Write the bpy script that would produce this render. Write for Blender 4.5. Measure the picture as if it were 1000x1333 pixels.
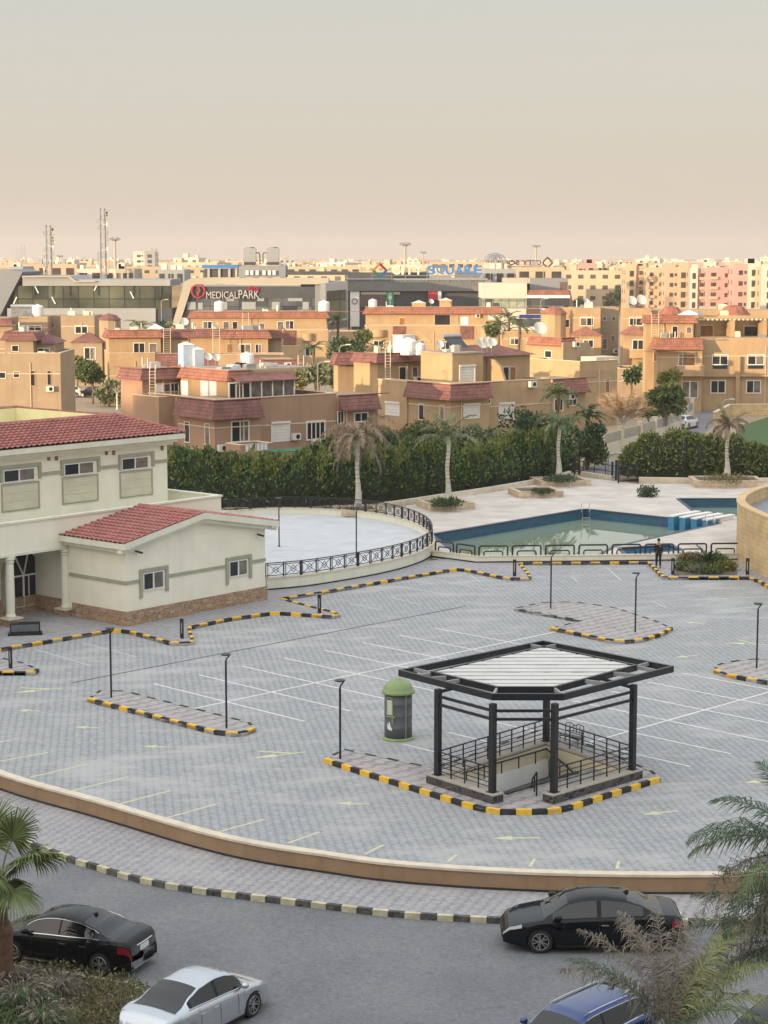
import bpy, bmesh, math, random
import numpy as np
from mathutils import Vector, Matrix
R_ = math.radians
rnd = random.Random(7)
for o in list(bpy.data.objects): bpy.data.objects.remove(o)
scene = bpy.context.scene
col = scene.collection
# ------------------------------------------------------------ camera
F = 2500.0; CAMZ = 19.0; TH = math.atan((666.5-334)/F)
cam = bpy.data.cameras.new('camera'); camo = bpy.data.objects.new('camera', cam); col.objects.link(camo)
camo.location = (0, 0, CAMZ); camo.rotation_euler = (math.pi/2-TH, 0, 0)
cam.sensor_fit = 'VERTICAL'; cam.sensor_height = 24.0; cam.lens = 24.0*F/1333.0
cam.clip_start = 0.5; cam.clip_end = 20000
scene.camera = camo
# ------------------------------------------------------------ light
SUN_EL = 6.5; SUN_AZ = 229.0          # azimuth from +Y towards +X: low sun behind and left of the camera
world = bpy.data.worlds.new("World"); scene.world = world; world.use_nodes = True
nt = world.node_tree; nt.nodes.clear()
def nn(nt, t, **k):
    n = nt.nodes.new(t)
    for a, b in k.items(): setattr(n, a, b)
    return n
out = nn(nt, 'ShaderNodeOutputWorld')
sky = nn(nt, 'ShaderNodeTexSky', sky_type='NISHITA', sun_disc=False, sun_elevation=R_(SUN_EL), sun_rotation=R_(SUN_AZ), dust_density=6.0, air_density=1.5, ozone_density=1.0)
tc = nn(nt, 'ShaderNodeTexCoord'); sep = nn(nt, 'ShaderNodeSeparateXYZ'); nt.links.new(tc.outputs['Generated'], sep.inputs[0])
ramp = nn(nt, 'ShaderNodeValToRGB'); nt.links.new(sep.outputs[2], ramp.inputs[0])
el = ramp.color_ramp.elements
el[0].position = 0.0; el[0].color = (0.53, 0.44, 0.37, 1)
el[1].position = 1.0; el[1].color = (0.94, 0.985, 1.03, 1)
for p, c in ((0.035, (0.50, 0.44, 0.37, 1)), (0.08, (0.455, 0.437, 0.395, 1)), (0.13, (0.41, 0.413, 0.40, 1)), (0.4, (0.62, 0.655, 0.69, 1))):
    e = el.new(p); e.color = c
dotn = nn(nt, 'ShaderNodeVectorMath', operation='DOT_PRODUCT'); nt.links.new(tc.outputs['Generated'], dotn.inputs[0])
sa = R_(SUN_AZ); se = R_(SUN_EL)
SUND = Vector((math.sin(sa)*math.cos(se), math.cos(sa)*math.cos(se), math.sin(se)))
dotn.inputs[1].default_value = SUND
mr = nn(nt, 'ShaderNodeMapRange'); nt.links.new(dotn.outputs['Value'], mr.inputs[0])
mr.inputs[1].default_value = -0.3; mr.inputs[2].default_value = 1.0; mr.inputs[3].default_value = 0.0; mr.inputs[4].default_value = 1.0
bg1 = nn(nt, 'ShaderNodeBackground'); nt.links.new(sky.outputs[0], bg1.inputs[0]); bg1.inputs[1].default_value = 0.05
bg2 = nn(nt, 'ShaderNodeBackground'); nt.links.new(ramp.outputs[0], bg2.inputs[0]); bg2.inputs[1].default_value = 0.95
bg3 = nn(nt, 'ShaderNodeBackground'); bg3.inputs[0].default_value = (.62, 0.57, 0.50, 1); nt.links.new(mr.outputs[0], bg3.inputs[1])
a1 = nn(nt, 'ShaderNodeAddShader'); a2 = nn(nt, 'ShaderNodeAddShader')
nt.links.new(bg1.outputs[0], a1.inputs[0]); nt.links.new(bg2.outputs[0], a1.inputs[1])
nt.links.new(a1.outputs[0], a2.inputs[0]); nt.links.new(bg3.outputs[0], a2.inputs[1]); nt.links.new(a2.outputs[0], out.inputs[0])
sl = bpy.data.lights.new('sun', 'SUN'); sl.energy = 5.0; sl.angle = R_(0.5); sl.color = (1.0, 0.74, 0.46)
so = bpy.data.objects.new('sun', sl); col.objects.link(so); so.rotation_euler = SUND.to_track_quat('Z', 'Y').to_euler(); so.location = (-60, -60, 60)
scene.view_settings.view_transform = 'Standard'; scene.view_settings.look = 'None'; scene.view_settings.exposure = 0.5; scene.view_settings.gamma = 1
scene.render.engine = 'CYCLES'
scene.render.resolution_x = 768; scene.render.resolution_y = 1024
scene.cycles.volume_bounces = 1; scene.cycles.max_bounces = 6; scene.cycles.transparent_max_bounces = 8
scene.cycles.sample_clamp_indirect = 6.0

# ------------------------------------------------------------ pixel helpers (the photograph is 1000 x 1333)
CT, ST = math.cos(TH), math.sin(TH)
def ray(u, v):
    x = (u-500)/F; y = (v-666.5)/F
    return Vector((x, CT-y*ST, -(ST+y*CT)))
def G(u, v, z=0.0):                       # where the sight line through a pixel meets a level plane
    r = ray(u, v); t = (z-CAMZ)/r.z
    return Vector((r.x*t, r.y*t, z))
def ZV(x, y, v):                          # height seen at row v above a ground point
    t = (v-666.5)/F
    return CAMZ-(t*y*CT+y*ST)/(CT-t*ST)
def PX(p):
    d = p[1]*CT+(CAMZ-p[2])*ST
    return (500+F*p[0]/d, 666.5+F*((CAMZ-p[2])*CT-p[1]*ST)/d)
def XD(u, y, z=5.0):                      # ground point at column u and distance y
    return Vector(((u-500)/F*(y*CT+(CAMZ-z)*ST), y, 0))
def D2(deg): return Vector((math.cos(R_(deg)), math.sin(R_(deg)), 0))

# ------------------------------------------------------------ materials
MATS = {}
def mat(name, c, c2=None, ns=3.0, rough=0.8, metal=0.0, bump=0.0, spec=0.3, detail=4, coords='Object', streak=0.0, island=0.0, emit=None, trans=0.0, alpha=1.0, coat=0.0, grain=0.0):
    if name in MATS: return MATS[name]
    m = bpy.data.materials.new(name); m.use_nodes = True; MATS[name] = m
    t = m.node_tree; b = t.nodes['Principled BSDF']; L = t.links.new
    b.inputs['Roughness'].default_value = rough; b.inputs['Metallic'].default_value = metal
    b.inputs['Specular IOR Level'].default_value = spec; b.inputs['Base Color'].default_value = (*c, 1)
    if coat: b.inputs['Coat Weight'].default_value = coat; b.inputs['Coat Roughness'].default_value = 0.03
    if trans: b.inputs['Transmission Weight'].default_value = trans
    if alpha < 1: b.inputs['Alpha'].default_value = alpha
    if emit: b.inputs['Emission Color'].default_value = (*emit[0], 1); b.inputs['Emission Strength'].default_value = emit[1]
    src = None
    if c2 is not None:
        tcn = nn(t, 'ShaderNodeTexCoord'); no = nn(t, 'ShaderNodeTexNoise'); no.inputs['Scale'].default_value = ns; no.inputs['Detail'].default_value = detail
        L(tcn.outputs[coords], no.inputs['Vector'])
        r = nn(t, 'ShaderNodeMapRange'); r.inputs[1].default_value = .3; r.inputs[2].default_value = .7; L(no.outputs['Fac'], r.inputs[0])
        mx = nn(t, 'ShaderNodeMix', data_type='RGBA'); mx.inputs[6].default_value = (*c, 1); mx.inputs[7].default_value = (*c2, 1); L(r.outputs[0], mx.inputs[0])
        src = mx.outputs[2]
        if streak:                        # rain streaks and grime running down walls
            mp = nn(t, 'ShaderNodeMapping'); mp.inputs['Scale'].default_value = (2.2, 2.2, .12); L(tcn.outputs[coords], mp.inputs[0])
            n2 = nn(t, 'ShaderNodeTexNoise'); n2.inputs['Scale'].default_value = 1.0; n2.inputs['Detail'].default_value = 5; L(mp.outputs[0], n2.inputs['Vector'])
            r2 = nn(t, 'ShaderNodeMapRange'); r2.inputs[1].default_value = .5; r2.inputs[2].default_value = .8; r2.inputs[4].default_value = streak; L(n2.outputs['Fac'], r2.inputs[0])
            m2 = nn(t, 'ShaderNodeMix', data_type='RGBA'); L(r2.outputs[0], m2.inputs[0]); L(src, m2.inputs[6]); m2.inputs[7].default_value = (c[0]*.4, c[1]*.4, c[2]*.4, 1)
            src = m2.outputs[2]
        if bump:
            bp = nn(t, 'ShaderNodeBump'); bp.inputs['Strength'].default_value = bump; bp.inputs['Distance'].default_value = .03; L(no.outputs['Fac'], bp.inputs['Height']); L(bp.outputs[0], b.inputs['Normal'])
    if grain:
        tg = nn(t, 'ShaderNodeTexCoord'); ng = nn(t, 'ShaderNodeTexNoise'); ng.inputs['Scale'].default_value = 9.0; ng.inputs['Detail'].default_value = 3; ng.inputs['Roughness'].default_value = .8; L(tg.outputs[coords], ng.inputs['Vector'])
        rg = nn(t, 'ShaderNodeMapRange'); rg.inputs[1].default_value = .3; rg.inputs[2].default_value = .7; rg.inputs[3].default_value = 1-grain; rg.inputs[4].default_value = 1+grain; L(ng.outputs['Fac'], rg.inputs[0])
        vg = nn(t, 'ShaderNodeVectorMath', operation='SCALE'); L(src, vg.inputs[0]); L(rg.outputs[0], vg.inputs['Scale']); src = vg.outputs[0]
    if island:
        ge = nn(t, 'ShaderNodeNewGeometry'); r = nn(t, 'ShaderNodeMapRange'); L(ge.outputs['Random Per Island'], r.inputs[0]); r.inputs[3].default_value = 1-island; r.inputs[4].default_value = 1+island
        vm = nn(t, 'ShaderNodeVectorMath', operation='SCALE'); L(r.outputs[0], vm.inputs['Scale'])
        if src is None: vm.inputs[0].default_value = c
        else: L(src, vm.inputs[0])
        src = vm.outputs[0]
    if src is not None: L(src, b.inputs['Base Color'])
    return m
def brickmat(name, c1, c2, mortar, bw, bh, ms=.02, rough=.85, rot=0, off=.5, bump=.4, ns=1.2, nm=.5, dust=None):
    """courses laid by the mesh's own metre UVs"""
    if name in MATS: return MATS[name]
    m = bpy.data.materials.new(name); m.use_nodes = True; MATS[name] = m
    t = m.node_tree; b = t.nodes['Principled BSDF']; L = t.links.new
    b.inputs['Roughness'].default_value = rough; b.inputs['Specular IOR Level'].default_value = .25
    uv = nn(t, 'ShaderNodeUVMap'); mp = nn(t, 'ShaderNodeMapping'); L(uv.outputs[0], mp.inputs[0]); mp.inputs['Rotation'].default_value = (0, 0, R_(rot))
    br = nn(t, 'ShaderNodeTexBrick'); L(mp.outputs[0], br.inputs['Vector']); br.offset = off
    br.inputs['Color1'].default_value = (*c1, 1); br.inputs['Color2'].default_value = (*c2, 1); br.inputs['Mortar'].default_value = (*mortar, 1)
    br.inputs['Scale'].default_value = 1; br.inputs['Mortar Size'].default_value = ms; br.inputs['Brick Width'].default_value = bw; br.inputs['Row Height'].default_value = bh
    no = nn(t, 'ShaderNodeTexNoise'); no.inputs['Scale'].default_value = ns; no.inputs['Detail'].default_value = 6; L(uv.outputs[0], no.inputs['Vector'])
    r = nn(t, 'ShaderNodeMapRange'); r.inputs[1].default_value = .3; r.inputs[2].default_value = .7; r.inputs[3].default_value = 1-nm*.4; r.inputs[4].default_value = 1+nm*.4; L(no.outputs['Fac'], r.inputs[0])
    vm = nn(t, 'ShaderNodeVectorMath', operation='SCALE'); L(br.outputs['Color'], vm.inputs[0]); L(r.outputs[0], vm.inputs['Scale'])
    src = vm.outputs[0]
    if dust:
        n2 = nn(t, 'ShaderNodeTexNoise'); n2.inputs['Scale'].default_value = .16; n2.inputs['Detail'].default_value = 8; n2.inputs['Roughness'].default_value = .65; n2.inputs['Distortion'].default_value = .6; L(uv.outputs[0], n2.inputs['Vector'])
        r2 = nn(t, 'ShaderNodeMapRange'); r2.inputs[1].default_value = .5; r2.inputs[2].default_value = .68; r2.inputs[4].default_value = dust[1]; L(n2.outputs['Fac'], r2.inputs[0])
        mx = nn(t, 'ShaderNodeMix', data_type='RGBA'); L(r2.outputs[0], mx.inputs[0]); L(src, mx.inputs[6]); mx.inputs[7].default_value = (*dust[0], 1); src = mx.outputs[2]
    L(src, b.inputs['Base Color'])
    if bump:
        bp = nn(t, 'ShaderNodeBump'); bp.inputs['Strength'].default_value = bump; bp.inputs['Distance'].default_value = .02; bp.invert = True; L(br.outputs['Fac'], bp.inputs['Height']); L(bp.outputs[0], b.inputs['Normal'])
    return m
def pavermat(name, ca, cb, cm, per=.42, rot=0, dust=((.5, .5, .5), .5)):
    """interlocking zig-zag pavers: wavy courses of two tones with dark joints and drifted dust"""
    if name in MATS: return MATS[name]
    m = bpy.data.materials.new(name); m.use_nodes = True; MATS[name] = m
    t = m.node_tree; b = t.nodes['Principled BSDF']; L = t.links.new
    b.inputs['Roughness'].default_value = .8; b.inputs['Specular IOR Level'].default_value = .25
    uv = nn(t, 'ShaderNodeUVMap'); mp = nn(t, 'ShaderNodeMapping'); L(uv.outputs[0], mp.inputs[0]); mp.inputs['Rotation'].default_value = (0, 0, R_(rot))
    sx = nn(t, 'ShaderNodeSeparateXYZ'); L(mp.outputs[0], sx.inputs[0])
    def M(op, a, b_=None, c=None):
        n = nn(t, 'ShaderNodeMath', operation=op)
        for i, v in enumerate((a, b_, c)):
            if v is None: continue
            if isinstance(v, (int, float)): n.inputs[i].default_value = v
            else: L(v, n.inputs[i])
        return n.outputs[0]
    zig = M('PINGPONG', sx.outputs[1], per*.5)
    xx = M('ADD', sx.outputs[0], M('MULTIPLY', zig, .5))
    fr = M('FRACT', M('DIVIDE', xx, per))
    two = M('SMOOTH_MIN', M('MULTIPLY', M('PINGPONG', fr, .5), 4), 1.0, .3)     # soft band between tones
    cell = M('FRACT', M('DIVIDE', sx.outputs[1], per*.5))
    joint = M('LESS_THAN', cell, .1)
    wn = nn(t, 'ShaderNodeTexWhiteNoise', noise_dimensions='2D'); cx = nn(t, 'ShaderNodeCombineXYZ')
    L(M('FLOOR', M('DIVIDE', xx, per*.5)), cx.inputs[0]); L(M('FLOOR', M('DIVIDE', sx.outputs[1], per*.5)), cx.inputs[1]); L(cx.outputs[0], wn.inputs['Vector'])
    mx = nn(t, 'ShaderNodeMix', data_type='RGBA'); L(two, mx.inputs[0]); mx.inputs[6].default_value = (*cb, 1); mx.inputs[7].default_value = (*ca, 1)
    sc = M('MULTIPLY_ADD', wn.outputs['Value'], .24, .88)
    vm = nn(t, 'ShaderNodeVectorMath', operation='SCALE'); L(mx.outputs[2], vm.inputs[0]); L(sc, vm.inputs['Scale'])
    m2 = nn(t, 'ShaderNodeMix', data_type='RGBA'); L(M('MULTIPLY', joint, .6), m2.inputs[0]); L(vm.outputs[0], m2.inputs[6]); m2.inputs[7].default_value = (*cm, 1)
    n2 = nn(t, 'ShaderNodeTexNoise'); n2.inputs['Scale'].default_value = .14; n2.inputs['Detail'].default_value = 9; n2.inputs['Roughness'].default_value = .68; n2.inputs['Distortion'].default_value = .8; L(uv.outputs[0], n2.inputs['Vector'])
    mp3 = nn(t, 'ShaderNodeMapping'); L(mp.outputs[0], mp3.inputs[0]); mp3.inputs['Scale'].default_value = (.9, 2.2, 1)
    n3 = nn(t, 'ShaderNodeTexNoise'); n3.inputs['Scale'].default_value = .35; n3.inputs['Detail'].default_value = 6; L(mp3.outputs[0], n3.inputs['Vector'])
    f = M('MULTIPLY', M('SMOOTHSTEP' if False else 'MULTIPLY', n2.outputs['Fac'], n3.outputs['Fac']), 1)
    r2 = nn(t, 'ShaderNodeMapRange', interpolation_type='SMOOTHSTEP'); r2.inputs[1].default_value = .22; r2.inputs[2].default_value = .40; r2.inputs[4].default_value = dust[1]; L(f, r2.inputs[0])
    m3 = nn(t, 'ShaderNodeMix', data_type='RGBA'); L(r2.outputs[0], m3.inputs[0]); L(m2.outputs[2], m3.inputs[6]); m3.inputs[7].default_value = (*dust[0], 1)
    L(m3.outputs[2], b.inputs['Base Color'])
    bp = nn(t, 'ShaderNodeBump'); bp.inputs['Strength'].default_value = .25; bp.inputs['Distance'].default_value = .01; L(two, bp.inputs['Height']); L(bp.outputs[0], b.inputs['Normal'])
    return m
def tilemat(name, c, c2, pitch=.25, row=.34):
    if name in MATS: return MATS[name]
    m = bpy.data.materials.new(name); m.use_nodes = True; MATS[name] = m
    t = m.node_tree; b = t.nodes['Principled BSDF']; L = t.links.new
    b.inputs['Roughness'].default_value = .75; b.inputs['Specular IOR Level'].default_value = .25
    uv = nn(t, 'ShaderNodeUVMap'); br = nn(t, 'ShaderNodeTexBrick'); L(uv.outputs[0], br.inputs['Vector']); br.offset = 0
    br.inputs['Scale'].default_value = 1; br.inputs['Mortar Size'].default_value = .018; br.inputs['Mortar Smooth'].default_value = .3; br.inputs['Brick Width'].default_value = pitch; br.inputs['Row Height'].default_value = row
    br.inputs['Color1'].default_value = (*c, 1); br.inputs['Color2'].default_value = (*c2, 1); br.inputs['Mortar'].default_value = (c[0]*.45, c[1]*.4, c[2]*.4, 1)
    no = nn(t, 'ShaderNodeTexNoise'); no.inputs['Scale'].default_value = .8; no.inputs['Detail'].default_value = 6; L(uv.outputs[0], no.inputs['Vector'])
    r = nn(t, 'ShaderNodeMapRange'); r.inputs[1].default_value = .3; r.inputs[2].default_value = .7; r.inputs[3].default_value = .75; r.inputs[4].default_value = 1.2; L(no.outputs['Fac'], r.inputs[0])
    vm = nn(t, 'ShaderNodeVectorMath', operation='SCALE'); L(br.outputs['Color'], vm.inputs[0]); L(r.outputs[0], vm.inputs['Scale']); L(vm.outputs[0], b.inputs['Base Color'])
    bp = nn(t, 'ShaderNodeBump'); bp.inputs['Strength'].default_value = .8; bp.inputs['Distance'].default_value = .05; bp.invert = True; L(br.outputs['Fac'], bp.inputs['Height']); L(bp.outputs[0], b.inputs['Normal'])
    return m

# ------------------------------------------------------------ mesh builder and object helpers
WM = {}                                   # world matrix of every object made here
def frame(o, d):                          # local axes: x along d, y to its left
    d = Vector(d).normalized(); n = Vector((-d.y, d.x, 0)); o = Vector(o)
    return Matrix(((d.x, n.x, 0, o.x), (d.y, n.y, 0, o.y), (0, 0, 1, o.z), (0, 0, 0, 1)))
def each(name, m_, parent, T, boxes):     # one object per box
    for b in boxes: q = MB(T); q.box(*b); q.build(name, m_, parent)
class MB:
    def __init__(s, T=None): s.v = []; s.f = []; s.T = T; s.smooth = False
    def add(s, vs, fs):
        b = len(s.v)
        s.v += [(s.T @ Vector(p)) if s.T else Vector(p) for p in vs]
        s.f += [tuple(b+i for i in f) for f in fs]; return s
    def poly(s, pts): return s.add(pts, [tuple(range(len(pts)))])
    def box(s, x0, x1, y0, y1, z0, z1):
        if x0 > x1: x0, x1 = x1, x0
        if y0 > y1: y0, y1 = y1, y0
        if z0 > z1: z0, z1 = z1, z0
        return s.add([(x0,y0,z0),(x1,y0,z0),(x1,y1,z0),(x0,y1,z0),(x0,y0,z1),(x1,y0,z1),(x1,y1,z1),(x0,y1,z1)],
                     [(0,3,2,1),(4,5,6,7),(0,1,5,4),(1,2,6,5),(2,3,7,6),(3,0,4,7)])
    def prism(s, pts, z0, z1, bottom=True):
        n = len(pts); a = sum(pts[i][0]*pts[(i+1)%n][1]-pts[(i+1)%n][0]*pts[i][1] for i in range(n))
        if a < 0: pts = list(pts)[::-1]
        vs = [(p[0], p[1], z0) for p in pts]+[(p[0], p[1], z1) for p in pts]
        fs = [(i, (i+1)%n, n+(i+1)%n, n+i) for i in range(n)]+[tuple(range(n, 2*n))]
        if bottom: fs.append(tuple(range(n))[::-1])
        return s.add(vs, fs)
    def bar(s, p, q, w, h=None):          # square bar between two points
        h = h or w; p = Vector(p); q = Vector(q); d = (q-p).normalized()
        a = d.cross(Vector((0,0,1)));
        if a.length < 1e-3: a = Vector((1,0,0))
        a.normalize(); b = a.cross(d)
        a *= w/2; b *= h/2
        vs = [p-a-b, p+a-b, p+a+b, p-a+b, q-a-b, q+a-b, q+a+b, q-a+b]
        return s.add(vs, [(0,1,2,3),(4,7,6,5),(0,4,5,1),(1,5,6,2),(2,6,7,3),(3,7,4,0)])
    def tube(s, pts, r, n=8, cap=True):
        pts = [Vector(p) for p in pts]; rs = r if isinstance(r, (list, tuple)) else [r]*len(pts)
        vs = []; ref = None
        for i, p in enumerate(pts):
            d = (pts[min(i+1, len(pts)-1)]-pts[max(i-1, 0)]).normalized()
            if ref is None: ref = Vector((1,0,0)) if abs(d.x) < .8 else Vector((0,1,0))
            a = (ref-d*ref.dot(d)).normalized(); b = d.cross(a); ref = a
            vs += [p+(a*math.cos(2*math.pi*k/n)+b*math.sin(2*math.pi*k/n))*rs[i] for k in range(n)]
        fs = [(i*n+k, i*n+(k+1)%n, (i+1)*n+(k+1)%n, (i+1)*n+k) for i in range(len(pts)-1) for k in range(n)]
        if cap: fs += [tuple(range(n))[::-1], tuple(range((len(pts)-1)*n, len(pts)*n))]
        return s.add(vs, fs)
    def lathe(s, c, prof, n=24):
        c = Vector(c); m = len(prof)
        vs = [(c.x+r*math.cos(2*math.pi*k/n), c.y+r*math.sin(2*math.pi*k/n), c.z+z) for r, z in prof for k in range(n)]
        fs = [(i*n+k, i*n+(k+1)%n, (i+1)*n+(k+1)%n, (i+1)*n+k) for i in range(m-1) for k in range(n)]
        fs += [tuple(range(n))[::-1], tuple(range((m-1)*n, m*n))]
        return s.add(vs, fs)
    def mark(s): s.cut = len(s.f)          # faces after this take the second material
    def build(s, name, m, parent=None, smooth=None, m2=None, **tags):
        if not s.v: return None
        me = bpy.data.meshes.new(name)
        V = np.array([tuple(p) for p in s.v], dtype=np.float64)
        if parent is not None:
            Mi = WM[parent.name].inverted(); A = np.array(Mi); V = V @ A[:3,:3].T + A[:3,3]
        else: Mi = None
        me.from_pydata(V.tolist(), [], s.f)
        if isinstance(m, str): m = MATS[m]
        me.materials.append(m)
        if m2: me.materials.append(MATS[m2]); me.polygons.foreach_set('material_index', [int(i >= s.cut) for i in range(len(s.f))])
        nl = len(me.loops); fn = np.empty(len(me.polygons)*3); me.polygons.foreach_get('normal', fn); fn = fn.reshape(-1,3)
        if Mi is not None: fn = fn @ np.array(WM[parent.name])[:3,:3].T
        lt = np.empty(len(me.polygons), dtype=np.int32); me.polygons.foreach_get('loop_total', lt)
        li = np.empty(nl, dtype=np.int32); me.loops.foreach_get('vertex_index', li)
        N = np.repeat(fn, lt, axis=0)
        W = np.array([tuple(p) for p in s.v])[li]
        t = np.stack([-N[:,1], N[:,0], np.zeros(nl)], 1); ln = np.linalg.norm(t, axis=1); flat = ln < .12
        t[flat] = (1,0,0); ln[flat] = 1; t /= ln[:,None]
        b = np.cross(N, t)
        uvv = np.stack([(W*t).sum(1), (W*b).sum(1)], 1); uvv[flat] = W[flat][:,:2]
        ul = me.uv_layers.new(name='UVMap'); ul.data.foreach_set('uv', uvv.ravel())
        if smooth if smooth is not None else s.smooth:
            me.polygons.foreach_set('use_smooth', [True]*len(me.polygons))
        me.update()
        o = bpy.data.objects.new(name, me); col.objects.link(o)
        if parent is not None: o.parent = parent; WM[o.name] = WM[parent.name]
        else: WM[o.name] = Matrix.Identity(4)
        tag(o, **tags); return o
def tag(o, label=None, cat=None, group=None, kind=None):
    if label: o['label'] = label
    if cat: o['category'] = cat
    if group: o['group'] = group
    if kind: o['kind'] = kind
    return o
def thing(name, label, cat, loc=(0,0,0), rz=0.0, group=None, kind=None):
    o = bpy.data.objects.new(name, None); col.objects.link(o); o.location = loc; o.rotation_euler = (0,0,rz); o.empty_display_size = .3
    WM[o.name] = Matrix.Translation(Vector(loc)) @ Matrix.Rotation(rz, 4, 'Z')
    return tag(o, label, cat, group, kind)
KIDS = {}
def kids(o): return [c for c in bpy.data.objects if c.parent == o]
def copy_tree(root, loc, rz, label, scale=1.0):
    r = root.copy(); col.objects.link(r); r.location = loc; r.rotation_euler = (0,0,rz); r.scale = (scale,)*3 if not isinstance(scale, tuple) else scale; r['label'] = label
    if root.name not in KIDS: KIDS[root.name] = [(c, kids(c)) for c in kids(root)]
    for c, gs in KIDS[root.name]:
        c2 = c.copy(); col.objects.link(c2); c2.parent = r
        for g in gs:
            g2 = g.copy(); col.objects.link(g2); g2.parent = c2
    return r
def smoothpath(pts, n=6):                 # Catmull-Rom
    pts = [Vector(p) for p in pts]; P_ = [pts[0]*2-pts[1]]+pts+[pts[-1]*2-pts[-2]]; o = []
    for i in range(1, len(P_)-2):
        a, b, c, d = P_[i-1:i+3]
        for k in range(n):
            t = k/n; o.append(.5*((2*b)+(c-a)*t+(2*a-5*b+4*c-d)*t*t+(3*b-a-3*c+d)*t**3))
    o.append(pts[-1]); return o
def resample(pts, step):
    pts = [Vector(p) for p in pts]; o = [pts[0]]; acc = 0
    for a, b in zip(pts, pts[1:]):
        L_ = (b-a).length; t = step-acc
        while t <= L_: o.append(a.lerp(b, t/L_)); t += step
        acc = L_-(t-step)
    if (o[-1]-pts[-1]).length > step*.3: o.append(pts[-1])
    return o
def fillpoly(name, loops, z, m, parent=None, **k):
    bm = bmesh.new(); es = []
    for lp in loops:
        vs = [bm.verts.new((p.x,p.y,z)) for p in lp]
        es += [bm.edges.new((vs[i], vs[(i+1)%len(vs)])) for i in range(len(vs))]
    bmesh.ops.triangle_fill(bm, use_beauty=True, use_dissolve=False, edges=es, normal=(0,0,1))
    mb = MB(); bm.verts.ensure_lookup_table(); bm.verts.index_update()
    mb.v = [v.co.copy() for v in bm.verts]
    mb.f = [tuple(v.index for v in (f.verts if f.normal.z > 0 else reversed(f.verts))) for f in bm.faces]; bm.free()
    return mb.build(name, m, parent, **k)

def voromat(name, c1, c2, joint, scale=3.0, stretch=(1,1,1), w=.05, coords='UV'):
    """irregular rubble stones"""
    m = bpy.data.materials.new(name); m.use_nodes = True; MATS[name] = m; t = m.node_tree; b = t.nodes['Principled BSDF']; L = t.links.new; b.inputs['Roughness'].default_value = .85
    uv = nn(t,'ShaderNodeUVMap'); mp = nn(t,'ShaderNodeMapping'); L(uv.outputs[0],mp.inputs[0]); mp.inputs['Scale'].default_value = stretch
    v = nn(t,'ShaderNodeTexVoronoi'); v.inputs['Scale'].default_value = scale; L(mp.outputs[0],v.inputs['Vector']); e = nn(t,'ShaderNodeTexVoronoi', feature='DISTANCE_TO_EDGE'); e.inputs['Scale'].default_value = scale; L(mp.outputs[0],e.inputs['Vector'])
    sp = nn(t,'ShaderNodeSeparateXYZ'); L(v.outputs['Color'],sp.inputs[0]); mx = nn(t,'ShaderNodeMix',data_type='RGBA'); L(sp.outputs[0],mx.inputs[0]); mx.inputs[6].default_value = (*c1,1); mx.inputs[7].default_value = (*c2,1)
    r = nn(t,'ShaderNodeMapRange'); r.inputs[1].default_value = w*.4; r.inputs[2].default_value = w; L(e.outputs['Distance'],r.inputs[0]); m2 = nn(t,'ShaderNodeMix',data_type='RGBA'); L(r.outputs[0],m2.inputs[0]); m2.inputs[6].default_value = (*joint,1); L(mx.outputs[2],m2.inputs[7]); L(m2.outputs[2],b.inputs['Base Color'])
    bp = nn(t,'ShaderNodeBump'); bp.inputs['Strength'].default_value = .6; bp.inputs['Distance'].default_value = .04; L(r.outputs[0],bp.inputs['Height']); L(bp.outputs[0],b.inputs['Normal']); return m
# ------------------------------------------------------------ materials of the place
pavermat('lot_paver', (.315,.322,.330), (.235,.242,.252), (.19,.195,.20), per=.30, rot=-8, dust=((.41,.405,.395), .75))
pavermat('walk_paver', (.315,.306,.315), (.235,.228,.236), (.16,.155,.16), per=.34, rot=20, dust=((.42,.40,.39), .35))
pavermat('island_paver', (.36,.335,.33), (.22,.205,.205), (.14,.135,.13), per=.62, rot=45, dust=((.40,.38,.37), .5))
mat('asphalt', (.14,.144,.153), (.18,.182,.188), ns=.35, rough=.85, bump=.25, detail=14, grain=.28)
mat('soil', (.36,.28,.19), (.26,.2,.14), ns=.05, detail=10)
mat('bed_soil', (.16,.125,.09), (.09,.075,.055), ns=3, detail=10, bump=.5)
mat('kerb_yellow', (.82,.50,.045), (.66,.40,.06), ns=5, rough=.7, detail=8); mat('kerb_black', (.018,.018,.02), (.045,.045,.05), ns=5, rough=.7, detail=8)
mat('kerb_cream', (.60,.55,.38), (.38,.34,.24), ns=4, detail=9); mat('kerb_tar', (.03,.03,.032), (.13,.125,.12), ns=6, detail=9)
mat('kerb_grey', (.42,.40,.37), (.30,.29,.27), ns=4)
mat('line_white', (.72,.72,.70), (.55,.56,.56), ns=3, detail=10); mat('line_yellow', (.62,.59,.32), (.47,.46,.34), ns=4, detail=10)
mat('line_faded', (.50,.50,.49), (.42,.43,.44), ns=3, detail=10)
mat('drain', (.07,.075,.085), (.16,.165,.17), ns=2, metal=.0)
mat('wall_ochre', (.33,.225,.135), (.27,.18,.11), ns=1.2, detail=8, streak=.35, bump=.2)
mat('cap_cream', (.66,.58,.46), (.52,.46,.37), ns=2, detail=8)
mat('black_metal', (.010,.011,.015), (.018,.019,.023), ns=4, rough=.38, spec=.5)
mat('panel_white', (.58,.565,.55), (.50,.485,.47), ns=1.0, rough=.55, detail=6)
mat('stucco_cream', (.72,.71,.59), (.64,.635,.53), ns=.7, detail=8, streak=.18)
mat('stucco_pale', (.80,.775,.645), (.73,.705,.585), ns=.8, detail=8, streak=.12)
mat('trim_olive', (.36,.36,.275), (.30,.30,.235), ns=2)
voromat('club_stone', (.44,.30,.19), (.32,.21,.14), (.22,.155,.11), 3.4, (.75,1.6,1), .07)
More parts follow.
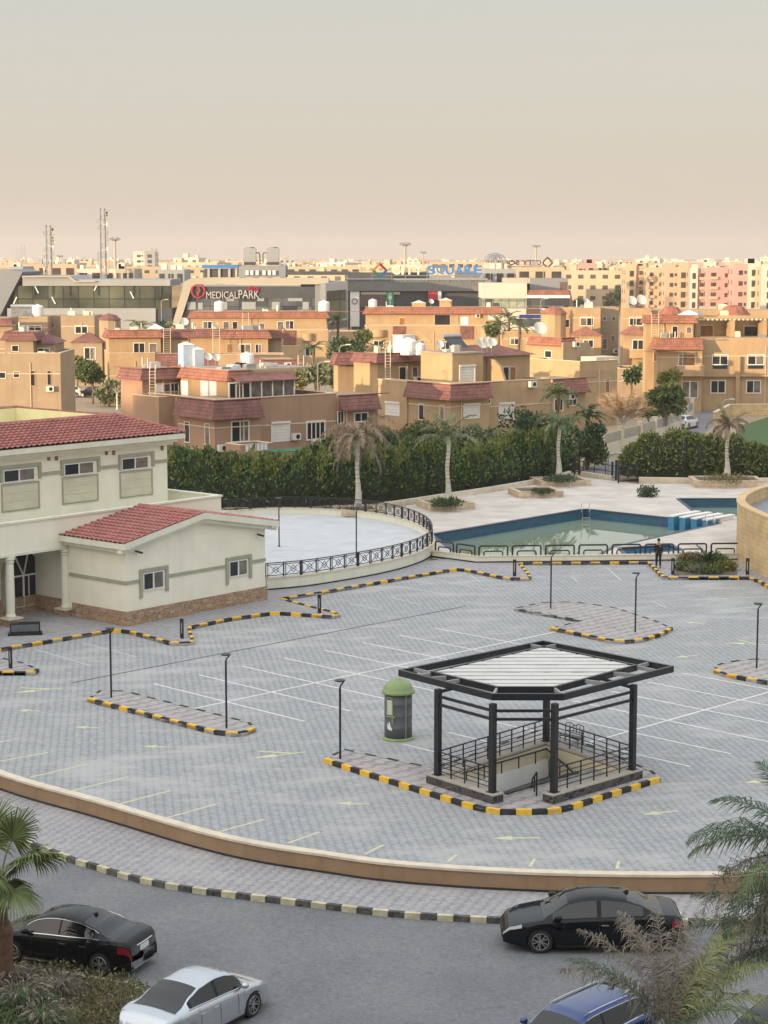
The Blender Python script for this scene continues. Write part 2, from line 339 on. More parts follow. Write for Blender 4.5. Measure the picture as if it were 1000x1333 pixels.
brickmat('block_stone', (.58,.43,.24), (.52,.385,.215), (.40,.29,.16), .62, .30, ms=.012, ns=1.0, nm=.4, bump=.6)
voromat('rubble', (.085,.082,.078), (.018,.019,.022), (.12,.11,.10), 3.2, (1,1.3,1), .06)
brickmat('deck_stone', (.56,.51,.46), (.49,.45,.41), (.40,.36,.33), 1.2, 1.2, ms=.012, rot=45, ns=.5, nm=.35, off=0, bump=.1, dust=((.46,.39,.34),.4))
brickmat('terrace_tile', (.53,.54,.555), (.485,.495,.51), (.33,.34,.35), .6, .6, ms=.012, rot=45, off=0, bump=.05, ns=.6, nm=.15)
mat('terrace_strip', (.50,.515,.53), (.475,.49,.505), ns=2)
brickmat('planter_stone', (.55,.44,.32), (.47,.37,.27), (.30,.25,.19), .8, .3, ms=.012, ns=2)
mat('pool_blue', (.022,.075,.13), (.032,.10,.16), ns=2, rough=.4); mat('pool_coping', (.02,.035,.06), (.04,.06,.09), ns=8, rough=.4)
mat('pool_bright', (.035,.18,.32), (.05,.22,.36), ns=2, rough=.4); mat('white_slab', (.76,.74,.72), (.68,.66,.64), ns=2)
mat('white_paint', (.74,.74,.73), (.66,.66,.655), ns=3); mat('pvc', (.74,.75,.76), rough=.35)
mat('glass_dark', (.015,.017,.02), (.035,.035,.037), ns=.8, rough=.08, spec=.35); mat('glass_curtain', (.22,.19,.16), (.08,.07,.065), ns=1.5, rough=.12, spec=.6)
mat('chrome', (.7,.7,.72), rough=.18, metal=1.0); mat('steel', (.42,.43,.44), (.33,.34,.35), ns=2, rough=.4, metal=.7)
mat('booth_green', (.25,.34,.155), (.21,.29,.13), ns=3, rough=.5); mat('booth_grey', (.13,.14,.16), (.10,.11,.125), ns=6, rough=.55)
mat('lamp_glass', (.55,.55,.52), rough=.3)
mat('inner_white', (.86,.86,.84), (.80,.80,.79), ns=1, streak=.1); mat('inner_cream', (.72,.66,.52), (.66,.6,.47), ns=1)
def water_mat():
    m = bpy.data.materials.new('water'); m.use_nodes = True; MATS['water'] = m
    t = m.node_tree; b = t.nodes['Principled BSDF']; b.inputs['Base Color'].default_value = (.22,.275,.21,1); b.inputs['Roughness'].default_value = .015; b.inputs['Specular IOR Level'].default_value = 1.0; b.inputs['IOR'].default_value = 2.3
    n = nn(t, 'ShaderNodeTexNoise'); n.inputs['Scale'].default_value = 1.3; n.inputs['Detail'].default_value = 2
    tcn = nn(t, 'ShaderNodeTexCoord'); t.links.new(tcn.outputs['Object'], n.inputs['Vector'])
    bp = nn(t, 'ShaderNodeBump'); bp.inputs['Strength'].default_value = .02; bp.inputs['Distance'].default_value = .02; t.links.new(n.outputs['Fac'], bp.inputs['Height']); t.links.new(bp.outputs[0], b.inputs['Normal'])
water_mat()

# ------------------------------------------------------------ ground, street, retaining wall
ST_Z = -0.72; WK_Z = -0.57
edge_px = [(-260,900),(-120,958),(0,1007.5),(125,1043),(250,1079.5),(330,1098),(420,1112),(500,1123),(600,1131),(700,1136),(800,1138.5),(905,1139),(1000,1137),(1120,1131),(1300,1112),(1700,1060),(2300,985)]
edge = smoothpath([G(u,v,.05) for u,v in edge_px], 6)
inner = []
for i, p in enumerate(edge):
    d = (edge[min(i+1,len(edge)-1)]-edge[max(i-1,0)]).normalized(); inner.append(p+Vector((-d.y,d.x,0))*.36)
# parking lot sheet (part of the one ground plane, its own paving) and the wider ground
EA = D2(-45); EB = D2(45)
g0 = G(711,964,.35); g0.z = 0
def GZ(a, b, z=0): p = g0+EA*a+EB*b; return Vector((p.x,p.y,z))
well = [GZ(.2,-6.1), GZ(2.6,-6.1), GZ(2.6,-5.0), GZ(4.5,-5.0), GZ(4.5,-.5), GZ(.2,-.5)]
well = [GZ(.85,-6.2), GZ(3.35,-6.2), GZ(3.35,-1.05), GZ(.50,-.55)]
V3 = lambda l: [Vector((a,b,0)) for a,b in l]
lotpts = [Vector((p.x,p.y,0)) for p in inner]+V3([(85,75),(85,113),(24,113),(24,119.5),(4,119.5),(-5,112),(-22,112),(-60,112),(-60,95)])
fillpoly('parking_lot', [lotpts, well], 0, 'lot_paver', kind='structure')
gp = [Vector((p.x,p.y,0)) for p in inner]+V3([(4000,60),(4000,12000),(-4000,12000),(-4000,95)])
fillpoly('ground', [gp, well, V3([(-2,125),(3,121),(40,121),(40,150),(6,150)])], -.03, 'soil', kind='structure')
MB().poly([(-400,-120,ST_Z),(400,-120,ST_Z),(400,72,ST_Z),(30,72,ST_Z),(-30,100,ST_Z),(-400,100,ST_Z)]).build('street', 'asphalt', kind='structure')
rw = thing('retaining_wall', 'long curving ochre retaining wall with pale cap between car park and street', 'wall', (edge[40].x, edge[40].y, ST_Z))
body = MB(); cap = MB(); foot = MB()
for a, b, c, d in zip(edge, edge[1:], inner[1:], inner):
    n = Vector((-(b-a).y, (b-a).x, 0)).normalized()*.05
    body.prism([a+n, b+n, c, d], ST_Z, -.03); cap.prism([a, b, c, d], -.0299, .05)
    foot.prism([a+n*.3, b+n*.3, b+n*.95, a+n*.95], ST_Z, WK_Z+.06)
body.build('wall_face', 'wall_ochre', rw); cap.build('cap', 'cap_cream', rw); foot.build('plinth', 'kerb_black', rw)
# sidewalk with black and white kerb
kpx = [(-330,935),(-180,1008),(-60,1058),(30,1095),(60,1105),(95,1119),(125,1127.5),(155,1137),(200,1148),(252,1157),(336,1167.5),(420,1177.5),(500,1187),(580,1193),(655,1196.5),(760,1199),(880,1199),(1000,1196),(1150,1188),(1330,1168),(1740,1112),(2340,1030)]
kb = smoothpath([G(u,v,WK_Z) for u,v in kpx], 5)
MB().poly([(p.x,p.y,WK_Z-.004) for p in kb]+[(p.x,p.y,WK_Z-.004) for p in [e+Vector((0,.12,0)) for e in edge[::-1]]]).build('sidewalk', 'walk_paver', kind='structure')
def kerb(pts, cols, seg, w, z0, z1, parent, inward=1, gap=.008, name='kerb'):
    ps = resample(pts, seg); mbs = [MB() for _ in cols]
    off = []
    for i, p in enumerate(ps):
        d = (ps[min(i+1,len(ps)-1)]-ps[max(i-1,0)]); d.z = 0; d.normalize(); off.append(Vector((-d.y,d.x,0))*w*inward)
    for i in range(len(ps)-1):
        a, b = ps[i], ps[i+1]; e = (b-a).normalized()*gap; j = rnd.uniform(-.006,.006)
        mbs[i%len(cols)].prism([a+e, b-e, b-e+off[i+1], a+e+off[i]], z0, z1+j)
    for mb_, c in zip(mbs, cols): mb_.build(name, c, parent)
skb = thing('street_kerb', 'black and white painted kerb along the street below the retaining wall', 'kerb', (kb[40].x,kb[40].y,ST_Z), kind='structure')
kerb([Vector((p.x,p.y,0)) for p in kb], ['kerb_cream','kerb_tar'], .5, .16, ST_Z-.05, WK_Z+.03, skb, 1)

# ------------------------------------------------------------ painted markings
def strip(mb, a, b, w=.11, z=.004):
    a = Vector(a); b = Vector(b); d = (b-a).normalized(); n = Vector((-d.y,d.x,0))*w/2
    mb.poly([(a+n).to_tuple()[:2]+(z,), (b+n).to_tuple()[:2]+(z,), (b-n).to_tuple()[:2]+(z,), (a-n).to_tuple()[:2]+(z,)][::-1])
wl = MB(); C1 = G(294,913.6)
strip(wl, C1-EB*3.4, C1+EB*22.6)
for k in range(8): c = C1+EB*2.62*k; strip(wl, c-EA*5, c+EA*5, z=.008)
C2 = G(868.5,938)
gpoly = [GZ(a,b) for a,b in ((-.5,.6),(-.5,-8),(6.2,-8),(6.2,.6))]
def outside(p): q = p-g0; a = q.dot(EA); b = q.dot(EB); return not (-.4 < a < 5.9 and -8 < b < .3)
def cstrip(a, b, z=.004):                 # the painted line stops at the gazebo island
    n = 80; run = None
    for k in range(n+1):
        p = a.lerp(b,k/n)
        if outside(p): run = run or p; last = p
        if (not outside(p) or k == n) and run is not None:
            if (last-run).length > .2: strip(wl, run, last, z=z)
            run = None
cstrip(C2-EB*11.5, C2+EB*10.5)
for k in range(-4,5): c = C2+EB*2.62*k; cstrip(c-EA*5, c+EA*5, z=.008)
wl.build('stall_lines', 'line_white', kind='structure')
yl = MB()
for a in [(0,991,63,979.6),(38,1012,113,995),(92,1030,168,1011),(151,1048,223,1029),(212,1066,281,1047),(285,1083,344,1066.5),(374,1098,416,1083),(475,1112,499,1100),(582,1122,594,1113),(690,1128,696,1118),(803,1131,806,1121),(-20,969,17,963),
          (898,768,969,764.5),(904,781,1000,776.5),(939,793.6,1030,787),(975,805.6,1050,801)]:
    strip(yl, G(a[0],a[1]), G(a[2],a[3]), .1)
def arrow(u, v, du=-1, L_=1.5, rot=None, dbl=False):
    p = G(u,v); d = D2(180+rot) if rot is not None else D2(172)
    n = Vector((-d.y,d.x,0)); L_ *= .85; a = p-d*L_/2; m_ = p+d*L_*.05; t = p+d*L_/2
    yl.poly([(q.x,q.y,.004) for q in (a-n*.05, m_-n*.05, m_-n*.22, t, m_+n*.22, m_+n*.05, a+n*.05)][::1])
    if dbl:
        e = D2((180+rot) -38); q0 = a+d*.5; strip(yl, q0, q0+e*1.4, .14, .006)
for u,v,r,l in [(38,925,-10,1.2),(114,947,-10,1.3),(204,972,-10,1.3),(459,1046,-6,1.4),(670,1091,2,1.9),(860,1058,20,1.6),(894,854.5,25,1.6),(990,1017,20,1.6),(904,811,-30,1.3)]: arrow(u,v,rot=r,L_=l)
arrow(48,899,rot=25,L_=2.6,dbl=True); arrow(363,983,rot=25,L_=2.6,dbl=True); arrow(972,838,rot=-15,L_=2.6,dbl=True)
yl.build('yellow_markings', 'line_yellow', kind='structure')
fl = MB()
for a in [(48,845.6,119,867),(105.6,836.5,177.6,855),(455,785,496,794),(509,778,548,787),(560,753,650,771),(510,762,600,777),(745,751,752,757),(790,739,808,755),(612,749,625,757),(850,783,868,791)]: strip(fl, G(a[0],a[1]), G(a[2],a[3]), .1)
fl.build('faded_lines', 'line_faded', kind='structure')
dr = MB(); strip(dr, G(93,889), G(607,789), .13, .006); dr.build('drain_channel', 'drain', kind='structure')

# ------------------------------------------------------------ kerbed islands
YB = ['kerb_yellow','kerb_black']
def island(name, front, back, label, mats=YB):
    fr = [G(*p) for p in front]; bk = [G(*p) for p in back]
    r = thing(name, label, 'kerb island', (fr[0].x,fr[0].y,0), kind='structure')
    if 'gazebo' in label: fillpoly('paving', [fr+bk, well], .125, 'island_paver', r)
    else: MB().prism([(p.x,p.y) for p in fr+bk], -.02, .125).build('paving', 'island_paver', r)
    kerb(fr, mats, .55, -.16, -.02, .185, r, -1)
    if back: kerb([fr[-1]]+bk+[fr[0]], ['kerb_grey','kerb_black'], .55, -.12, -.02, .148, r, -1)
    return r
island('kerb_island', [(113,914),(160,926),(277,956.5),(300,959.5),(318,959),(334,952.5)], [(325,944),(163,903),(130,902.5)], 'narrow paved island with two lamps')
island('kerb_island', [(421,993),(460,1006),(510,1022),(570,1040.5),(600,1050),(625,1057),(650,1061),(700,1061),(722,1060),(742,1056),(800,1037),(861,1018)], [(850,1008),(712,950),(566,1004),(447,979)], 'paved island under the gazebo')
island('kerb_island', [(716,821),(755,829),(795,837.5),(812,838.5),(834,837),(862,829),(876,821)], [(856,812),(802,794),(748,786),(705,787),(669,795),(700,801),(757,811)], 'broad paved island with two lamps')
island('kerb_island', [(929,876),(942,881.5),(981,889),(1005,893),(1060,900)], [(1060,860),(1000,860.5),(966,862),(933,868)], 'paved island at right')
island('kerb_island', [(-60,879.5),(0,879.5),(46,879.5),(51.6,875)], [(31,866),(0,859),(-60,850)], 'small paved island at left')
# raised walk round the clubhouse and along the terrace wall
w1 = [(-120,872),(0,849),(80,835.5),(149,823.5),(165.6,825),(223,841),(240,841),(254,839.5),(250,829),(248,820),(300,809),(357,801),(380,802),(433,806),(444,803.5),(432,799),(419,796),(367,782.5),(415,775),(500,760),(591.6,744),(600,743.5),(660,756),(689,756.5),(692,753),(684,744),(677,736),(760,735.5),(843,735),(852,744),(863,755),(975,755),(986,759),(1001,767),(1040,790)]
W1 = [G(u,v) for u,v in w1]
rwalk = thing('raised_walkway', 'raised paved walkway round the clubhouse and terrace', 'walkway', (0,110,0), kind='structure')
MB().prism([(p.x,p.y) for p in W1]+[(40,119.6),(4,119.6),(-5,113.5),(-60,113.5),(-60,100)], -.02, .12).build('paving', 'walk_paver', rwalk)
kerb(W1, YB, .6, .16, -.02, .185, rwalk, 1)
# ------------------------------------------------------------ gazebo over the ramp stairs
gz = thing('gazebo', 'black steel gazebo with white ribbed roof over sunken stairs in the car park', 'gazebo', GZ(2.4,-3.3), R_(-45))
T = frame(g0, EA)                         # local x along EA, y along EB
TI = T.inverted()
def LC(u, v, z): q = TI @ G(u, v, z); return (q.x, q.y)
posts = [LC(711,964.5,.46), LC(570,1008.5,.46), LC(641,1031,.46), LC(721,1031,.46), LC(823,1001.5,.46)]
for i,(a,b) in enumerate(posts):
    m = MB(T); m.box(a-.10,a+.10,b-.10,b+.10,.461,3.62); m.box(a-.17,a+.17,b-.17,b+.17,.461,.48); m.build('post', 'black_metal', gz)
def wallrun(m, c, a, b, h=.46, w=.5, c0=0, c1=0, dz=0):
    a = Vector((*a,0)); b = Vector((*b,0)); d = (b-a).normalized(); n = Vector((-d.y,d.x,0))*w/2; a = a-d*c0; b = b+d*c1
    m.prism([a+n,b+n,b-n,a-n], 0, h-.05-dz); n2 = n*1.06
    c.prism([a+n2-d*.03,b+n2+d*.03,b-n2+d*.03,a-n2-d*.03], h-.05-dz, h-dz)
mat('coping_grey', (.44,.40,.34), (.35,.32,.28), ns=3, detail=8)
for (p_,q_,w_,c0,c1,dz) in ((posts[1],posts[2],.5,.35,.3,0),(posts[3],posts[4],.5,.3,.3,0),(posts[0],posts[1],.40,.25,-.2,.004),(posts[0],posts[4],.40,.2,-.2,.008)):
    m = MB(T); c = MB(T); wallrun(m, c, p_, q_, w=w_, c0=c0, c1=c1, dz=dz); b_ = m.build('base_wall', 'rubble', gz); c.build('coping', 'coping_grey', b_)
# stairwell: white walls sinking below the paving, a ledge with a handrail, a dark kerb and a landing beside it
def offrun(m, p_, q_, o0, o1, z0, z1, t0=.0, t1=1., sgn=1):
    a = Vector((*lin_(p_,q_,t0),0)); b = Vector((*lin_(p_,q_,t1),0)); d = (b-a).normalized(); n = Vector((-d.y,d.x,0))*sgn
    m.prism([a+n*o0,b+n*o0,b+n*o1,a+n*o1], z0, z1)
def lin_(a, b, t): return (a[0]+(b[0]-a[0])*t, a[1]+(b[1]-a[1])*t)
m = MB(T); offrun(m, posts[0], posts[1], .23, .29, -2.2, .385, .03, .95); m.build('stairwell_side', 'inner_cream', gz)
m = MB(T); offrun(m, posts[0], posts[1], .50, .56, -2.2, -.04, .09, .93); m.build('stairwell_wall', 'inner_white', gz)
m = MB(T); offrun(m, posts[0], posts[1], .29, .50, -.12, -.05, .07, .95); m.build('stairwell_ledge', 'inner_cream', gz)
m = MB(T); offrun(m, posts[0], posts[4], .23, .29, -2.2, .385, .07, .95, -1); m.build('stairwell_end', mat('inner_warm_lit', (.74,.66,.47), (.68,.6,.42), ns=1), gz)  # warm light falling on this end wall is put into its cream
m = MB(T); m.box(3.30,3.45,-6.2,-2.2,-2.2,.20); m.build('well_kerb', 'rubble', gz)
m = MB(T)
for k in range(10): m.box(.80,3.3,-6.0+k*.5,-5.5+k*.5,-2.2,-.1-.19*k)
m.build('stair', 'cap_cream', gz)
m = MB(T); m.box(3.45,4.75,-6.1,-.78,-.02,.135); m.build('landing', 'island_paver', gz)
def rail(m, p, q, z0=.46, h=.86, nb=4, step=.72, r=.024):
    p = Vector((*p,0)); q = Vector((*q,0)); L_ = (q-p).length; n = max(1, round(L_/step))
    for k in range(n+1):
        c_ = p.lerp(q, k/n); m.bar(c_+Vector((0,0,z0)), c_+Vector((0,0,z0+h)), r*1.6)
    for k in range(nb): z = z0+.16+(h-.36)*k/(nb-1); m.bar(p+Vector((0,0,z)), q+Vector((0,0,z)), r*1.1)
    m.bar(p+Vector((0,0,z0+h)), q+Vector((0,0,z0+h)), .055, .04)
for p_, q_ in ((posts[0],posts[1]),(posts[0],posts[4]),(posts[1],posts[2]),(posts[3],posts[4])):
    m = MB(T); rail(m, p_, q_); m.build('railing', 'black_metal', gz)
m = MB(T)
for k in range(6): y = -5.7+k*.98; m.bar((.98+.06*(-y-1)/5,y,-.05), (.98+.06*(-y-1)/5,y,.40), .035)
m.bar((1.05,-5.9,.40),(.95,-1.1,.40),.05); m.bar((.95,-1.1,.40),(2.8,-1.35,-.35),.05); m.bar((1.7,-1.2,.08),(1.7,-1.2,-.6),.035)
m.build('handrail', 'black_metal', gz); m = MB(T)
m.bar((4.3,-5.6,1.0),(3.5,-4.9,.45),.05); m.bar((4.3,-5.6,.13),(4.3,-5.6,1.0),.04); m.bar((3.9,-5.25,.13),(3.9,-5.25,.72),.04); m.bar((3.5,-4.9,.13),(3.5,-4.9,.45),.04); m.bar((4.3,-5.6,.6),(3.5,-4.9,.2),.03)
m.build('short_handrail', 'black_metal', gz)
# roof: outer frame, inner frame, cross ties, ribbed white panel
outer = [LC(521,872,3.85), LC(642,903,3.85), LC(733,903,3.85), LC(875,867,3.85), LC(707,834,3.85)]
ir = [LC(562,873.5,3.87), LC(647,893.5,3.87), LC(722,893.5,3.87), LC(828,865,3.87), LC(708,840.5,3.87)]
def beam(m, p, q, z0, z1, w): 
    p = Vector((*p,0)); q = Vector((*q,0)); d = (q-p).normalized(); n = Vector((-d.y,d.x,0))*w/2
    m.prism([p+n-d*w*.3,q+n+d*w*.3,q-n+d*w*.3,p-n-d*w*.3], z0, z1)
m = MB(T)
for i in range(5): beam(m, outer[i], outer[(i+1)%5], 3.62, 3.86-.0007*i, .12)
m.build('roof_frame', 'black_metal', gz)
m = MB(T)
for i in range(5): beam(m, ir[i], ir[(i+1)%5], 3.64, 3.87-.0007*i, .12)
m.build('inner_frame', 'black_metal', gz)
mat('tie_grey', (.30,.30,.31), (.24,.24,.25), ns=3, rough=.5)
def lin(a, b, t): return (a[0]+(b[0]-a[0])*t, a[1]+(b[1]-a[1])*t)
def toline(p, d, a, b):                   # from p along d to the line ab
    ax,ay = a; ex,ey = b[0]-a[0],b[1]-a[1]; den = d[0]*ey-d[1]*ex; t = ((ax-p[0])*ey-(ay-p[1])*ex)/den; return (p[0]+d[0]*t, p[1]+d[1]*t)
ties = [(ir[1],outer[1]),(ir[2],outer[2])]
for i in (0,3,4):
    n1 = (i+1)%5; pv = (i-1)%5; d1 = (ir[i][0]-ir[n1][0],ir[i][1]-ir[n1][1]); d2 = (ir[i][0]-ir[pv][0],ir[i][1]-ir[pv][1])
    ties += [(ir[i], toline(ir[i], d1, outer[pv], outer[i])), (ir[i], toline(ir[i], d2, outer[i], outer[n1]))]
for i,ts in ((0,(.25,.45)),(2,(.35,.7))):
    for t in ts: ties.append((lin(ir[i],ir[i+1],t), lin(outer[i],outer[i+1],t*.85+.1)))
for i,(p_,q_) in enumerate(ties): m = MB(T); beam(m, p_, q_, 3.70, 3.835+.0007*i, .08); m.build('cross_tie', 'tie_grey', gz)
mat('roof_dark', (.20,.20,.205), rough=.5)
def clip(pts, y, keep):                   # keep the side of a level line
    o = []
    for i in range(len(pts)):
        a, b = pts[i], pts[(i+1)%len(pts)]; ia = (a.y-y)*keep >= 0; ib = (b.y-y)*keep >= 0
        if ia: o.append(a)
        if ia != ib: o.append(a.lerp(b, (y-a.y)/(b.y-a.y)))
    return o
cen = (sum(p[0] for p in ir)/5, sum(p[1] for p in ir)/5)
pan = [T @ Vector((*lin(p, cen, .025),0)) for p in ir]
ya = min(q.y for q in pan); yb = max(q.y for q in pan); NR = 11; m = MB(); m2 = MB()
for k in range(NR):
    y0 = ya+(yb-ya)*k/NR; y1 = ya+(yb-ya)*(k+1)/NR
    for (s0,s1,z,tg) in ((y0,y1-.16,3.84-.006*(k%2),m),(y1-.16,y1,3.78,m2)):
        q = clip(clip(pan, s0, 1), s1, -1)
        if len(q) >= 3: tg.prism(q, z-.03, z)
m.build('roof_panel', 'panel_white', gz); m2.build('roof_rib', 'roof_dark', gz)
m = MB(T)                                 # paired head rails between the front posts
for p_, q_ in ((posts[1],posts[2]),(posts[2],posts[3]),(posts[3],posts[4])):
    for z in (3.06,3.36): m.bar((*p_,z),(*q_,z),.09,.09)
m.bar((*posts[0],3.5),(*posts[1],3.5),.10,.10); m.bar((*posts[0],3.5),(*posts[4],3.5),.10,.10)
m.build('head_rail', 'black_metal', gz)
bq = G(744,972,.0); bc = thing('metal_bench', 'small black scrolled metal bench behind the gazebo railing', 'bench', bq); m = MB(frame(bq, EA)); m.box(-.5,.5,-.18,.18,.40,.44); m.build('seat','black_metal',bc)
for x in (-.45,.45): m = MB(frame(bq, EA)); m.tube([(x,-.16,0),(x,-.16,.4),(x,.16,.4),(x,.2,.85)],.02,5); m.bar((x,.16,0),(x,.16,.4),.035); m.build('leg','black_metal',bc)
m = MB(frame(bq, EA)); m.tube([(-.45,.2,.84),(-.2,.2,.9),(0,.2,.8),(.2,.2,.9),(.45,.2,.84)],.02,5); m.tube([(-.45,.19,.55),(0,.19,.6),(.45,.19,.55)],.018,5); [m.bar((x,.19,.5),(x,.2,.84),.02) for x in (-.25,-.08,.08,.25)]; m.build('backrest','black_metal',bc)

# ------------------------------------------------------------ green domed booth
bp_ = G(518.5,961); bt = thing('round_booth', 'small round dark grey booth with green domed roof standing beside the gazebo', 'booth', bp_)
m = MB(); m.lathe(bp_, [(.0,0),(.66,0),(.66,.06),(.60,.10),(.58,.10)], 32); m.build('base', 'booth_green', bt, smooth=False)
m = MB(); m.lathe(bp_, [(.55,.09),(.55,.5),(.565,.52),(.55,.54),(.55,.98),(.565,1.0),(.55,1.02),(.55,1.45),(.565,1.47),(.55,1.49),(.55,1.86)], 32); m.build('cabin', 'booth_grey', bt, smooth=True)
m = MB(); m.lathe(bp_, [(.55,1.84),(.66,1.86),(.67,1.93),(.60,1.98),(.57,2.10),(.48,2.24),(.34,2.35),(.14,2.41),(.12,2.46),(.0,2.47)], 32); m.build('dome', 'booth_green', bt, smooth=True)
m = MB()
def arcpt(a, r, z): return Vector((bp_.x+r*math.cos(R_(a)), bp_.y+r*math.sin(R_(a)), z))
for a in (-58,): m.tube([arcpt(a,.56,.1), arcpt(a,.56,1.85)], .022, 6)
dl = [(-142,1.0),(-142,1.6),(-138,1.72),(-128,1.76),(-118,1.72),(-114,1.6),(-114,.95),(-114,.72)]
m.tube([arcpt(a,.565,z) for a,z in dl], .03, 6); m.tube([arcpt(a,.565,.98) for a in (-142,-130,-114,-104)], .03, 6)
m.build('door_trim', 'booth_green', bt)
m = MB()
for a in range(-140,-117,4):
    z1 = 1.66; m.poly([arcpt(a,.572,1.06),arcpt(a+4,.572,1.06),arcpt(a+4,.572,z1),arcpt(a,.572,z1)])
m.build('window', 'lamp_glass', bt)
for grp in (((-140,.48,.72),(-132,.44,.80),(-124,.44,.62)),((-22,.7,.86),(-14,.7,.8))):
    m = MB(); [m.poly([arcpt(a,.569,z0),arcpt(a+8,.569,z0),arcpt(a+8,.569,z1-.1),arcpt(a,.569,z1)]) for a,z0,z1 in grp]; m.build('sticker', 'white_paint', bt)

# ------------------------------------------------------------ lamps and bollards
def lamp(p, label, z=0., h=3.2):
    r = thing('street_lamp', label, 'lamp post', (p.x,p.y,z), group='slim black car park lamps')
    m = MB(); q = Vector((p.x,p.y,z)); m.tube([q, q+Vector((0,0,h-.32))], .042, 8); m.tube([q+Vector((0,0,h-.34)), q+Vector((.02,0,h-.24)), q+Vector((.13,0,h-.1)), q+Vector((.15,0,h-.04))], .03, 8); m.build('pole', 'black_metal', r)
    m = MB(); m.lathe(q+Vector((0,0,h-.07)), [(.05,-.02),(.19,.0),(.21,.03),(.19,.06),(.0,.08)], 16); m.build('lamp_head', 'black_metal', r, smooth=False)
    m = MB(); m.lathe(q, [(.1,.0),(.1,.03),(.05,.06)], 10); m.build('base_plate', 'black_metal', r)
lamp(G(145,908,.12), 'slim black lamp at the left end of the narrow island near the clubhouse')
lamp(G(295,948,.12), 'slim black lamp at the right end of the narrow island left of the booth')
lamp(G(443,988,.12), 'slim black lamp on the gazebo island, left of the green-domed booth')
lamp(G(717,792,.12), 'slim black lamp at the far left corner of the broad island behind the gazebo')
lamp(G(827,823,.12), 'slim black lamp near the right end of the broad island behind the gazebo')
lamp(G(985,870,.12), 'slim black lamp on the island at the right edge of the photo')
def bollard(u, v, label, h=1.0):
    p = G(u,v,.12); r = thing('bollard_light', label, 'bollard light', p, group='black slotted bollard lights')
    m = MB(frame(p, EA)); m.box(-.10,.10,-.04,.04,0,.12); m.box(-.10,.10,-.04,.04,h-.1,h); m.box(-.10,-.055,-.04,.04,.12,h-.1); m.box(.055,.10,-.04,.04,.12,h-.1); m.box(-.055,.055,-.01,.04,.12,h-.1); m.build('post', 'black_metal', r)
    m = MB(frame(p, EA)); m.box(-.02,.02,-.022,-.011,.25,h-.2); m.build('lens', 'lamp_glass', r)
bollard(14,870,'slotted black bollard on the small island at the left edge'); bollard(237,831,'slotted black bollard on the walkway below the clubhouse annex gable')
bollard(416,798,'slotted black bollard on the kerb tip in front of the round terrace'); bollard(670,750,'slotted black bollard on the walkway corner before the pool fence')
bollard(876,748,'slotted black bollard at the left end of the shrub bed beside the standing man'); bollard(973,748,'slotted black bollard at the foot of the curved stone wall')

# ------------------------------------------------------------ round terrace
import itertools
def circ3(a,b,c):
    ax,ay,bx,by,cx,cy = a.x,a.y,b.x,b.y,c.x,c.y; d = 2*(ax*(by-cy)+bx*(cy-ay)+cx*(ay-by))
    ux = ((ax*ax+ay*ay)*(by-cy)+(bx*bx+by*by)*(cy-ay)+(cx*cx+cy*cy)*(ay-by))/d; uy = ((ax*ax+ay*ay)*(cx-bx)+(bx*bx+by*by)*(ax-cx)+(cx*cx+cy*cy)*(bx-ax))/d
    return Vector((ux,uy,0)), math.hypot(ax-ux, ay-uy)
tpts = [G(347.6,771),G(400,766),G(468,755),G(515,745),G(545,735.5),G(561,727),G(566,712,.5),G(562,698.5,.5),G(548,688.5,.5),G(524,680,.5),G(490,673,.5),G(450,669,.5),G(410,667,.5),G(370,666.5,.5),G(330,668,.5),G(290,671,.5)]
tp = [Vector((p.x,p.y,0)) for p in smoothpath(tpts, 6)]
TW = .82
tr = thing('round_terrace', 'raised round white tiled terrace with cream parapet wall beside the pool', 'terrace', (tp[20].x,tp[20].y,0), kind='structure')
def offs(pts, w):
    o = []
    for i,p in enumerate(pts):
        d = (pts[min(i+1,len(pts)-1)]-pts[max(i-1,0)]).normalized(); o.append(p+Vector((-d.y,d.x,0))*w)
    return o
ti = offs(tp, .3); back = [Vector((-22,137,0)), Vector((-22,112,0)), Vector((-9,107,0))]
MB().prism([(p.x,p.y) for p in offs(tp,.2)+back], .125, .38).build('floor', 'terrace_tile', tr)
pw = thing('parapet_wall', 'low curved cream parapet around the round terrace', 'wall', (tp[20].x,tp[20].y,0))
m = MB(); c = MB(); k0 = MB()
to = offs(tp,-.04); ti2 = offs(tp,.34); tk = offs(tp,-.03)
for i in range(len(tp)-1):
    m.prism([tp[i],tp[i+1],ti[i+1],ti[i]], 0, TW-.07); c.prism([to[i],to[i+1],ti2[i+1],ti2[i]], TW-.07, TW); k0.prism([tk[i],tk[i+1],tp[i+1],tp[i]], .1, .2)
m.build('wall_face', 'stucco_cream', pw); c.build('coping', 'cap_cream', pw); k0.build('skirting', 'kerb_black', pw)
m = MB()
for a in [(160,900),]: pass
for u0,v0,u1,v1 in [(215,700,240,672),(290,738,352,688),(405,727,442,679),(500,712,470,682)]:
    pass
for (u0,v0,u1,v1) in [(372,738,420,676),(415,741,455,680),(352,716,540,718)]:
    strip(m, G(u0,v0,.38), G(u1,v1,.38), .7 if u1<500 else .4, .384 if u1<500 else .388)
m.build('paving_strip', 'terrace_strip', tr)
rl = thing('terrace_railing', 'black criss-cross railing running round the terrace parapet', 'railing', (tp[20].x,tp[20].y,TW))
rp = [Vector((p.x,p.y,TW)) for p in offs(tp,.15)]
rs = resample(rp, 1.12); RH = .82
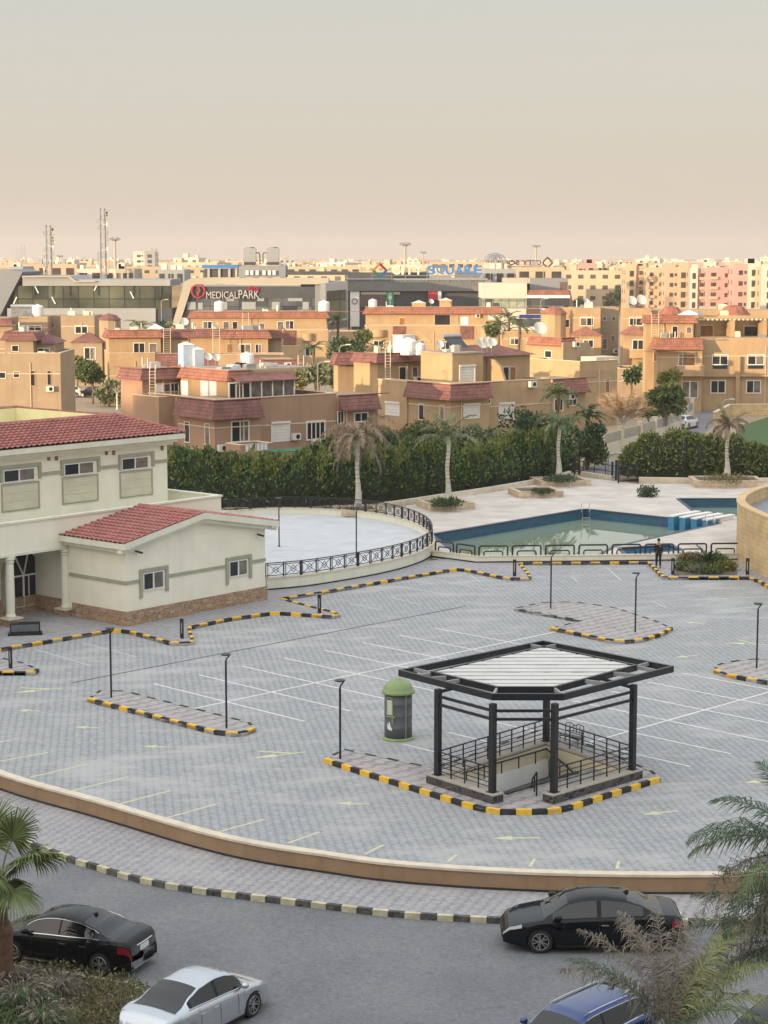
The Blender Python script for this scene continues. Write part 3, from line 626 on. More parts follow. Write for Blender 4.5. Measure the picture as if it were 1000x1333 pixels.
for i in range(len(rs)-1):
    a, b = rs[i], rs[i+1]; d = b-a; m = MB(); up = Vector((0,0,1))
    m.bar(a, a+up*RH, .075); m.bar(a+d*.12, a+d*.12+up*RH, .045)
    m.bar(a+up*.1, b+up*.1, .04); m.bar(a+up*(RH-.1), b+up*(RH-.1), .04); m.bar(a+up*RH, b+up*RH, .07,.05)
    lo = a+d*.12; 
    m.bar(lo+up*.1, b+up*(RH-.1), .028); m.bar(lo+up*(RH-.1), b+up*.1, .028)
    mid = lo.lerp(b,.5); e = (b-lo)*.2
    for q,w in (((mid-e+up*(RH*.5)),(mid+up*(RH*.75))),((mid+up*(RH*.75)),(mid+e+up*(RH*.5))),((mid+e+up*(RH*.5)),(mid+up*(RH*.25))),((mid+up*(RH*.25)),(mid-e+up*(RH*.5)))): m.bar(q,w,.026)
    if i % 4 == 2:
        m.bar(a+d*.0+up*0, a+up*RH*.98, .14)
    m.build('rail_panel', 'black_metal', rl)
lamp(G(363.5,711.5,.38), 'slim black lamp on the round terrace nearest the clubhouse roof', .38)
lamp(G(464,726,.38), 'slim black lamp on the round terrace, before the dead palm', .38)

# ------------------------------------------------------------ pool deck, pools, low wall with hoop rails
DZ = .45
def zP(u,v,z=DZ): p = G(u,v,z); return (p.x,p.y)
Lc, Ap, Rc = (Vector((*zP(*q),0)) for q in ((563,695.5),(762,662.5),(925,683)))
eb = (Ap-Lc).normalized(); ea = Vector((eb.y,-eb.x,0)); Wd = (Rc-Ap).dot(ea)
Rc = Ap+ea*Wd
pw_base = [G(563,727.5),G(620,735),G(780,733.5),G(966,731)]
pwb = [Vector((p.x,p.y,0)) for p in pw_base]
deck_outer = [Vector((p.x,p.y,0)) for p in offs(pwb,.12)]
fl_ = offs(pwb,.55); nb = Vector((*zP(797,711.5),0))
pool = [Lc, Ap, Rc, nb, fl_[2], fl_[1], fl_[1]+(fl_[0]-fl_[1])*.45]
kid = [Vector((*zP(*q),0)) for q in ((808,713),(872,709.5),(886,716),(816,721.5))]
p2 = [Vector((*zP(*q),0)) for q in ((884,649),(1010,649),(1010,676),(906,666))]
far = [G(u,v,DZ) for u,v in [(1100,628),(1000,629),(830,630),(805,627),(745,619),(720,626),(640,641),(560,653),(520,660),(480,664),(300,664),(200,664)]]
far = [Vector((p.x,p.y,0)) for p in far]
ring = deck_outer+[Vector((24.5,122,0)),Vector((45,124,0)),Vector((45,150,0))]+far+[Vector((tp[-1].x-4,136.5,0))]
tri = [p for p in offs(tp,-.01)[::-1] ]
k1 = [i for i,p in enumerate(tri)][0]
# follow the terrace wall back to the fence corner
near_i = min(range(len(tri)), key=lambda i: (tri[i]-deck_outer[0]).length)
ring += tri[:near_i]
fillpoly('pool_deck', [ring, pool, kid, p2], DZ, 'deck_stone', kind='structure')
m = MB(); m.prism([(p.x,p.y) for p in pwb+offs(pwb,.3)[::-1]], 0, .01)
fw = thing('pool_wall', 'low cream wall between the car park and the pool deck', 'wall', (pwb[1].x,pwb[1].y,0))
m = MB(); c = MB(); k0 = MB(); po = offs(pwb,-.04); pi = offs(pwb,.3); pi2 = offs(pwb,.34); pk = offs(pwb,-.035)
for i in range(3):
    m.prism([pwb[i],pwb[i+1],pi[i+1],pi[i]], 0, .47); c.prism([po[i],po[i+1],pi2[i+1],pi2[i]], .47, .54); k0.prism([pk[i],pk[i+1],pwb[i+1],pwb[i]], .1, .2)
m.build('wall_face', 'stucco_cream', fw); c.build('coping', 'cap_cream', fw); k0.build('skirting', 'kerb_black', fw)
hoop_runs = [(G(565,716,.54),G(620,724.5,.54),2),(G(623,724.6,.54),G(961,721.5,.54),8)]
rr = offs(pwb,.15)
hc = 0
def hoop(a, b, k):
    r = thing('hoop_rail', 'black rounded hoop barrier, number %d along the low pool wall' % k, 'hoop rail', (a+b)/2)
    d = (b-a).normalized(); up = Vector((0,0,1)); L_ = (b-a).length
    def arch(x0,x1,h,w,rd=.12):
        pts = [a+d*x0, a+d*x0+up*(h-rd)]; 
        for t in (30,60,90): pts.append(a+d*(x0+rd-rd*math.cos(R_(t)))+up*(h-rd+rd*math.sin(R_(t))))
        for t in (90,60,30): pts.append(a+d*(x1-rd+rd*math.cos(R_(t)))+up*(h-rd+rd*math.sin(R_(t))))
        pts += [a+d*x1+up*(h-rd), a+d*x1]; return pts
    MB().tube(arch(.03,L_-.03,.60,0), .055, 6).build('outer_hoop', 'black_metal', r)
    MB().tube(arch(L_*.18,L_*.82,.27,0), .045, 6).build('inner_hoop', 'black_metal', r)
ords = ['nearest the round terrace','second from the round terrace','third from the round terrace','fourth from the round terrace','fifth from the round terrace','sixth from the round terrace','seventh from the round terrace','just left of the standing man','just right of the standing man','last before the curved stone wall']
n_h = 0
for (s0,s1,n) in ((rr[0],rr[1],2),(rr[1],rr[3],8)):
    for k in range(n):
        a = s0.lerp(s1,(k+.06)/n); b = s0.lerp(s1,(k+.94)/n); a = Vector((a.x,a.y,.54)); b = Vector((b.x,b.y,.54))
        hoop(a,b,n_h); 
        ob = [o for o in bpy.data.objects if o.name.startswith('hoop_rail')][-1]
        n_h += 1
hl = sorted([o for o in bpy.data.objects if o.name.startswith('hoop_rail') and o.type == 'EMPTY'], key=lambda o: o.location.x)
for o, w in zip(hl, ords): o['label'] = 'black rounded hoop rail on the low pool wall, '+w; o['group'] = 'hoop rails on the low pool wall'
# pool basins
def basin(name, pts, depth, water, label, wallmat='pool_blue'):
    r = thing(name, label, 'pool', (pts[0].x,pts[0].y,0), kind='structure'); m = MB(); cp = MB(); n = len(pts)
    cx = sum((p for p in pts), Vector())/n
    for i in range(n):
        a, b = pts[i], pts[(i+1)%n]; d = (b-a).normalized(); nn_ = Vector((-d.y,d.x,0))
        if nn_.dot(cx-(a+b)/2) < 0: nn_ = -nn_
        m.poly([(a.x,a.y,DZ-depth),(b.x,b.y,DZ-depth),(b.x,b.y,DZ-.1),(a.x,a.y,DZ-.1)])
        for s,(w0,w1,z0,z1) in enumerate(((-.28,.03,DZ-.1,DZ+.012),)):
            a1 = a+nn_*w0; b1 = b+nn_*w0; a2_ = a+nn_*w1; b2 = b+nn_*w1
            cp.prism([a1,b1,b2,a2_], z0, z1+i*.0006)
    m.poly([(p.x,p.y,DZ-depth) for p in pts]); m.build('basin_wall', wallmat, r); cp.build('coping_edge', 'pool_coping', r)
    if water is not None:
        MB().poly([(p.x,p.y,DZ-water) for p in pts]).build('pool_water', 'water', r)
    return r
basin('swimming_pool', pool, 1.8, .72, 'large swimming pool')
basin('swimming_pool', p2, 1.6, .7, 'second pool')
basin('paddling_pool', kid, .7, None, 'small bright blue basin', 'pool_bright')
# starting blocks at the far right corner of the main pool
lab = ['leftmost','second from left','second from right','rightmost']
for k in range(4):
    o = Rc-ea*(.5+.95*(3-k)); s = ea
    fr = frame(Vector((o.x,o.y,DZ)), eb)
    r = thing('starting_block', 'white starting slab on a blue block at the pool corner, %s of four' % lab[k], 'starting block', (o.x,o.y,DZ), group='starting blocks at the pool corner')
    m = MB(fr); m.box(-1.0,2.6,-.24,.24,.24,.33); m.build('platform', 'white_slab', r)
    m = MB(fr); m.box(-.96,.3,-.235,.235,-1.3,.24); m.build('block', 'pool_bright', r)
    m = MB(fr); m.box(.7,2.4,-.2,.2,.01,.24); m.build('rear_block', 'white_slab', r)
for (u,v,label) in ((763,668,'steel pool ladder at the far corner of the main pool'),(925,684,'steel pool ladder beside the starting slabs')):
    p = G(u,v,DZ); r = thing('pool_ladder', label, 'ladder', p)
    for dx in (-.28,.28):
        q = p+Vector((dx,0,0)); MB().tube([q+Vector((0,.55,0)),q+Vector((0,.5,.55)),q+Vector((0,.3,.72)),q+Vector((0,.05,.65)),q+Vector((0,-.1,.3)),q+Vector((0,-.12,-1.3))],.025,6).build('handrail','chrome',r)
    m = MB(); [m.box(p.x-.28,p.x+.28,p.y-.16,p.y-.08,DZ-.35-.3*k,DZ-.31-.3*k) for k in range(3)]; m.build('rung','chrome',r)

# ------------------------------------------------------------ stone wall of the raised ramp, right
bs = [(1075,792),(1030,775),(1000,758),(980,744),(967,733)]
swb = [G(u,v) for u,v in bs]; swb = [Vector((p.x,p.y,0)) for p in swb]
sw = smoothpath([Vector((24.8,104.5,0)),Vector((23.1,110.5,0)),Vector((22.25,116,0)),Vector((22.3,120.2,0)),Vector((23.4,124.2,0)),Vector((25.6,128.4,0)),Vector((29.5,132.4,0)),Vector((35,135.4,0))],6)
SWH = 3.75
r = thing('stone_wall', 'tall curved honey coloured stone block wall enclosing the raised ramp at the right edge', 'wall', (sw[12].x,sw[12].y,0))
so_ = offs(sw,.0); si = offs(sw,-.45); si0 = offs(sw,-.35); so2 = offs(sw,.05); m = MB(); c = MB()
for i in range(len(sw)-1):
    m.prism([sw[i],sw[i+1],si[i+1],si[i]], 0, SWH-.12); c.prism([so2[i],so2[i+1],offs(sw,-.5)[i+1],offs(sw,-.5)[i]], SWH-.12, SWH)
# coursed stone uses arc length so the blocks run round the curve
mo = m.build('stone_face', 'block_stone', r, smooth=False); c.build('coping', mat('honey_cap', (.60,.43,.24), (.5,.36,.2), ns=2), r)
uvl = mo.data.uv_layers[0].data; acc = 0; seg = []
for i in range(len(sw)-1): seg.append(acc); acc += (sw[i+1]-sw[i]).length
for pi_, pg in enumerate(mo.data.polygons):
    i = pi_//6
    for l in pg.loop_indices:
        co = mo.data.vertices[mo.data.loops[l].vertex_index].co; wco = WM[mo.name] @ co
        d = (sw[i+1]-sw[i]).normalized(); uvl[l].uv = (seg[i]+(Vector((wco.x,wco.y,0))-sw[i]).dot(d), wco.z)
MB().prism([(p.x,p.y) for p in si0]+[(90,135),(90,100)], -.03, 2.9).build('ramp_deck', mat('ramp_grey',(.26,.26,.29),(.22,.22,.245),ns=1.5,detail=8), kind='structure')
# ------------------------------------------------------------ buildings: faces of walls carry windows given by where they sit in the view
mat('villa_wall', (.43,.30,.175), (.35,.245,.14), ns=.5, detail=8, streak=.22); mat('villa_pink', (.36,.23,.155), (.30,.195,.13), ns=.5, detail=8, streak=.25)
mat('villa_dull', (.35,.265,.175), (.29,.22,.145), ns=.5, detail=8, streak=.3); mat('villa_trim', (.62,.50,.36), (.55,.44,.31), ns=1)
mat('flat_roof', (.36,.31,.25), (.27,.235,.19), ns=.6, detail=8); mat('win_frame', (.66,.64,.60), rough=.5); mat('shutter', (.66,.65,.62), (.60,.59,.565), ns=3, rough=.5)
mat('wood', (.30,.14,.06), (.22,.10,.045), ns=3); mat('ac_white', (.62,.61,.57), (.52,.51,.48), ns=3); mat('tank_white', (.70,.70,.70), (.60,.60,.60), ns=2, rough=.4)
tilemat('tile_red', (.36,.155,.10), (.28,.12,.085)); tilemat('tile_maroon', (.25,.115,.10), (.19,.09,.08))
mat('club_tile', (.42,.175,.15), (.28,.115,.10), ns=1.5, detail=8, rough=.7, island=.0); mat('sunlit_wall', (.72,.66,.36), (.66,.60,.33), ns=1)  # the second colour has the roof parapet's yellow sunlight painted in
mat('net', (.03,.12,.06), (.05,.16,.08), ns=4)
def solve_col(o, d, u, z):                # distance along d from o until column u
    k = (u-500)/F; A = d.x-k*d.y*CT; B_ = k*(o.y*CT+(CAMZ-z)*ST)-o.x
    return B_/A
class Face:
    def __init__(s, o, d, n, L_, z0, z1, parent): s.o = Vector((o.x,o.y,0)); s.d = d; s.n = n; s.L = L_; s.z0 = z0; s.z1 = z1; s.parent = parent
    def hit(s, u, v):
        r = ray(u, v); o = s.o-Vector((0,0,CAMZ)); t = o.dot(s.n)/r.dot(s.n); p = r*t
        return (p-Vector((s.o.x,s.o.y,-0))).dot(s.d), p.z+CAMZ
    def P(s, a, z, out=0): q = s.o+s.d*a+s.n*out; return Vector((q.x,q.y,z))
    def rect(s, mb, a0, a1, z0, z1, o0, o1):
        vs = [s.P(a,z,o) for o in (o0,o1) for a,z in ((a0,z0),(a1,z0),(a1,z1),(a0,z1))]
        mb.add(vs, [(0,1,2,3),(4,7,6,5),(0,4,5,1),(1,5,6,2),(2,6,7,3),(3,7,4,0)] if s.d.cross(Vector((0,0,1))).dot(s.n) < 0 else [(0,3,2,1),(4,5,6,7),(0,1,5,4),(1,2,6,5),(2,3,7,6),(3,0,4,7)])
    def win(s, u0, v0, u1, v1, kind='win', n=2, lab=None):
        um, vm = (u0+u1)/2, (v0+v1)/2
        a0 = s.hit(u0,vm)[0]; a1 = s.hit(u1,vm)[0]; z1 = s.hit(um,v0)[1]; z0 = s.hit(um,v1)[1]
        if a0 > a1: a0, a1 = a1, a0
        return s.winm(a0, a1, z0, z1, kind, n)
    def winm(s, a0, a1, z0, z1, kind='win', n=2):
        w = min(.12, (a1-a0)*.10); m = MB(); g = MB(); g2 = None; nm = 'window'; fm = 'win_frame'; gm = 'glass_dark'
        if kind == 'shutter':
            s.rect(m, a0-w, a1+w, z1, z1+.16, 0, .16); s.rect(m, a0-w, a0, z0, z1, 0, .07); s.rect(m, a1, a1+w, z0, z1, 0, .07)
            f = m.build('window', 'win_frame', s.parent)
            k = max(3, int((z1-z0)/.25))
            for i in range(k): s.rect(g, a0, a1, z0+(z1-z0)*i/k, z0+(z1-z0)*(i+.93)/k, -.02, .035)
            g.build('roller_shutter', 'shutter', f); return
        if kind == 'wood': nm = 'door'; fm = 'villa_trim'; gm = 'wood'
        if kind == 'white': nm = 'door'; gm = 'pvc'
        if kind == 'dark': fm = 'villa_trim'
        s.rect(m, a0-w, a1+w, z1, z1+w, -.03, .06); s.rect(m, a0-w, a1+w, z0-w, z0, -.03, .09)
        s.rect(m, a0-w, a0, z0, z1, -.03, .06); s.rect(m, a1, a1+w, z0, z1, -.03, .06)
        for i in range(1, n): c = a0+(a1-a0)*i/n; s.rect(m, c-w*.35, c+w*.35, z0, z1, -.02, .045)
        f = m.build(nm, fm, s.parent)
        s.rect(g, a0, a1, z0, z1, -.02, .012); g.build('pane' if gm != 'wood' else 'leaf', gm, f)
        if kind == 'win' and rnd.random() < .5:
            c = MB(); c0 = a0+(a1-a0)*(rnd.choice((0,.5)) if n > 1 else 0); s.rect(c, c0+.02, c0+(a1-a0)*(.48 if n > 1 else .98), z0+.02, z1-.02, .0125, .0165); c.build('curtain', 'glass_curtain', f)
    def line(s, v=None, z=None, h=.10, out=.05, m='villa_trim', a0=0, a1=None, u=None):
        if z is None: z = s.hit(u if u is not None else PX(s.P(0,s.z0))[0], v)[1]
        mb = MB(); s.rect(mb, a0, a1 if a1 is not None else s.L, z-h/2, z+h/2, -.02, out); mb.build('string_course', m, s.parent)
    def ac(s, u, v):
        a, z = s.hit(u, v); m = MB(); s.rect(m, a-.42, a+.42, z-.3, z+.3, .12, .46); r = m.build('ac_unit', 'ac_white', s.parent)
        g = MB(); c = s.P(a+.1, z, .47); k = 12; g.poly([c+s.d*(.22*math.cos(2*math.pi*i/k))+Vector((0,0,.22*math.sin(2*math.pi*i/k))) for i in range(k)][::-1]); g.build('fan', 'glass_dark', r)
class Block:
    def __init__(s, parent, u, y, ang, uR, uL=None, vtop=None, z1=None, z0=-.03, depth=None, mat_='villa_wall', name='wall', parapet=.0, corner=None, roofm='flat_roof', len=None, cap=True):
        s.z0 = z0; d1 = D2(ang); d2 = D2(ang+90); s.m = mat_
        if z1 is None: z1 = ZV(XD(u,y).x, y, vtop)
        zm = z1 if z0 < 1 else (z1+z0)/2
        s.c = corner if corner is not None else XD(u, y, z1)
        L1 = len if len is not None else solve_col(s.c, d1, uR, z1)
        L2 = depth if depth is not None else solve_col(s.c, d2, uL, z1)
        if L2 <= .3 or L2 > 22: L2 = 8.0
        s.z1 = z1; s.L1 = L1; s.L2 = L2; s.parent = parent; s.d1 = d1; s.d2 = d2
        s.T = frame(s.c, d1); m = MB(s.T); m.box(0, L1, 0, L2, z0, z1-parapet)
        if parapet:
            w = .22
            for b in ((0,L1,0,w),(0,L1,L2-w,L2),(0,w,w,L2-w),(L1-w,L1,w,L2-w)): m.box(*b, z1-parapet-.02*0, z1)
        s.o = m.build(name, mat_, parent)
        if parapet and cap:
            m = MB(s.T); w = .27; e = .05
            for b in ((-e,L1+e,-e,w),(-e,L1+e,L2-w,L2+e),(-e,w,w,L2-w),(L1-w,L1+e,w,L2-w)): m.box(*b, z1, z1+.07)
            m.build('coping', 'villa_trim', parent)
        if L1 > 4 and z0 < 1 and z1 > 4:
            m = MB(s.T); x_ = L1*(.2+.6*((u*7.3+y)%1)); m.bar((x_,-.07,0),(x_,-.07,z1-1.0),.09); m.build('downpipe','villa_trim',parent)
        if z1 > 8 and L1 > 3 and L2 > 3 and z1 < 11.5:
            q_ = random.Random(int(u*13+y*7))
            for k in range(q_.randint(3,6)):
                m = MB(s.T); x_, y_ = q_.uniform(.8,L1-.9), q_.uniform(.8,min(L2,6)-.8); zz = z1-parapet; h_ = q_.uniform(.3,1.1)
                if k % 2: m.tube([(x_,y_,zz),(x_,y_,zz+h_)],q_.uniform(.04,.12),8); m.build('roof_vent','steel',parent)
                else: w_ = q_.uniform(.25,.6); m.box(x_-w_,x_+w_,y_-w_*.6,y_+w_*.6,zz,zz+h_*.7); m.box(x_-w_*.8,x_+w_*.8,y_-w_*.5,y_+w_*.5,zz+h_*.7,zz+h_*.78); m.build('roof_box',q_.choice(('ac_white','cap_cream','steel')),parent)
        s.R = Face(s.c, d1, -d2, L1, z0, z1, parent); s.L = Face(s.c, d2, -d1, L2, z0, z1, parent)
    def band(s, z0, z1, out=.75, sides='RL', mat_='tile_maroon', r0=0, r1=None, l1=None, ov=.0):
        """sloping tiled skirt round the near corner"""
        r1 = r1 if r1 is not None else s.L1; l1 = l1 if l1 is not None else s.L2; m = MB(s.T); e = .03
        path = []
        if 'L' in sides: path += [(-e, l1, -out, l1)]
        if 'L' in sides and 'R' in sides: path += [(-e, -e, -out, -out)]
        elif 'R' in sides: path += [(r0, -e, r0, -out)]
        else: path += [(-e, 0, -out, 0)]
        if 'R' in sides: path += [(r1, -e, r1, -out)]
        if 'r' in sides: path[-1] = (s.L1+e,-e,s.L1+out,-out); path += [(s.L1+e, s.L2, s.L1+out, s.L2)]
        for a, b in zip(path, path[1:]):
            A = (a[0],a[1],z1); B_ = (b[0],b[1],z1); C_ = (b[2],b[3],z0); D_ = (a[2],a[3],z0)
            m.poly([D_, C_, B_, A]); m.poly([(a[2],a[3],z0),(a[0],a[1],z0-.001),(b[0],b[1],z0-.001),(b[2],b[3],z0)])
        for i,a in ((0,path[0]),(1,path[-1])): m.poly([(a[0],a[1],z1),(a[0],a[1],z0),(a[2],a[3],z0)])
        r = m.build('tile_skirt', mat_, s.parent)
        m = MB(s.T)
        for a, b in zip(path, path[1:]): m.bar((a[2],a[3],z0-.03),(b[2],b[3],z0-.03),.12,.09); m.bar((a[0]*1.3,a[1]*1.3,z1+.03),(b[0]*1.3,b[1]*1.3,z1+.03),.16,.08)
        m.build('fascia', mat_, r)
    def zc(s, v): return ZV(s.c.x, s.c.y, v)
def hip(parent, T, x0, x1, y0, y1, z0, h, over=.3, mat_='tile_red'):
    m = MB(T); x0 -= over; x1 += over; y0 -= over; y1 += over; w = min(x1-x0, y1-y0)/2
    if x1-x0 >= y1-y0: r = [(x0+w,(y0+y1)/2,z0+h),(x1-w,(y0+y1)/2,z0+h)]; f = [(0,1,5,4),(1,2,5),(2,3,4,5),(3,0,4),(0,3,2,1)]
    else: r = [((x0+x1)/2,y0+w,z0+h),((x0+x1)/2,y1-w,z0+h)]; f = [(0,1,4),(1,2,5,4),(2,3,5),(3,0,4,5),(0,3,2,1)]
    return m.add([(x0,y0,z0),(x1,y0,z0),(x1,y1,z0),(x0,y1,z0)]+r, f).build('roof', mat_, parent)
def tankon(p, z, label, s=1.0, box=False):
    r = thing('water_tank', label, 'water tank', (p.x,p.y,z)); q = Vector((p.x,p.y,z)); m = MB()
    m.lathe(q, [(.6*s,.0),(.62*s,.1),(.62*s,.5*s),(.64*s,.52*s),(.62*s,.55*s),(.62*s,1.0*s),(.5*s,1.15*s),(.2*s,1.2*s),(.2*s,1.28*s),(0,1.3*s)], 16); m.build('tank', 'tank_white', r, smooth=False)
    m = MB(); m.bar(q+Vector((.64*s,0,.1)), q+Vector((.9*s,.1,-.0)), .05); m.build('pipe', 'steel', r); return r
def dish(p, z, label, s=.55):
    r = thing('satellite_dish', label, 'satellite dish', (p.x,p.y,z)); q = Vector((p.x,p.y,z)); m = MB(); m.tube([q, q+Vector((0,0,.8))], .03, 6); m.build('mast', 'steel', r)
    m = MB(); ax = Vector((.35,-.75,.5)).normalized(); a = ax.cross(Vector((0,0,1))).normalized(); b = a.cross(ax); c = q+Vector((0,0,.9))+ax*.12; vs = [c-ax*.14]; n = 14
    for rr_, dd in ((.6,-.07),(1,.06)): vs += [c+(a*math.cos(2*math.pi*k/n)+b*math.sin(2*math.pi*k/n))*s*rr_+ax*dd for k in range(n)]
    fs = [(0,1+k,1+(k+1)%n) for k in range(n)]+[(1+k,1+n+k,1+n+(k+1)%n,1+(k+1)%n) for k in range(n)]; m.add(vs, fs); m.build('bowl', 'ac_white', r, smooth=True)
    m = MB(); m.tube([c-b*s*.9, c+ax*.5], .015, 5); m.build('feed_arm', 'steel', r)
def dishF(u, v, y, label, s=.55):
    s *= .78; p = XD(u, y, 8); dish(p, ZV(p.x, y, v), label, s)
def tankF(u, v, y, label, s=1.): p = XD(u, y, 8); tankon(p, ZV(p.x, y, v), label, s)

# ------------------------------------------------------------ clubhouse
ch = thing('clubhouse', 'large cream two storey clubhouse with red tiled roofs and columned porch at the left edge', 'building', G(165,818))
O = G(165,818); O.z = 0; e1 = D2(49.3); e2 = D2(139.3); CT_ = frame(O, e1)
def tiled(parent, T, corners, name='roof', pitch=.36, row=.42, amp=.10):
    """barrel tiles: corners = eave a, eave b, top b, top a (local)"""
    a, b, c, d = [Vector(p) for p in corners]; L_ = max((b-a).length, (c-d).length); H_ = max((d-a).length, (c-b).length); nc = max(2, int(L_/pitch)*6); nr = max(1, int(H_/row)); nrm = (b-a).cross(d-a).normalized()
    el = (b-a).normalized(); vs = []; fs = []; rows = []
    for j in range(nr):
        for t, lift in ((j/nr, .085), ((j+1)/nr, .0)):
            base = len(vs); 
            l = a.lerp(d, t); r = b.lerp(c, t)
            for i in range(nc+1):
                p = l.lerp(r, i/nc); s = (p-a).dot(el)
                vs.append(p+nrm*(amp*abs(math.sin(math.pi*s/pitch))**.8+lift))
            rows.append(base)
    for k in range(0, len(rows)-1):
        p, q = rows[k], rows[k+1]
        fs += [(p+i, p+i+1, q+i+1, q+i) for i in range(nc)]
    m = MB(T); m.add(vs, fs); return m.build(name, 'club_tile', parent)
# annex
AL = 10.25; AD = 4.6; zE = 4.42; zA = 5.36
m = MB(CT_); prof = [(0,.0),(AL,.0),(AL,zE),(AL/2,zA),(0,zE)]
m.add([(x,0,z) for x,z in prof]+[(x,AD,z) for x,z in prof], [(0,1,2,3,4),(9,8,7,6,5),(0,5,6,1),(1,6,7,2),(2,7,8,3),(3,8,9,4),(4,9,5,0)]); m.build('annex_wall', 'stucco_pale', ch)
m = MB(CT_); m.box(-.08,AL+.08,-.08,0,-.02,.86); m.box(-.08,0,0,4.2,-.02,.86); m.box(AL,AL+.08,0,6,-.02,.86); m.build('stone_plinth', 'club_stone', ch)
ov = .55; sl_ = (zA-zE)/(AL/2)
def rz(x): return zA-abs(x-AL/2)*sl_+.1
for s_, nm in ((-1,'roof'),(1,'roof')):
    xe = -ov if s_ < 0 else AL+ov
    cs = [(xe,-ov,rz(xe)),(AL/2,-ov,rz(AL/2))]
    if s_ < 0: tiled(ch, CT_, [(xe,AD,rz(xe)),(xe,-ov,rz(xe)),(AL/2,-ov,rz(AL/2)),(AL/2,AD,rz(AL/2))])
    else: tiled(ch, CT_, [(xe,-ov,rz(xe)),(xe,AD,rz(xe)),(AL/2,AD,rz(AL/2)),(AL/2,-ov,rz(AL/2))])
m = MB(CT_); m.tube([(AL/2,-ov,zA+.16),(AL/2,AD,zA+.16)], .11, 8); m.build('ridge', 'club_tile', ch)
m = MB(CT_)                               # raking cornice, two steps
for (o_, z_a, z_b, w) in ((-ov-.02, -.24, .08, .0), (-ov+.2, -.45, -.24, .0)):
    for x0_, x1_ in ((-ov,AL/2),(AL+ov,AL/2)):
        m.add([(x0_,o_,rz(x0_)+z_a),(x1_,o_,rz(x1_)+z_a),(x1_,o_,rz(x1_)+z_b),(x0_,o_,rz(x0_)+z_b),(x0_,0,rz(x0_)+z_a),(x1_,0,rz(x1_)+z_a),(x1_,0,rz(x1_)+z_b-.06),(x0_,0,rz(x0_)+z_b-.06)],
              [(0,1,2,3),(4,7,6,5),(0,4,5,1),(3,2,6,7),(0,3,7,4),(1,5,6,2)])
m.box(-ov-.02,0,-ov,AD,rz(-ov)-.24,rz(-ov)+.06); m.box(-ov+.2,0,-.3,AD,rz(-ov)-.45,rz(-ov)-.241)
m.box(AL,AL+ov+.02,-ov,AD,rz(-ov)-.24,rz(-ov)+.06); m.build('cornice', 'stucco_cream', ch)
fG = Face(O, e1, -e2, AL, 0, 4, ch); fA = Face(O, e2, -e1, AD, 0, 4, ch)
def clubwin(f, u0,v0,u1,v1,n=2, skip_trim=False):
    um, vm = (u0+u1)/2, (v0+v1)/2; a0 = f.hit(u0,vm)[0]; a1 = f.hit(u1,vm)[0]; z1 = f.hit(um,v0)[1]; z0 = f.hit(um,v1)[1]
    m = MB(); w = .06
    f.rect(m,a0,a1,z1-w,z1,-.02,.05); f.rect(m,a0,a1,z0,z0+w,-.02,.07); f.rect(m,a0,a0+w,z0+w,z1-w,-.02,.05); f.rect(m,a1-w,a1,z0+w,z1-w,-.02,.05)
    for i in range(1,n): c = a0+(a1-a0)*i/n; f.rect(m,c-.04,c+.04,z0+w,z1-w,-.02,.045)
    fr = m.build('window','white_paint',ch); g = MB(); f.rect(g,a0+w,a1-w,z0+w,z1-w,-.02,.01); g.build('pane','glass_dark',fr)
    c = MB(); f.rect(c,a0+(a1-a0)/n+.05,a1-w,z0+w,z1-w,.0105,.016); c.build('screen','glass_curtain',fr)
    if not skip_trim:
        t = MB(); f.rect(t,a0-.26,a1+.3,z1+.04,z1+.22,0,.09); f.rect(t,a0-.26,a0-.08,z0-.35,z1+.04,0,.09); f.rect(t,a1+.1,a1+.3,z0-.2,z1+.04,0,.09); t.build('surround','trim_olive',ch)
    return a0,a1,z0,z1
w1_ = clubwin(fG, 186,744,213,767); w2_ = clubwin(fG, 298,729,322,750)
zt = 2.28
for f_,a_,b_ in ((fG,-.05,w1_[0]-.26),(fG,w1_[1]+.3,w2_[0]-.26),(fG,w2_[1]+.3,AL),(fA,.0,4.4)): m = MB(); f_.rect(m,a_,b_,zt,zt+.17,0,.06); m.build('string_course','trim_olive',ch)
for u,v in ((178,718),(336,696)):
    a,z = fG.hit(u,v); m = MB(); q = fG.P(a,z,.02); m.tube([q,q+fG.n*.2+Vector((0,0,.03))],.03,6); m.tube([q+fG.n*.2-e1*.28+Vector((0,0,.08)),q+fG.n*.3+e1*.12+Vector((0,0,-.06))],.055,8); m.build('wall_camera','black_metal',ch)
# porch: slab band, columns, recessed stone wall with arched window
PY = 4.55; RY = 7.3; PB = 3.72
TBX = solve_col(CT_ @ Vector((0,PY,0)), e1, 288, 5.3)
m = MB(CT_); m.box(-30,TBX,PY,PY+.25,PB,5.4); m.box(0.01,TBX-.01,PY+.001,RY,0,3.95); m.box(-30,0,PY+.25,RY,PB,3.949); m.box(TBX-.25,TBX,PY+.25,RY+4,3.951,5.4); m.build('porch_fascia','stucco_pale',ch)
m = MB(CT_); m.box(-30,TBX+.07,PY-.07,PY+.3,5.4,5.5); m.box(TBX-.3,TBX+.07,PY+.3,RY+4,5.4,5.5); m.box(-30,.0,PY-.05,PY,PB-.001,PB+.14); m.build('porch_coping','stucco_cream',ch)
m = MB(CT_); m.box(-30,0,RY,RY+.3,0,3.95); m.build('porch_wall', brickmat('porch_stone',(.60,.56,.42),(.50,.465,.35),(.36,.34,.26),1.1,.42,ms=.012,ns=2),ch)
m = MB(CT_); m.box(-30,0,RY-.08,RY,-.02,.95); m.box(-.08,0,PY,RY-.08,-.02,.95) ; m.build('stone_plinth','club_stone',ch)
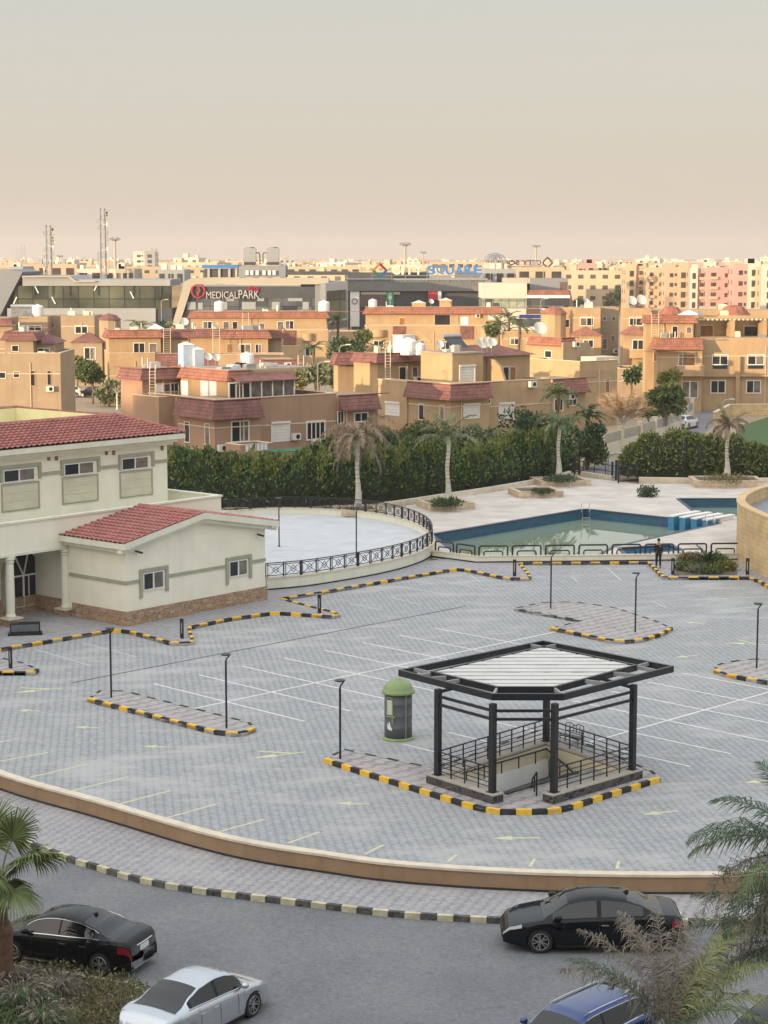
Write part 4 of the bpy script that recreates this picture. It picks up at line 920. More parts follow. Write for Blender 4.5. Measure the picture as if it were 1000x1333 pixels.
for (u,v) in ((97,803),(20,815)):
    p = G(u,v,.12); loc = CT_.inverted() @ Vector((p.x,p.y,0)); q = CT_ @ Vector((loc.x, PY+.15, 0))
    for nm_, base in (('column',0),):
        m = MB(); m.lathe(q, [(.27,.55),(.29,.6),(.25,.66),(.225,.75),(.235,1.6),(.215,3.2),(.20,3.35),(.25,3.4),(.25,3.47),(.21,3.5),(.30,3.56),(.30,3.72)], 20); m.build('column','stucco_cream',ch,smooth=False)
    m = MB(CT_); m.box(loc.x-.42,loc.x+.42,PY-.27,PY+.57,.1,.46); m.build('column_base','club_stone',ch); m = MB(CT_); m.box(loc.x-.46,loc.x+.46,PY-.31,PY+.61,.46,.54); m.build('column_cap','cap_cream',ch)
fP = Face(CT_ @ Vector((0,RY,0)), -e1, -e2, 20, 0, 3.7, ch); fP = Face(CT_ @ Vector((-30,RY,0)), e1, -e2, 30, 0, 3.7, ch)
def archwin(f, u0, u1, v0, v1, zs):
    a0 = f.hit(u0,(v0+v1)/2)[0]; a1 = f.hit(u1,(v0+v1)/2)[0]; z0 = f.hit((u0+u1)/2,v1)[1]; zt_ = f.hit((u0+u1)/2,v0)[1]; r = (a1-a0)/2; c = (a0+a1)/2; z_s = zt_-r*1.15
    pts = [(a0,z0),(a1,z0)]+[(c+r*math.cos(R_(t)), z_s+r*1.15*math.sin(R_(t))) for t in range(0,181,15)]
    g = MB(); g.poly([f.P(a,z,.012) for a,z in pts]); 
    m = MB(); loop = [f.P(a,z,.03) for a,z in pts]; m.tube(loop+[loop[0]], .06, 5)
    for a in (c-.03,c+r*.33): pass
    m.bar(f.P(a0,z_s,.03),f.P(a1,z_s,.03),.09); m.bar(f.P(c,z0,.03),f.P(c,z_s,.03),.09); m.bar(f.P(c,z_s,.03),f.P(c+r*.3,zt_-.05,.03),.07); m.bar(f.P(c,z_s,.03),f.P(c-r*.5,zt_-.2,.03),.07); m.bar(f.P(c+r*.3,z0,.03),f.P(c+r*.3,z_s,.03),.05)
    fr = m.build('arched_window','white_paint',ch); g.build('pane','glass_dark',fr)
    t = MB(); o_ = [(a0-.18,z0)]+[(c-(r+.18)*math.cos(R_(t)), z_s+(r+.18)*1.15*math.sin(R_(t))) for t in range(0,181,15)]+[(a1+.18,z0)]
    t.tube([f.P(a,z,.0) for a,z in o_],.12,5); t.build('surround','trim_olive',ch)
archwin(fP, 7, 53, 716, 789, 0); archwin(fP, -75, -28, 727, 800, 0)
# upper storey
UX1 = solve_col(CT_ @ Vector((0,RY,0)), e1, 218, 6.5)
zt2 = ZV(*(CT_ @ Vector((UX1,RY,0))).to_tuple()[:2], 570.5)
m = MB(CT_); m.box(-30,UX1,RY,RY+13,3.95,zt2); m.build('upper_wall','stucco_pale',ch)
fU = Face(CT_ @ Vector((-30,RY,0)), e1, -e2, 30+UX1, 4, 8, ch)
EO = .75
m = MB(CT_); m.box(-30,UX1+EO,RY-EO,RY+13+EO,zt2,zt2+.28); m.box(-30,UX1+EO-.3,RY-EO+.3,RY+13,zt2-.2,zt2-.001); m.box(-30,UX1+EO-.5,RY-EO+.5,RY+13,zt2-.36,zt2-.201); m.build('cornice','stucco_cream',ch)
RW = 2.9; RHt = 1.05
ze = zt2+.27; zr = ze+RHt
tiled(ch, CT_, [(-30,RY-EO,ze),(UX1+EO,RY-EO,ze),(UX1+EO-RW,RY-EO+RW,zr),(-30,RY-EO+RW,zr)])
tiled(ch, CT_, [(UX1+EO,RY-EO,ze),(UX1+EO,RY+13+EO,ze),(UX1+EO-RW,RY+13+EO-RW,zr),(UX1+EO-RW,RY-EO+RW,zr)])
m = MB(CT_); hx = UX1+EO; hy = RY-EO; m.tube([(hx,hy,ze+.08),(hx-RW,hy+RW,zr+.1)],.12,8); m.tube([(-30,hy+RW,zr+.03),(hx-RW,hy+RW,zr+.03),(hx-RW,RY+13+EO-RW,zr+.03),(-30,RY+13+EO-RW,zr+.03)],.12,8); m.build('ridge','club_tile',ch)
m = MB(CT_); IX = hx-RW; IY = hy+RW; FY = RY+13+EO-RW
m.box(-30,IX,FY-.2,FY,zt2+.28,zr); m.box(IX-.2,IX,IY,FY-.2,zt2+.28,zr); m.box(-30,IX-.2,IY,IY+.2,zt2+.28,zr-.02); m.build('roof_parapet','sunlit_wall',ch)  # parapet faces get their sunlit yellow from the material colour
ws = [(4,610,45,627,2),(83,602,122,618,2),(158,595,193,611,2),(-72,617,-34,633,2)]
prev = None; us = []
for u0,v0,u1,v1,n in sorted(ws):
    a0,a1,z0,z1 = clubwin(fU,u0,v0,u1,v1,n,True); t = MB()
    f = fU; f.rect(t,a0-.22,a1+.42,z1+.04,z1+.22,0,.10); f.rect(t,a0-.22,a0-.06,z1-.62,z1+.04,0,.10); f.rect(t,a1+.24,a1+.42,z1-.62,z1+.04,0,.10); t.build('surround','trim_olive',ch)
    p = MB(); zb = z0-1.55; 
    for q in ((a0-.16,a1+.30,z0-.14,z0-.06),(a0-.16,a1+.30,zb,zb+.08),(a0-.16,a0-.08,zb+.08,z0-.14),(a1+.22,a1+.30,zb+.08,z0-.14)): f.rect(p,*q,0,.05)
    p.build('panel_frame','trim_olive',ch)
    p = MB(); 
    for i in range(3): h_ = (z0-.14-zb-.08)/3; f.rect(p,a0-.08,a1+.22,zb+.08+h_*i,zb+.08+h_*(i+.96),0,.02)
    p.build('stone_panel', MATS['porch_stone'] if False else mat('panel_stone',(.60,.585,.44),(.50,.49,.37),ns=.9), ch); us.append((a0,a1,z1))
zc_ = us[0][2]-.55
for a_,b_ in [(p_[1]+.42,q_[0]-.22) for p_,q_ in zip(us,us[1:])]+[(us[-1][1]+.42,30+UX1)]: m = MB(); fU.rect(m,a_,b_,zc_,zc_+.17,0,.07); m.build('string_course','trim_olive',ch)
for u,v in ((63,594),(73,594),(138,587),(147.5,587),(210.5,581)):
    a,z = fU.hit(u,v); m = MB(); fU.rect(m,a-.07,a+.07,z-.22,z+.22,0,.10); fU.rect(m,a-.10,a+.10,z+.1,z+.22,.10,.15); m.build('bracket','wood',ch)
# terrace block beside the upper storey, black porch bench stand
p = G(33,826,.12); r = thing('porch_planter', 'black metal planter box standing before the left porch column', 'planter', p); m = MB(frame(p, D2(10))); m.box(-.75,.75,-.22,.22,.12,.62); m.box(-.85,.85,-.3,.3,0,.12); m.build('box','black_metal',r); m = MB(frame(p, D2(10))); m.box(-.68,.68,-.225,-.221,.2,.55); m.build('front_panel','booth_grey',r)
# ------------------------------------------------------------ apartment blocks behind the camera that keep the car park in shade
mat('plain_render', (.55,.47,.36), (.48,.41,.32), ns=.3)
for k,(x0,x1,h) in enumerate(((-330,-242,38.5),(-238,-160,39.5),(-156,-66,38.6),(-62,36,39))):
    T = frame((x0,-14,0), (1,0,0)); r = thing('apartment_block', ['tall beige apartment block behind the viewpoint, farthest left','second tall beige apartment block behind the viewpoint from the left','third tall beige apartment block behind the viewpoint from the left','tall beige apartment block the photograph was taken from'][k], 'building', (x0,-14,0))
    m = MB(T); m.box(0,x1-x0,-16,-.2*k,-.8,h); m.build('wall','plain_render',r)
    m = MB(T); n = int((x1-x0)/4)
    for i in range(n):
        for f in range(int(h/3.1)): m.box(i*4+1.2,i*4+2.8,-.2*k,-.2*k+.06,f*3.1+1,f*3.1+2.4)
    o = m.build('window_grid','glass_dark',r)

# ------------------------------------------------------------ villas
RNDW = random.Random(3)
def villa(label, u, y, g='ochre rendered villas behind the hedge'):
    return thing('villa', label, 'house', XD(u,y,5), group=g)
def ladder(u, v0, v1, y, label, w=.5, hook=True):
    p = XD(u, y, 8); z1 = ZV(p.x,y,v0); z0 = ZV(p.x,y,v1); r = thing('roof_ladder', label, 'ladder', (p.x,y,z0)); m = MB()
    for dx in (-w/2,w/2):
        pts = [(p.x+dx,y-.5,z0),(p.x+dx,y-.12,z1-.35)]
        if hook: pts += [(p.x+dx,y,z1-.08),(p.x+dx,y+.2,z1),(p.x+dx,y+.42,z1-.1),(p.x+dx,y+.5,z1-.45)]
        m = MB(); m.tube(pts, .035, 6); m.build('side_rail', 'cap_cream', r)
    n = int((z1-z0)/.32)
    for i in range(1,n): t = i/n; yy = y-.5+.38*t; m = MB(); m.bar((p.x-w/2,yy,z0+(z1-z0-.35)*t),(p.x+w/2,yy,z0+(z1-z0-.35)*t),.03); m.build('rung', 'cap_cream', r)
def balcony(parent, f, u0, u1, v0, v1, out=1.1, round_=False, m_='villa_wall'):
    a0 = f.hit(u0,(v0+v1)/2)[0]; a1 = f.hit(u1,(v0+v1)/2)[0]; z1 = f.hit((u0+u1)/2,v0)[1]; z0 = f.hit((u0+u1)/2,v1)[1]
    if a0 > a1: a0, a1 = a1, a0
    m = MB()
    if round_:
        c = (a0+a1)/2; r = (a1-a0)/2; n = 10; o = [f.P(c-r*math.cos(math.pi*k/n), 0, .0+min(r,out)*math.sin(math.pi*k/n)) for k in range(n+1)]; m.prism([(p.x,p.y) for p in o], z0, z1)
    else: f.rect(m,a0,a1,z0,z1,0,out)
    m.build('balcony', m_, parent)
    if not round_: m = MB(); f.rect(m,a0-.04,a1+.04,z1,z1+.07,-.02,out+.05); m.build('balcony_coping','villa_trim',parent)
# --- villa A: pinkish, front left
A = villa('pinkish villa with glazed roof terrace, behind the hedge left of the dead palm', 279, 163)
bay = Block(A, 279, 163, 38, 339, 232, vtop=522.5, mat_='villa_pink')
z = bay.z1; bay.band(bay.zc(545), z+.02, .62)
m0 = Block(A, 0, 0, 38, 438, corner=bay.c+bay.d1*1.0+bay.d2*1.4, depth=11.2, z1=z-.02, parapet=1.05, mat_='villa_pink')
for w in ((241,549.6,247,575),(267.6,552,273,578)): bay.L.win(*w, n=1)
bay.L.line(556, u=270); bay.L.line(587, u=270); m0.R.line(552.5, u=365); bay.R.line(556, u=300)
bay.R.win(302,549,323,574,'win'); m0.R.win(354,551,376,575,'shutter'); m0.R.win(400,549,422,571,'win',n=4); m0.R.ac(383,568); m0.R.ac(409,575); bay.L.ac(285,583) if False else bay.R.ac(287,583)
bal = Block(A, 0,0,38,357,290, corner=XD(313,159.6,3), z1=ZV(XD(313,159.6).x,159.6,580), z0=ZV(XD(313,159.6).x,159.6,601), len=3.2, depth=2.2, parapet=.7, mat_='villa_pink', name='balcony')
m = MB()
for k in range(6): bal.R.rect(m, .5+k*.38, .5+k*.38+.3, bal.z1-.55, bal.z1+.1, .02, .05)
m.build('patterned_screen','white_paint',A)
tw = Block(A, 185, 173, 38, 238, 157, vtop=481, mat_='villa_pink'); tw.band(tw.zc(494), tw.z1+.02, .45, r1=tw.L1)
u2 = Block(A, 297, 168.5, 38, 384, 236, vtop=484, z0=5.5, mat_='villa_wall'); u2.band(u2.zc(496), u2.z1+.02, .5, mat_='tile_red', r1=2.0)
for w in ((262.5,497,271,523,'white',1),(273.5,495,282,524,'white',1),(237,497,245,520,'white',1)): u2.L.win(*w)
tw.R.win(204,500,213,523,'white',1); tw.R.win(214,500,222,521,'win',1); tw.R.win(222,499,232,520,'win',2)
# glazed terrace room and pergola
gl = MB(); T = u2.T
rm = Block(A, 0,0,38,383,0, corner=u2.c-u2.d2*1.3+u2.d1*.3, z1=u2.z1-.75, z0=5.7, depth=1.3, mat_='glass_curtain', name='glazed_room')
m = MB(rm.T); L1 = rm.L1
each('glazing_bar','white_paint',A,rm.T,[(x-.05,x+.05,-.05,.0,5.7,rm.z1-.121) for x in np.linspace(0,L1,6)])
m.box(0,L1,-.05,.05,rm.z1-.12,rm.z1); m.build('glazing_bar','white_paint',A)
rm.R.win(299,499,325,522,'win',3) ; rm.R.win(307,502,315,521,'wood',1)
m = MB(rm.T); m.add([(-.3,-.6,rm.z1-.1),(L1+.2,-.6,rm.z1-.1),(L1+.2,1.4,rm.z1+.45),(-.3,1.4,rm.z1+.45),(-.3,-.6,rm.z1-.02),(L1+.2,-.6,rm.z1-.02),(L1+.2,1.4,rm.z1+.53),(-.3,1.4,rm.z1+.53)],[(0,1,5,4),(4,5,6,7),(1,2,6,5),(0,4,7,3),(0,3,2,1)]); m.build('lean_to_roof','tile_maroon',A)
a3 = Block(A, 0,0,38,491, corner=m0.c+m0.d1*(m0.L1+.02)-m0.d2*.25, z1=z-.25, depth=5, mat_='villa_pink'); a3.band(a3.z1-1.25, a3.z1+.02, .7, 'R')
a3.R.win(440,536,447,551); a3.R.win(462,538,478,548)
gd = Block(A, 0,0,38,0,0, corner=XD(207,169,6)-bay.d2*0, z1=z-.1, z0=-.03, depth=4.5, len=2.2, parapet=.9, mat_='villa_pink')
p = XD(380,161,3); r = thing('shade_canopy', 'green net shade canopy on poles beside the pinkish villa', 'canopy', p); m = MB(frame((p.x,p.y,0), bay.d1)); zz = ZV(p.x,p.y,586); m.box(-2.2,2.6,-1.2,1.2,zz,zz+.06); m.build('net','net',r); 
for x,y in ((-2.1,-1.1),(2.5,-1.1),(-2.1,1.1),(2.5,1.1)): m = MB(frame((p.x,p.y,0), bay.d1)); m.box(x-.04,x+.04,y-.04,y+.04,0,zz); m.build('pole','steel',r)
p = XD(244,178,9); zt = tw.z1
for (u,w,hh,lab) in ((243,1.15,2.0,'pale blue boxy rooftop cabin with a peaked lid on the pinkish villa'),(257,.95,1.55,'lower pale blue box beside the peaked cabin on the pinkish villa')):
    p = XD(u,177,9); r = thing('rooftop_cabin', lab, 'cabin', (p.x,p.y,u2.z1)); zb = u2.z1; m = MB(frame((p.x,p.y,0), D2(30))); m.box(-w/2,w/2,-w/2,w/2,zb,zb+hh); m.build('box', mat('pale_blue',(.50,.58,.66),(.44,.52,.6),ns=2), r)
    m = MB(); hip(r, frame((p.x,p.y,0), D2(30)), -w/2,w/2,-w/2,w/2, zb+hh, .25, .05, 'white_paint')
tankF(322,477,178,'white ribbed water tank on the flat roof of the pinkish villa', 1.05)
dishF(271,478,176,'left of two small white dishes on the pinkish villa roof',.5); dishF(281,479,176,'right of two small white dishes on the pinkish villa roof',.5)
ladder(199,474,521,171,'cream hooked ladder on the left tower of the pinkish villa'); ladder(392,463,490,176,'cream hooked ladder at the right end of the glazed terrace')
m = MB(); 
rfz = u2.z1+.02
blk = MB(u2.T); blk.box(.3,u2.L1+2,.3,u2.L2-.3,u2.z1,u2.z1+.12); blk.build('roof','flat_roof',A)
for i in range(5):
    p = u2.T @ Vector((1+i*1.3, 1.5+RNDW.random()*3, u2.z1+.12)); r = thing('roof_clutter', ['folded grey sheet','low pale crate','flat solar panel','bundle of boards','small metal box'][i]+' lying on the pinkish villa roof', 'roof clutter', p)
    m = MB(frame(p, D2(RNDW.uniform(0,90)))); m.box(-.6,.6,-.35,.35,0,.12+.12*(i%3)); m.box(-.5,.5,-.3,.3,.12+.12*(i%3),.2+.12*(i%3)); m.build('body', ['steel','white_paint','glass_dark','cap_cream','ac_white'][i], r)
# --- villa B
Bv = villa('ochre villa with maroon tiled bay and sunlit left tower, behind the hedge near the centre', 587, 182)
bay = Block(Bv, 587, 182, 38, 637, 531, vtop=501.5); z = bay.z1; bay.band(bay.zc(520), z+.02, .62)
m0 = Block(Bv, 0,0,38,717, corner=bay.c+bay.d1*1.0+bay.d2*1.3, depth=11, z1=z+.0, parapet=1.05)
bay.L.win(546,526,552,546,n=1); bay.L.win(573.5,528,578.5,546,n=1); bay.R.win(604,527,623,545,'shutter'); m0.R.win(650,526,668,547,'shutter'); m0.R.ac(631,522); m0.R.ac(691,500); bay.R.line(528,u=610); bay.L.line(528,u=560); m0.R.line(528,u=660)
tw = Block(Bv, 491, 191.5, 38, 548, 460.5, vtop=461); tw.band(tw.zc(471.5), tw.z1+.02, .45)
tw.R.win(520,478,528,498,'win',1); tw.R.win(537,478,543.5,491,'win',1); tw.R.ac(541,494)
lt = Block(Bv, 530, 187, 38, 534, 492, vtop=497, parapet=.9, depth=None); lt.L.win(503,525,520,541,'shutter')
ce = Block(Bv, 589, 187, 38, 629, 548, vtop=461, z0=5.5); ce.R.win(599,477,617.5,500,'shutter')
m = MB(ce.T); m.box(-.1,ce.L1+.1,-.1,ce.L2+.1,ce.z1,ce.z1+.12); m.build('roof','flat_roof',Bv)
ri = Block(Bv, 0,0,38,690, corner=m0.c+m0.d1*4.2+m0.d2*3.4, depth=5, z1=z+2.3, z0=5.5); ri.R.win(655,478,662,495,'win',1); ri.R.win(664,478,671,496,'wood',1)
hip(Bv, ri.T, 0, ri.L1, 0, 5, ri.z1, 1.0, .5, 'tile_maroon')
m = MB(m0.T); m.add([(7.4,3.2,5.6),(7.4,.5,5.6),(7.4,.5,6.8),(7.4,1.2,8.2),(7.4,2.2,8.9),(7.4,3.2,9.0),(7.7,3.2,5.6),(7.7,.5,5.6),(7.7,.5,6.8),(7.7,1.2,8.2),(7.7,2.2,8.9),(7.7,3.2,9.0)],[(5,4,3,2,1,0),(6,7,8,9,10,11),(0,1,7,6),(1,2,8,7),(2,3,9,8),(3,4,10,9),(4,5,11,10)]); m.build('fin_wall','villa_wall',Bv)
rb = Block(Bv, 0,0,38,763, corner=m0.c+m0.d1*(m0.L1+.02)-m0.d2*.25, z1=z-.1, depth=5); rb.band(rb.z1-1.3, rb.z1+.02, .7,'R'); rb.R.win(722,520,732,534); rb.R.win(741,515,750,527); rb.R.ac(741,516)
tankF(532,462,193,'large white water tank rising behind the left tower of the central villa',1.35); p = XD(526,194.5,9)
r = thing('water_tank','square cream water tank beside the large white tank on the central villa','water tank',(p.x,p.y,9.3)); m = MB(frame((p.x,p.y,0),D2(38))); zt_=ZV(p.x,p.y,437); m.box(-.8,.8,-.8,.8,9.3,zt_); m.build('tank','tank_white',r); m = MB(frame((p.x,p.y,0),D2(38))); m.box(-.84,.84,-.84,.84,zt_,zt_+.1); m.build('lid','cap_cream',r)
tankF(546,462,193,'slightly lower white water tank right of the large one on the central villa',1.0)
for i,(u,v,s_) in enumerate(((572,461,.55),(627,459,.8),(634,458,.75),(702,440,.9),(640,458,.6))): dishF(u,v,190,['small white dish on the middle block of the central villa','large white dish, left of a cluster on the central villa roof','large white dish, middle of a cluster on the central villa roof','big white dish above the red skirted roof right of the central villa','smaller white dish, right of a cluster on the central villa roof'][i],s_)
ladder(505,454,497,190,'cream hooked ladder against the left tower of the central villa')
p = XD(595,192,9.5); r = thing('solar_heater','tilted dark solar water heater on the central villa roof','solar heater',(p.x,p.y,9.6)); m = MB(frame((p.x,p.y,9.6),D2(35))); m.add([(-1,-.8,.3),(1,-.8,.3),(1,.8,1.4),(-1,.8,1.4),(-1,-.8,.2),(1,-.8,.2),(1,.8,1.3),(-1,.8,1.3)],[(0,1,2,3),(7,6,5,4),(0,4,5,1),(1,5,6,2),(2,6,7,3),(3,7,4,0)]); m.build('panel','glass_dark',r); m = MB(frame((p.x,p.y,9.6),D2(35))); m.tube([(-1.1,.95,1.5),(1.1,.95,1.5)],.25,10); m.build('tank','steel',r); m = MB(frame((p.x,p.y,9.6),D2(35))); m.bar((-.9,.8,0),(-.9,.8,1.3),.06); m.bar((.9,.8,0),(.9,.8,1.3),.06); m.bar((-.9,-.8,0),(-.9,-.8,.25),.06); m.bar((.9,-.8,0),(.9,-.8,.25),.06); m.build('stand','steel',r)
lw = Block(Bv, 440, 200, 20, 478, 434, vtop=460, mat_='villa_wall'); lw.band(lw.zc(474),lw.z1+.02,.6,mat_='tile_maroon')
# --- villa H (right of centre)
H = villa('ochre villa with small red skirted tower and long blank wall right of centre', 755, 215)
h1 = Block(H, 755, 215, 38, 804, 690, vtop=471, parapet=.4); h1.R.win(788,494,793,511,'wood',1); h1.L.line(494,u=740); h1.R.line(497,u=775)
h2 = Block(H, 731, 221, 38, 748, 689, vtop=440.5); h2.band(h2.zc(450),h2.z1+.02,.45,mat_='tile_red'); h2.L.win(710,457,718,465,n=1); h2.L.line(471,u=710)
m = MB(h1.T); m.add([(1.2,4.0,6.5),(6.3,4.0,6.5),(6.3,4.0,7.4),(5.3,4.0,9.2),(1.2,4.0,9.3),(1.2,4.3,6.5),(6.3,4.3,6.5),(6.3,4.3,7.4),(5.3,4.3,9.2),(1.2,4.3,9.3)],[(0,1,2,3,4),(9,8,7,6,5),(0,5,6,1),(1,6,7,2),(2,7,8,3),(3,8,9,4),(4,9,5,0)]); m.build('fin_wall','villa_dull',H); 
h1f = Face(h1.c+h1.d2*4.0, h1.d1, -h1.d2, 8, 6, 9, H); h1f.ac(748,448)
m = MB(h1.T); m.box(3.5,7,1,3.5,h1.z1-.4,h1.z1+.35); m.build('stair_hood','cap_cream',H)
# --- villas C, D, E: second rows
C = villa('ochre villa with orange skirted roofs and two roof ladders, behind the pinkish villa', 200, 250)
c1 = Block(C, 142, 250, 12, 202, 136, vtop=460, parapet=.9, depth=None); c1.R.line(489,u=170)
c2 = Block(C, 141.5, 251.6, 12, 209, 137.5, vtop=430.5, z0=5, depth=6); c2.band(c2.zc(439.5),c2.z1+.02,.5,'RLr',mat_='tile_red'); c2.R.win(174.5,447,188,464,'win'); c2.R.win(195,447.5,204,460,'win',1)
c3 = Block(C, 208, 255, 4, 292, z1=c2.z1-.02, vtop=430, depth=6); c3.band(c3.z1-.95,c3.z1+.02,.5,'R',mat_='tile_maroon')
c4 = Block(C, 291, 250, 4, 349, depth=7, vtop=430.5); c4.band(c4.zc(440),c4.z1+.02,.5,'RLr',mat_='tile_red'); c4.R.win(296,448,302,466,'wood',1); c4.R.win(312,448.5,326,459); c4.R.win(333,448.5,340,460)
c5 = Block(C, 349, 252, 4, 366, depth=7, vtop=431, mat_='villa_dull'); c5.band(c5.zc(440),c5.z1+.02,.5,'Rr',mat_='tile_maroon')
c6 = Block(C, 203, 246, 4, 284, depth=4, vtop=461.5); c6.band(c6.zc(478),c6.z1+.02,.9,'R')
c7 = Block(C, 284, 245, 4, 369, depth=4, vtop=462, parapet=.9); c7.R.line(486,u=320)
dishF(240,428,256,'white dish at the ridge between the two rows of villas at left',.75)
ladder(218,424,461,249.5,'left cream ladder against the recessed wall behind the pinkish villa',.9,False); ladder(282,424,461,248.5,'right cream ladder against the recessed wall behind the pinkish villa',.9,False)
p = XD(203,262,9); r = thing('roof_tent','small white pyramid canopy behind the orange skirted villa','canopy',(p.x,p.y,9.5)); hip(r, frame((p.x,p.y,0),D2(4)), -1.6,1.6,-1.6,1.6, ZV(p.x,p.y,430), ZV(p.x,p.y,421.5)-ZV(p.x,p.y,430), 0, 'white_paint'); m = MB(); m.bar((p.x-1.4,p.y,0),(p.x-1.4,p.y,ZV(p.x,p.y,430)),.1); m.bar((p.x+1.4,p.y,0),(p.x+1.4,p.y,ZV(p.x,p.y,430)),.1); m.build('post','white_paint',r)
Dv = villa('wide ochre villa with long orange roof edge in front of the medical building', 340, 320)
d1 = Block(Dv, 248, 320, 2, 425, 246, vtop=406); d1.band(d1.zc(413.5),d1.z1+.02,.5,'RLr',mat_='tile_red')
for w in ((265,419,276,429),(291,419,298,428),(303,419,309,429),(338,421,344,429),(361.6,419,369,429),(372,418,382,428)): d1.R.win(*w, n=1 if w[2]-w[0]<9 else 2)
d2_ = Block(Dv, 350, 316, 2, 427, 347, depth=4, vtop=430, parapet=.5); d2_.R.win(398,449,409,463); balcony(Dv,d2_.R,394,408,434,443.5,1.0,True); d2_.R.line(450,u=420)
m = MB(); a0 = d2_.R.hit(369,440)[0]; a1 = d2_.R.hit(385,440)[0]; d2_.R.rect(m,a0,a1,d2_.zc(448.5),d2_.z1,0,.15); m.build('tile_panel','tile_maroon',Dv)
ladder(320,404,430,319.3,'cream ladder on the wide villa in front of the medical building',1.0,False)
tankF(422,406,322,'cream cylindrical water tank at the right end of the wide villa roof',1.5)
tankF(286,405.5,322,'white cylindrical tank on the left half of the wide villa roof',1.4)
Ev = villa('wide ochre villa with long orange roof and two chimney boxes, in front of the mall', 560, 320)
e1_ = Block(Ev, 476, 320, 0, 653, 474, vtop=400.5); e1_.band(e1_.zc(408.5),e1_.z1+.02,.5,'RLr',mat_='tile_red')
e1_.R.win(520,414,527,423,'wood',1); e1_.R.win(566,410,586,423,'dark',1); e1_.R.win(600.5,413,609,423,'white',1); e1_.R.ac(621.6,411); e1_.R.win(636.5,409.5,649.5,416,'shutter')  # the wide dark pane paints in the shade of an open recess
e2_ = Block(Ev, 475, 316, 0, 654, 473, vtop=424.5, depth=4, parapet=.6)
for w in ((487,444,499,452),(574.5,445.5,585.5,454.5),(548,444,552.5,457)): e2_.R.win(*w)
e2_.R.win(513,444,520,458,'wood',1)
for u0,u1 in ((483,502),(625.6,644)): balcony(Ev,e2_.R,u0,u1,429.5,438.5,1.0,True)
for u0,u1 in ((511.6,527.6),(599,616)):
    m = MB(); a0 = e2_.R.hit(u0,440)[0]; a1 = e2_.R.hit(u1,440)[0]; e2_.R.rect(m,a0,a1,e2_.zc(441.5),e2_.z1+.02,0,.15); m.build('tile_panel','tile_maroon',Ev)
e2_.R.win(629,440,644,452)
for u0,u1,v in ((536.5,554,391.5),(572.5,588,388)):
    p = XD((u0+u1)/2,325,11); w = (u1-u0)/2500*325/2; T = frame((p.x,p.y,0),D2(0)); zt_ = ZV(p.x,p.y,v+3); m = MB(T); m.box(-w,w,-1,1,e1_.z1-.5,zt_); m.build('chimney_box','villa_wall',Ev); hip(Ev,T,-w,w,-1,1,zt_,.45,.12,'cap_cream')
for u0 in (576,548):
    a = e2_.R.hit(u0+4,444)[0]; zq = e2_.zc(444.5); m = MB(); pts = [e2_.R.P(a-1.1,zq,.1),e2_.R.P(a,zq+.45,.1),e2_.R.P(a+1.1,zq,.1)]; m.bar(pts[0],pts[1],.12,.15); m.bar(pts[1],pts[2],.12,.15); m.build('pediment','villa_trim',Ev)
tankF(485.5,400.5,322,'white water tank at the left end of the roof in front of the mall',1.15)
dishF(561,400,321,'small white dish between the two chimney boxes',.6)
# --- villas F, G right of centre, far
Fv = villa('ochre villa with round turret under an orange cone, behind the red skirted tower', 740, 285)
def turret(parent, u0, u1, y, v0, v1, vr, m_='villa_wall', t_='tile_red'):
    p = XD((u0+u1)/2,y,8); r = (u1-u0)/2/2500*y; z1 = ZV(p.x,y,v1); m = MB(); m.lathe((p.x,p.y,0),[(r*.92,-.03),(r*.92,z1)],12); m.build('turret',m_,parent); zr_ = ZV(p.x,y,vr)
    m = MB(); m.lathe((p.x,p.y,0),[(r,z1-.05),(r*1.03,z1),(r*.6,zr_-.02),(0,zr_+.25)],12); m.build('turret_roof',t_,parent)
turret(Fv,703,738,284,0,408,401); f1 = Block(Fv, 746, 284, 0, 782, depth=8, vtop=401); f1.R.win(756,413.5,772,423.5); f1.R.line(414,u=775)
f0 = Block(Fv, 728, 289, 0, 748, depth=6, vtop=401); f0.R.win(735.5,416,741,426,n=1)
f2 = Block(Fv, 747, 279, 0, 783, depth=5, vtop=437); hip(Fv,f2.T,0,f2.L1,0,5,f2.z1,1.3,.25,'tile_red'); f2.R.win(760,443,772,452)
f3 = Block(Fv, 782, 292, 0, 806, depth=6, vtop=400, mat_='villa_dull'); f3.R.win(785,412,789.5,417,n=1); f3.R.win(797,412,801,417,n=1); f3.R.win(785,441,790,455,n=1); f3.R.win(796,437,800,444,n=1); f3.R.ac(801,457)
Gv = villa('ochre villa with red hipped porch and balcony, left of the big right villa', 825, 275)
g1 = Block(Gv, 811, 275, 0, 848, 808, depth=None, vtop=401.5); g1.R.win(820,413.5,836.5,423); g1.R.line(414.5,u=815)
g2 = Block(Gv, 813, 270, 0, 842, 811, vtop=436); hip(Gv,g2.T,0,g2.L1,0,5,g2.z1,1.3,.25,'tile_red'); g2.R.win(824,443,837,458); balcony(Gv,g2.R,819,838,455,466,1.0)
dishF(822,400,277,'left of two big white dishes above the hipped porch villa',.95); dishF(834,399,277,'right of two big white dishes above the hipped porch villa',1.05)
dishF(763,401,286,'small white dish on the turret villa roof',.6)
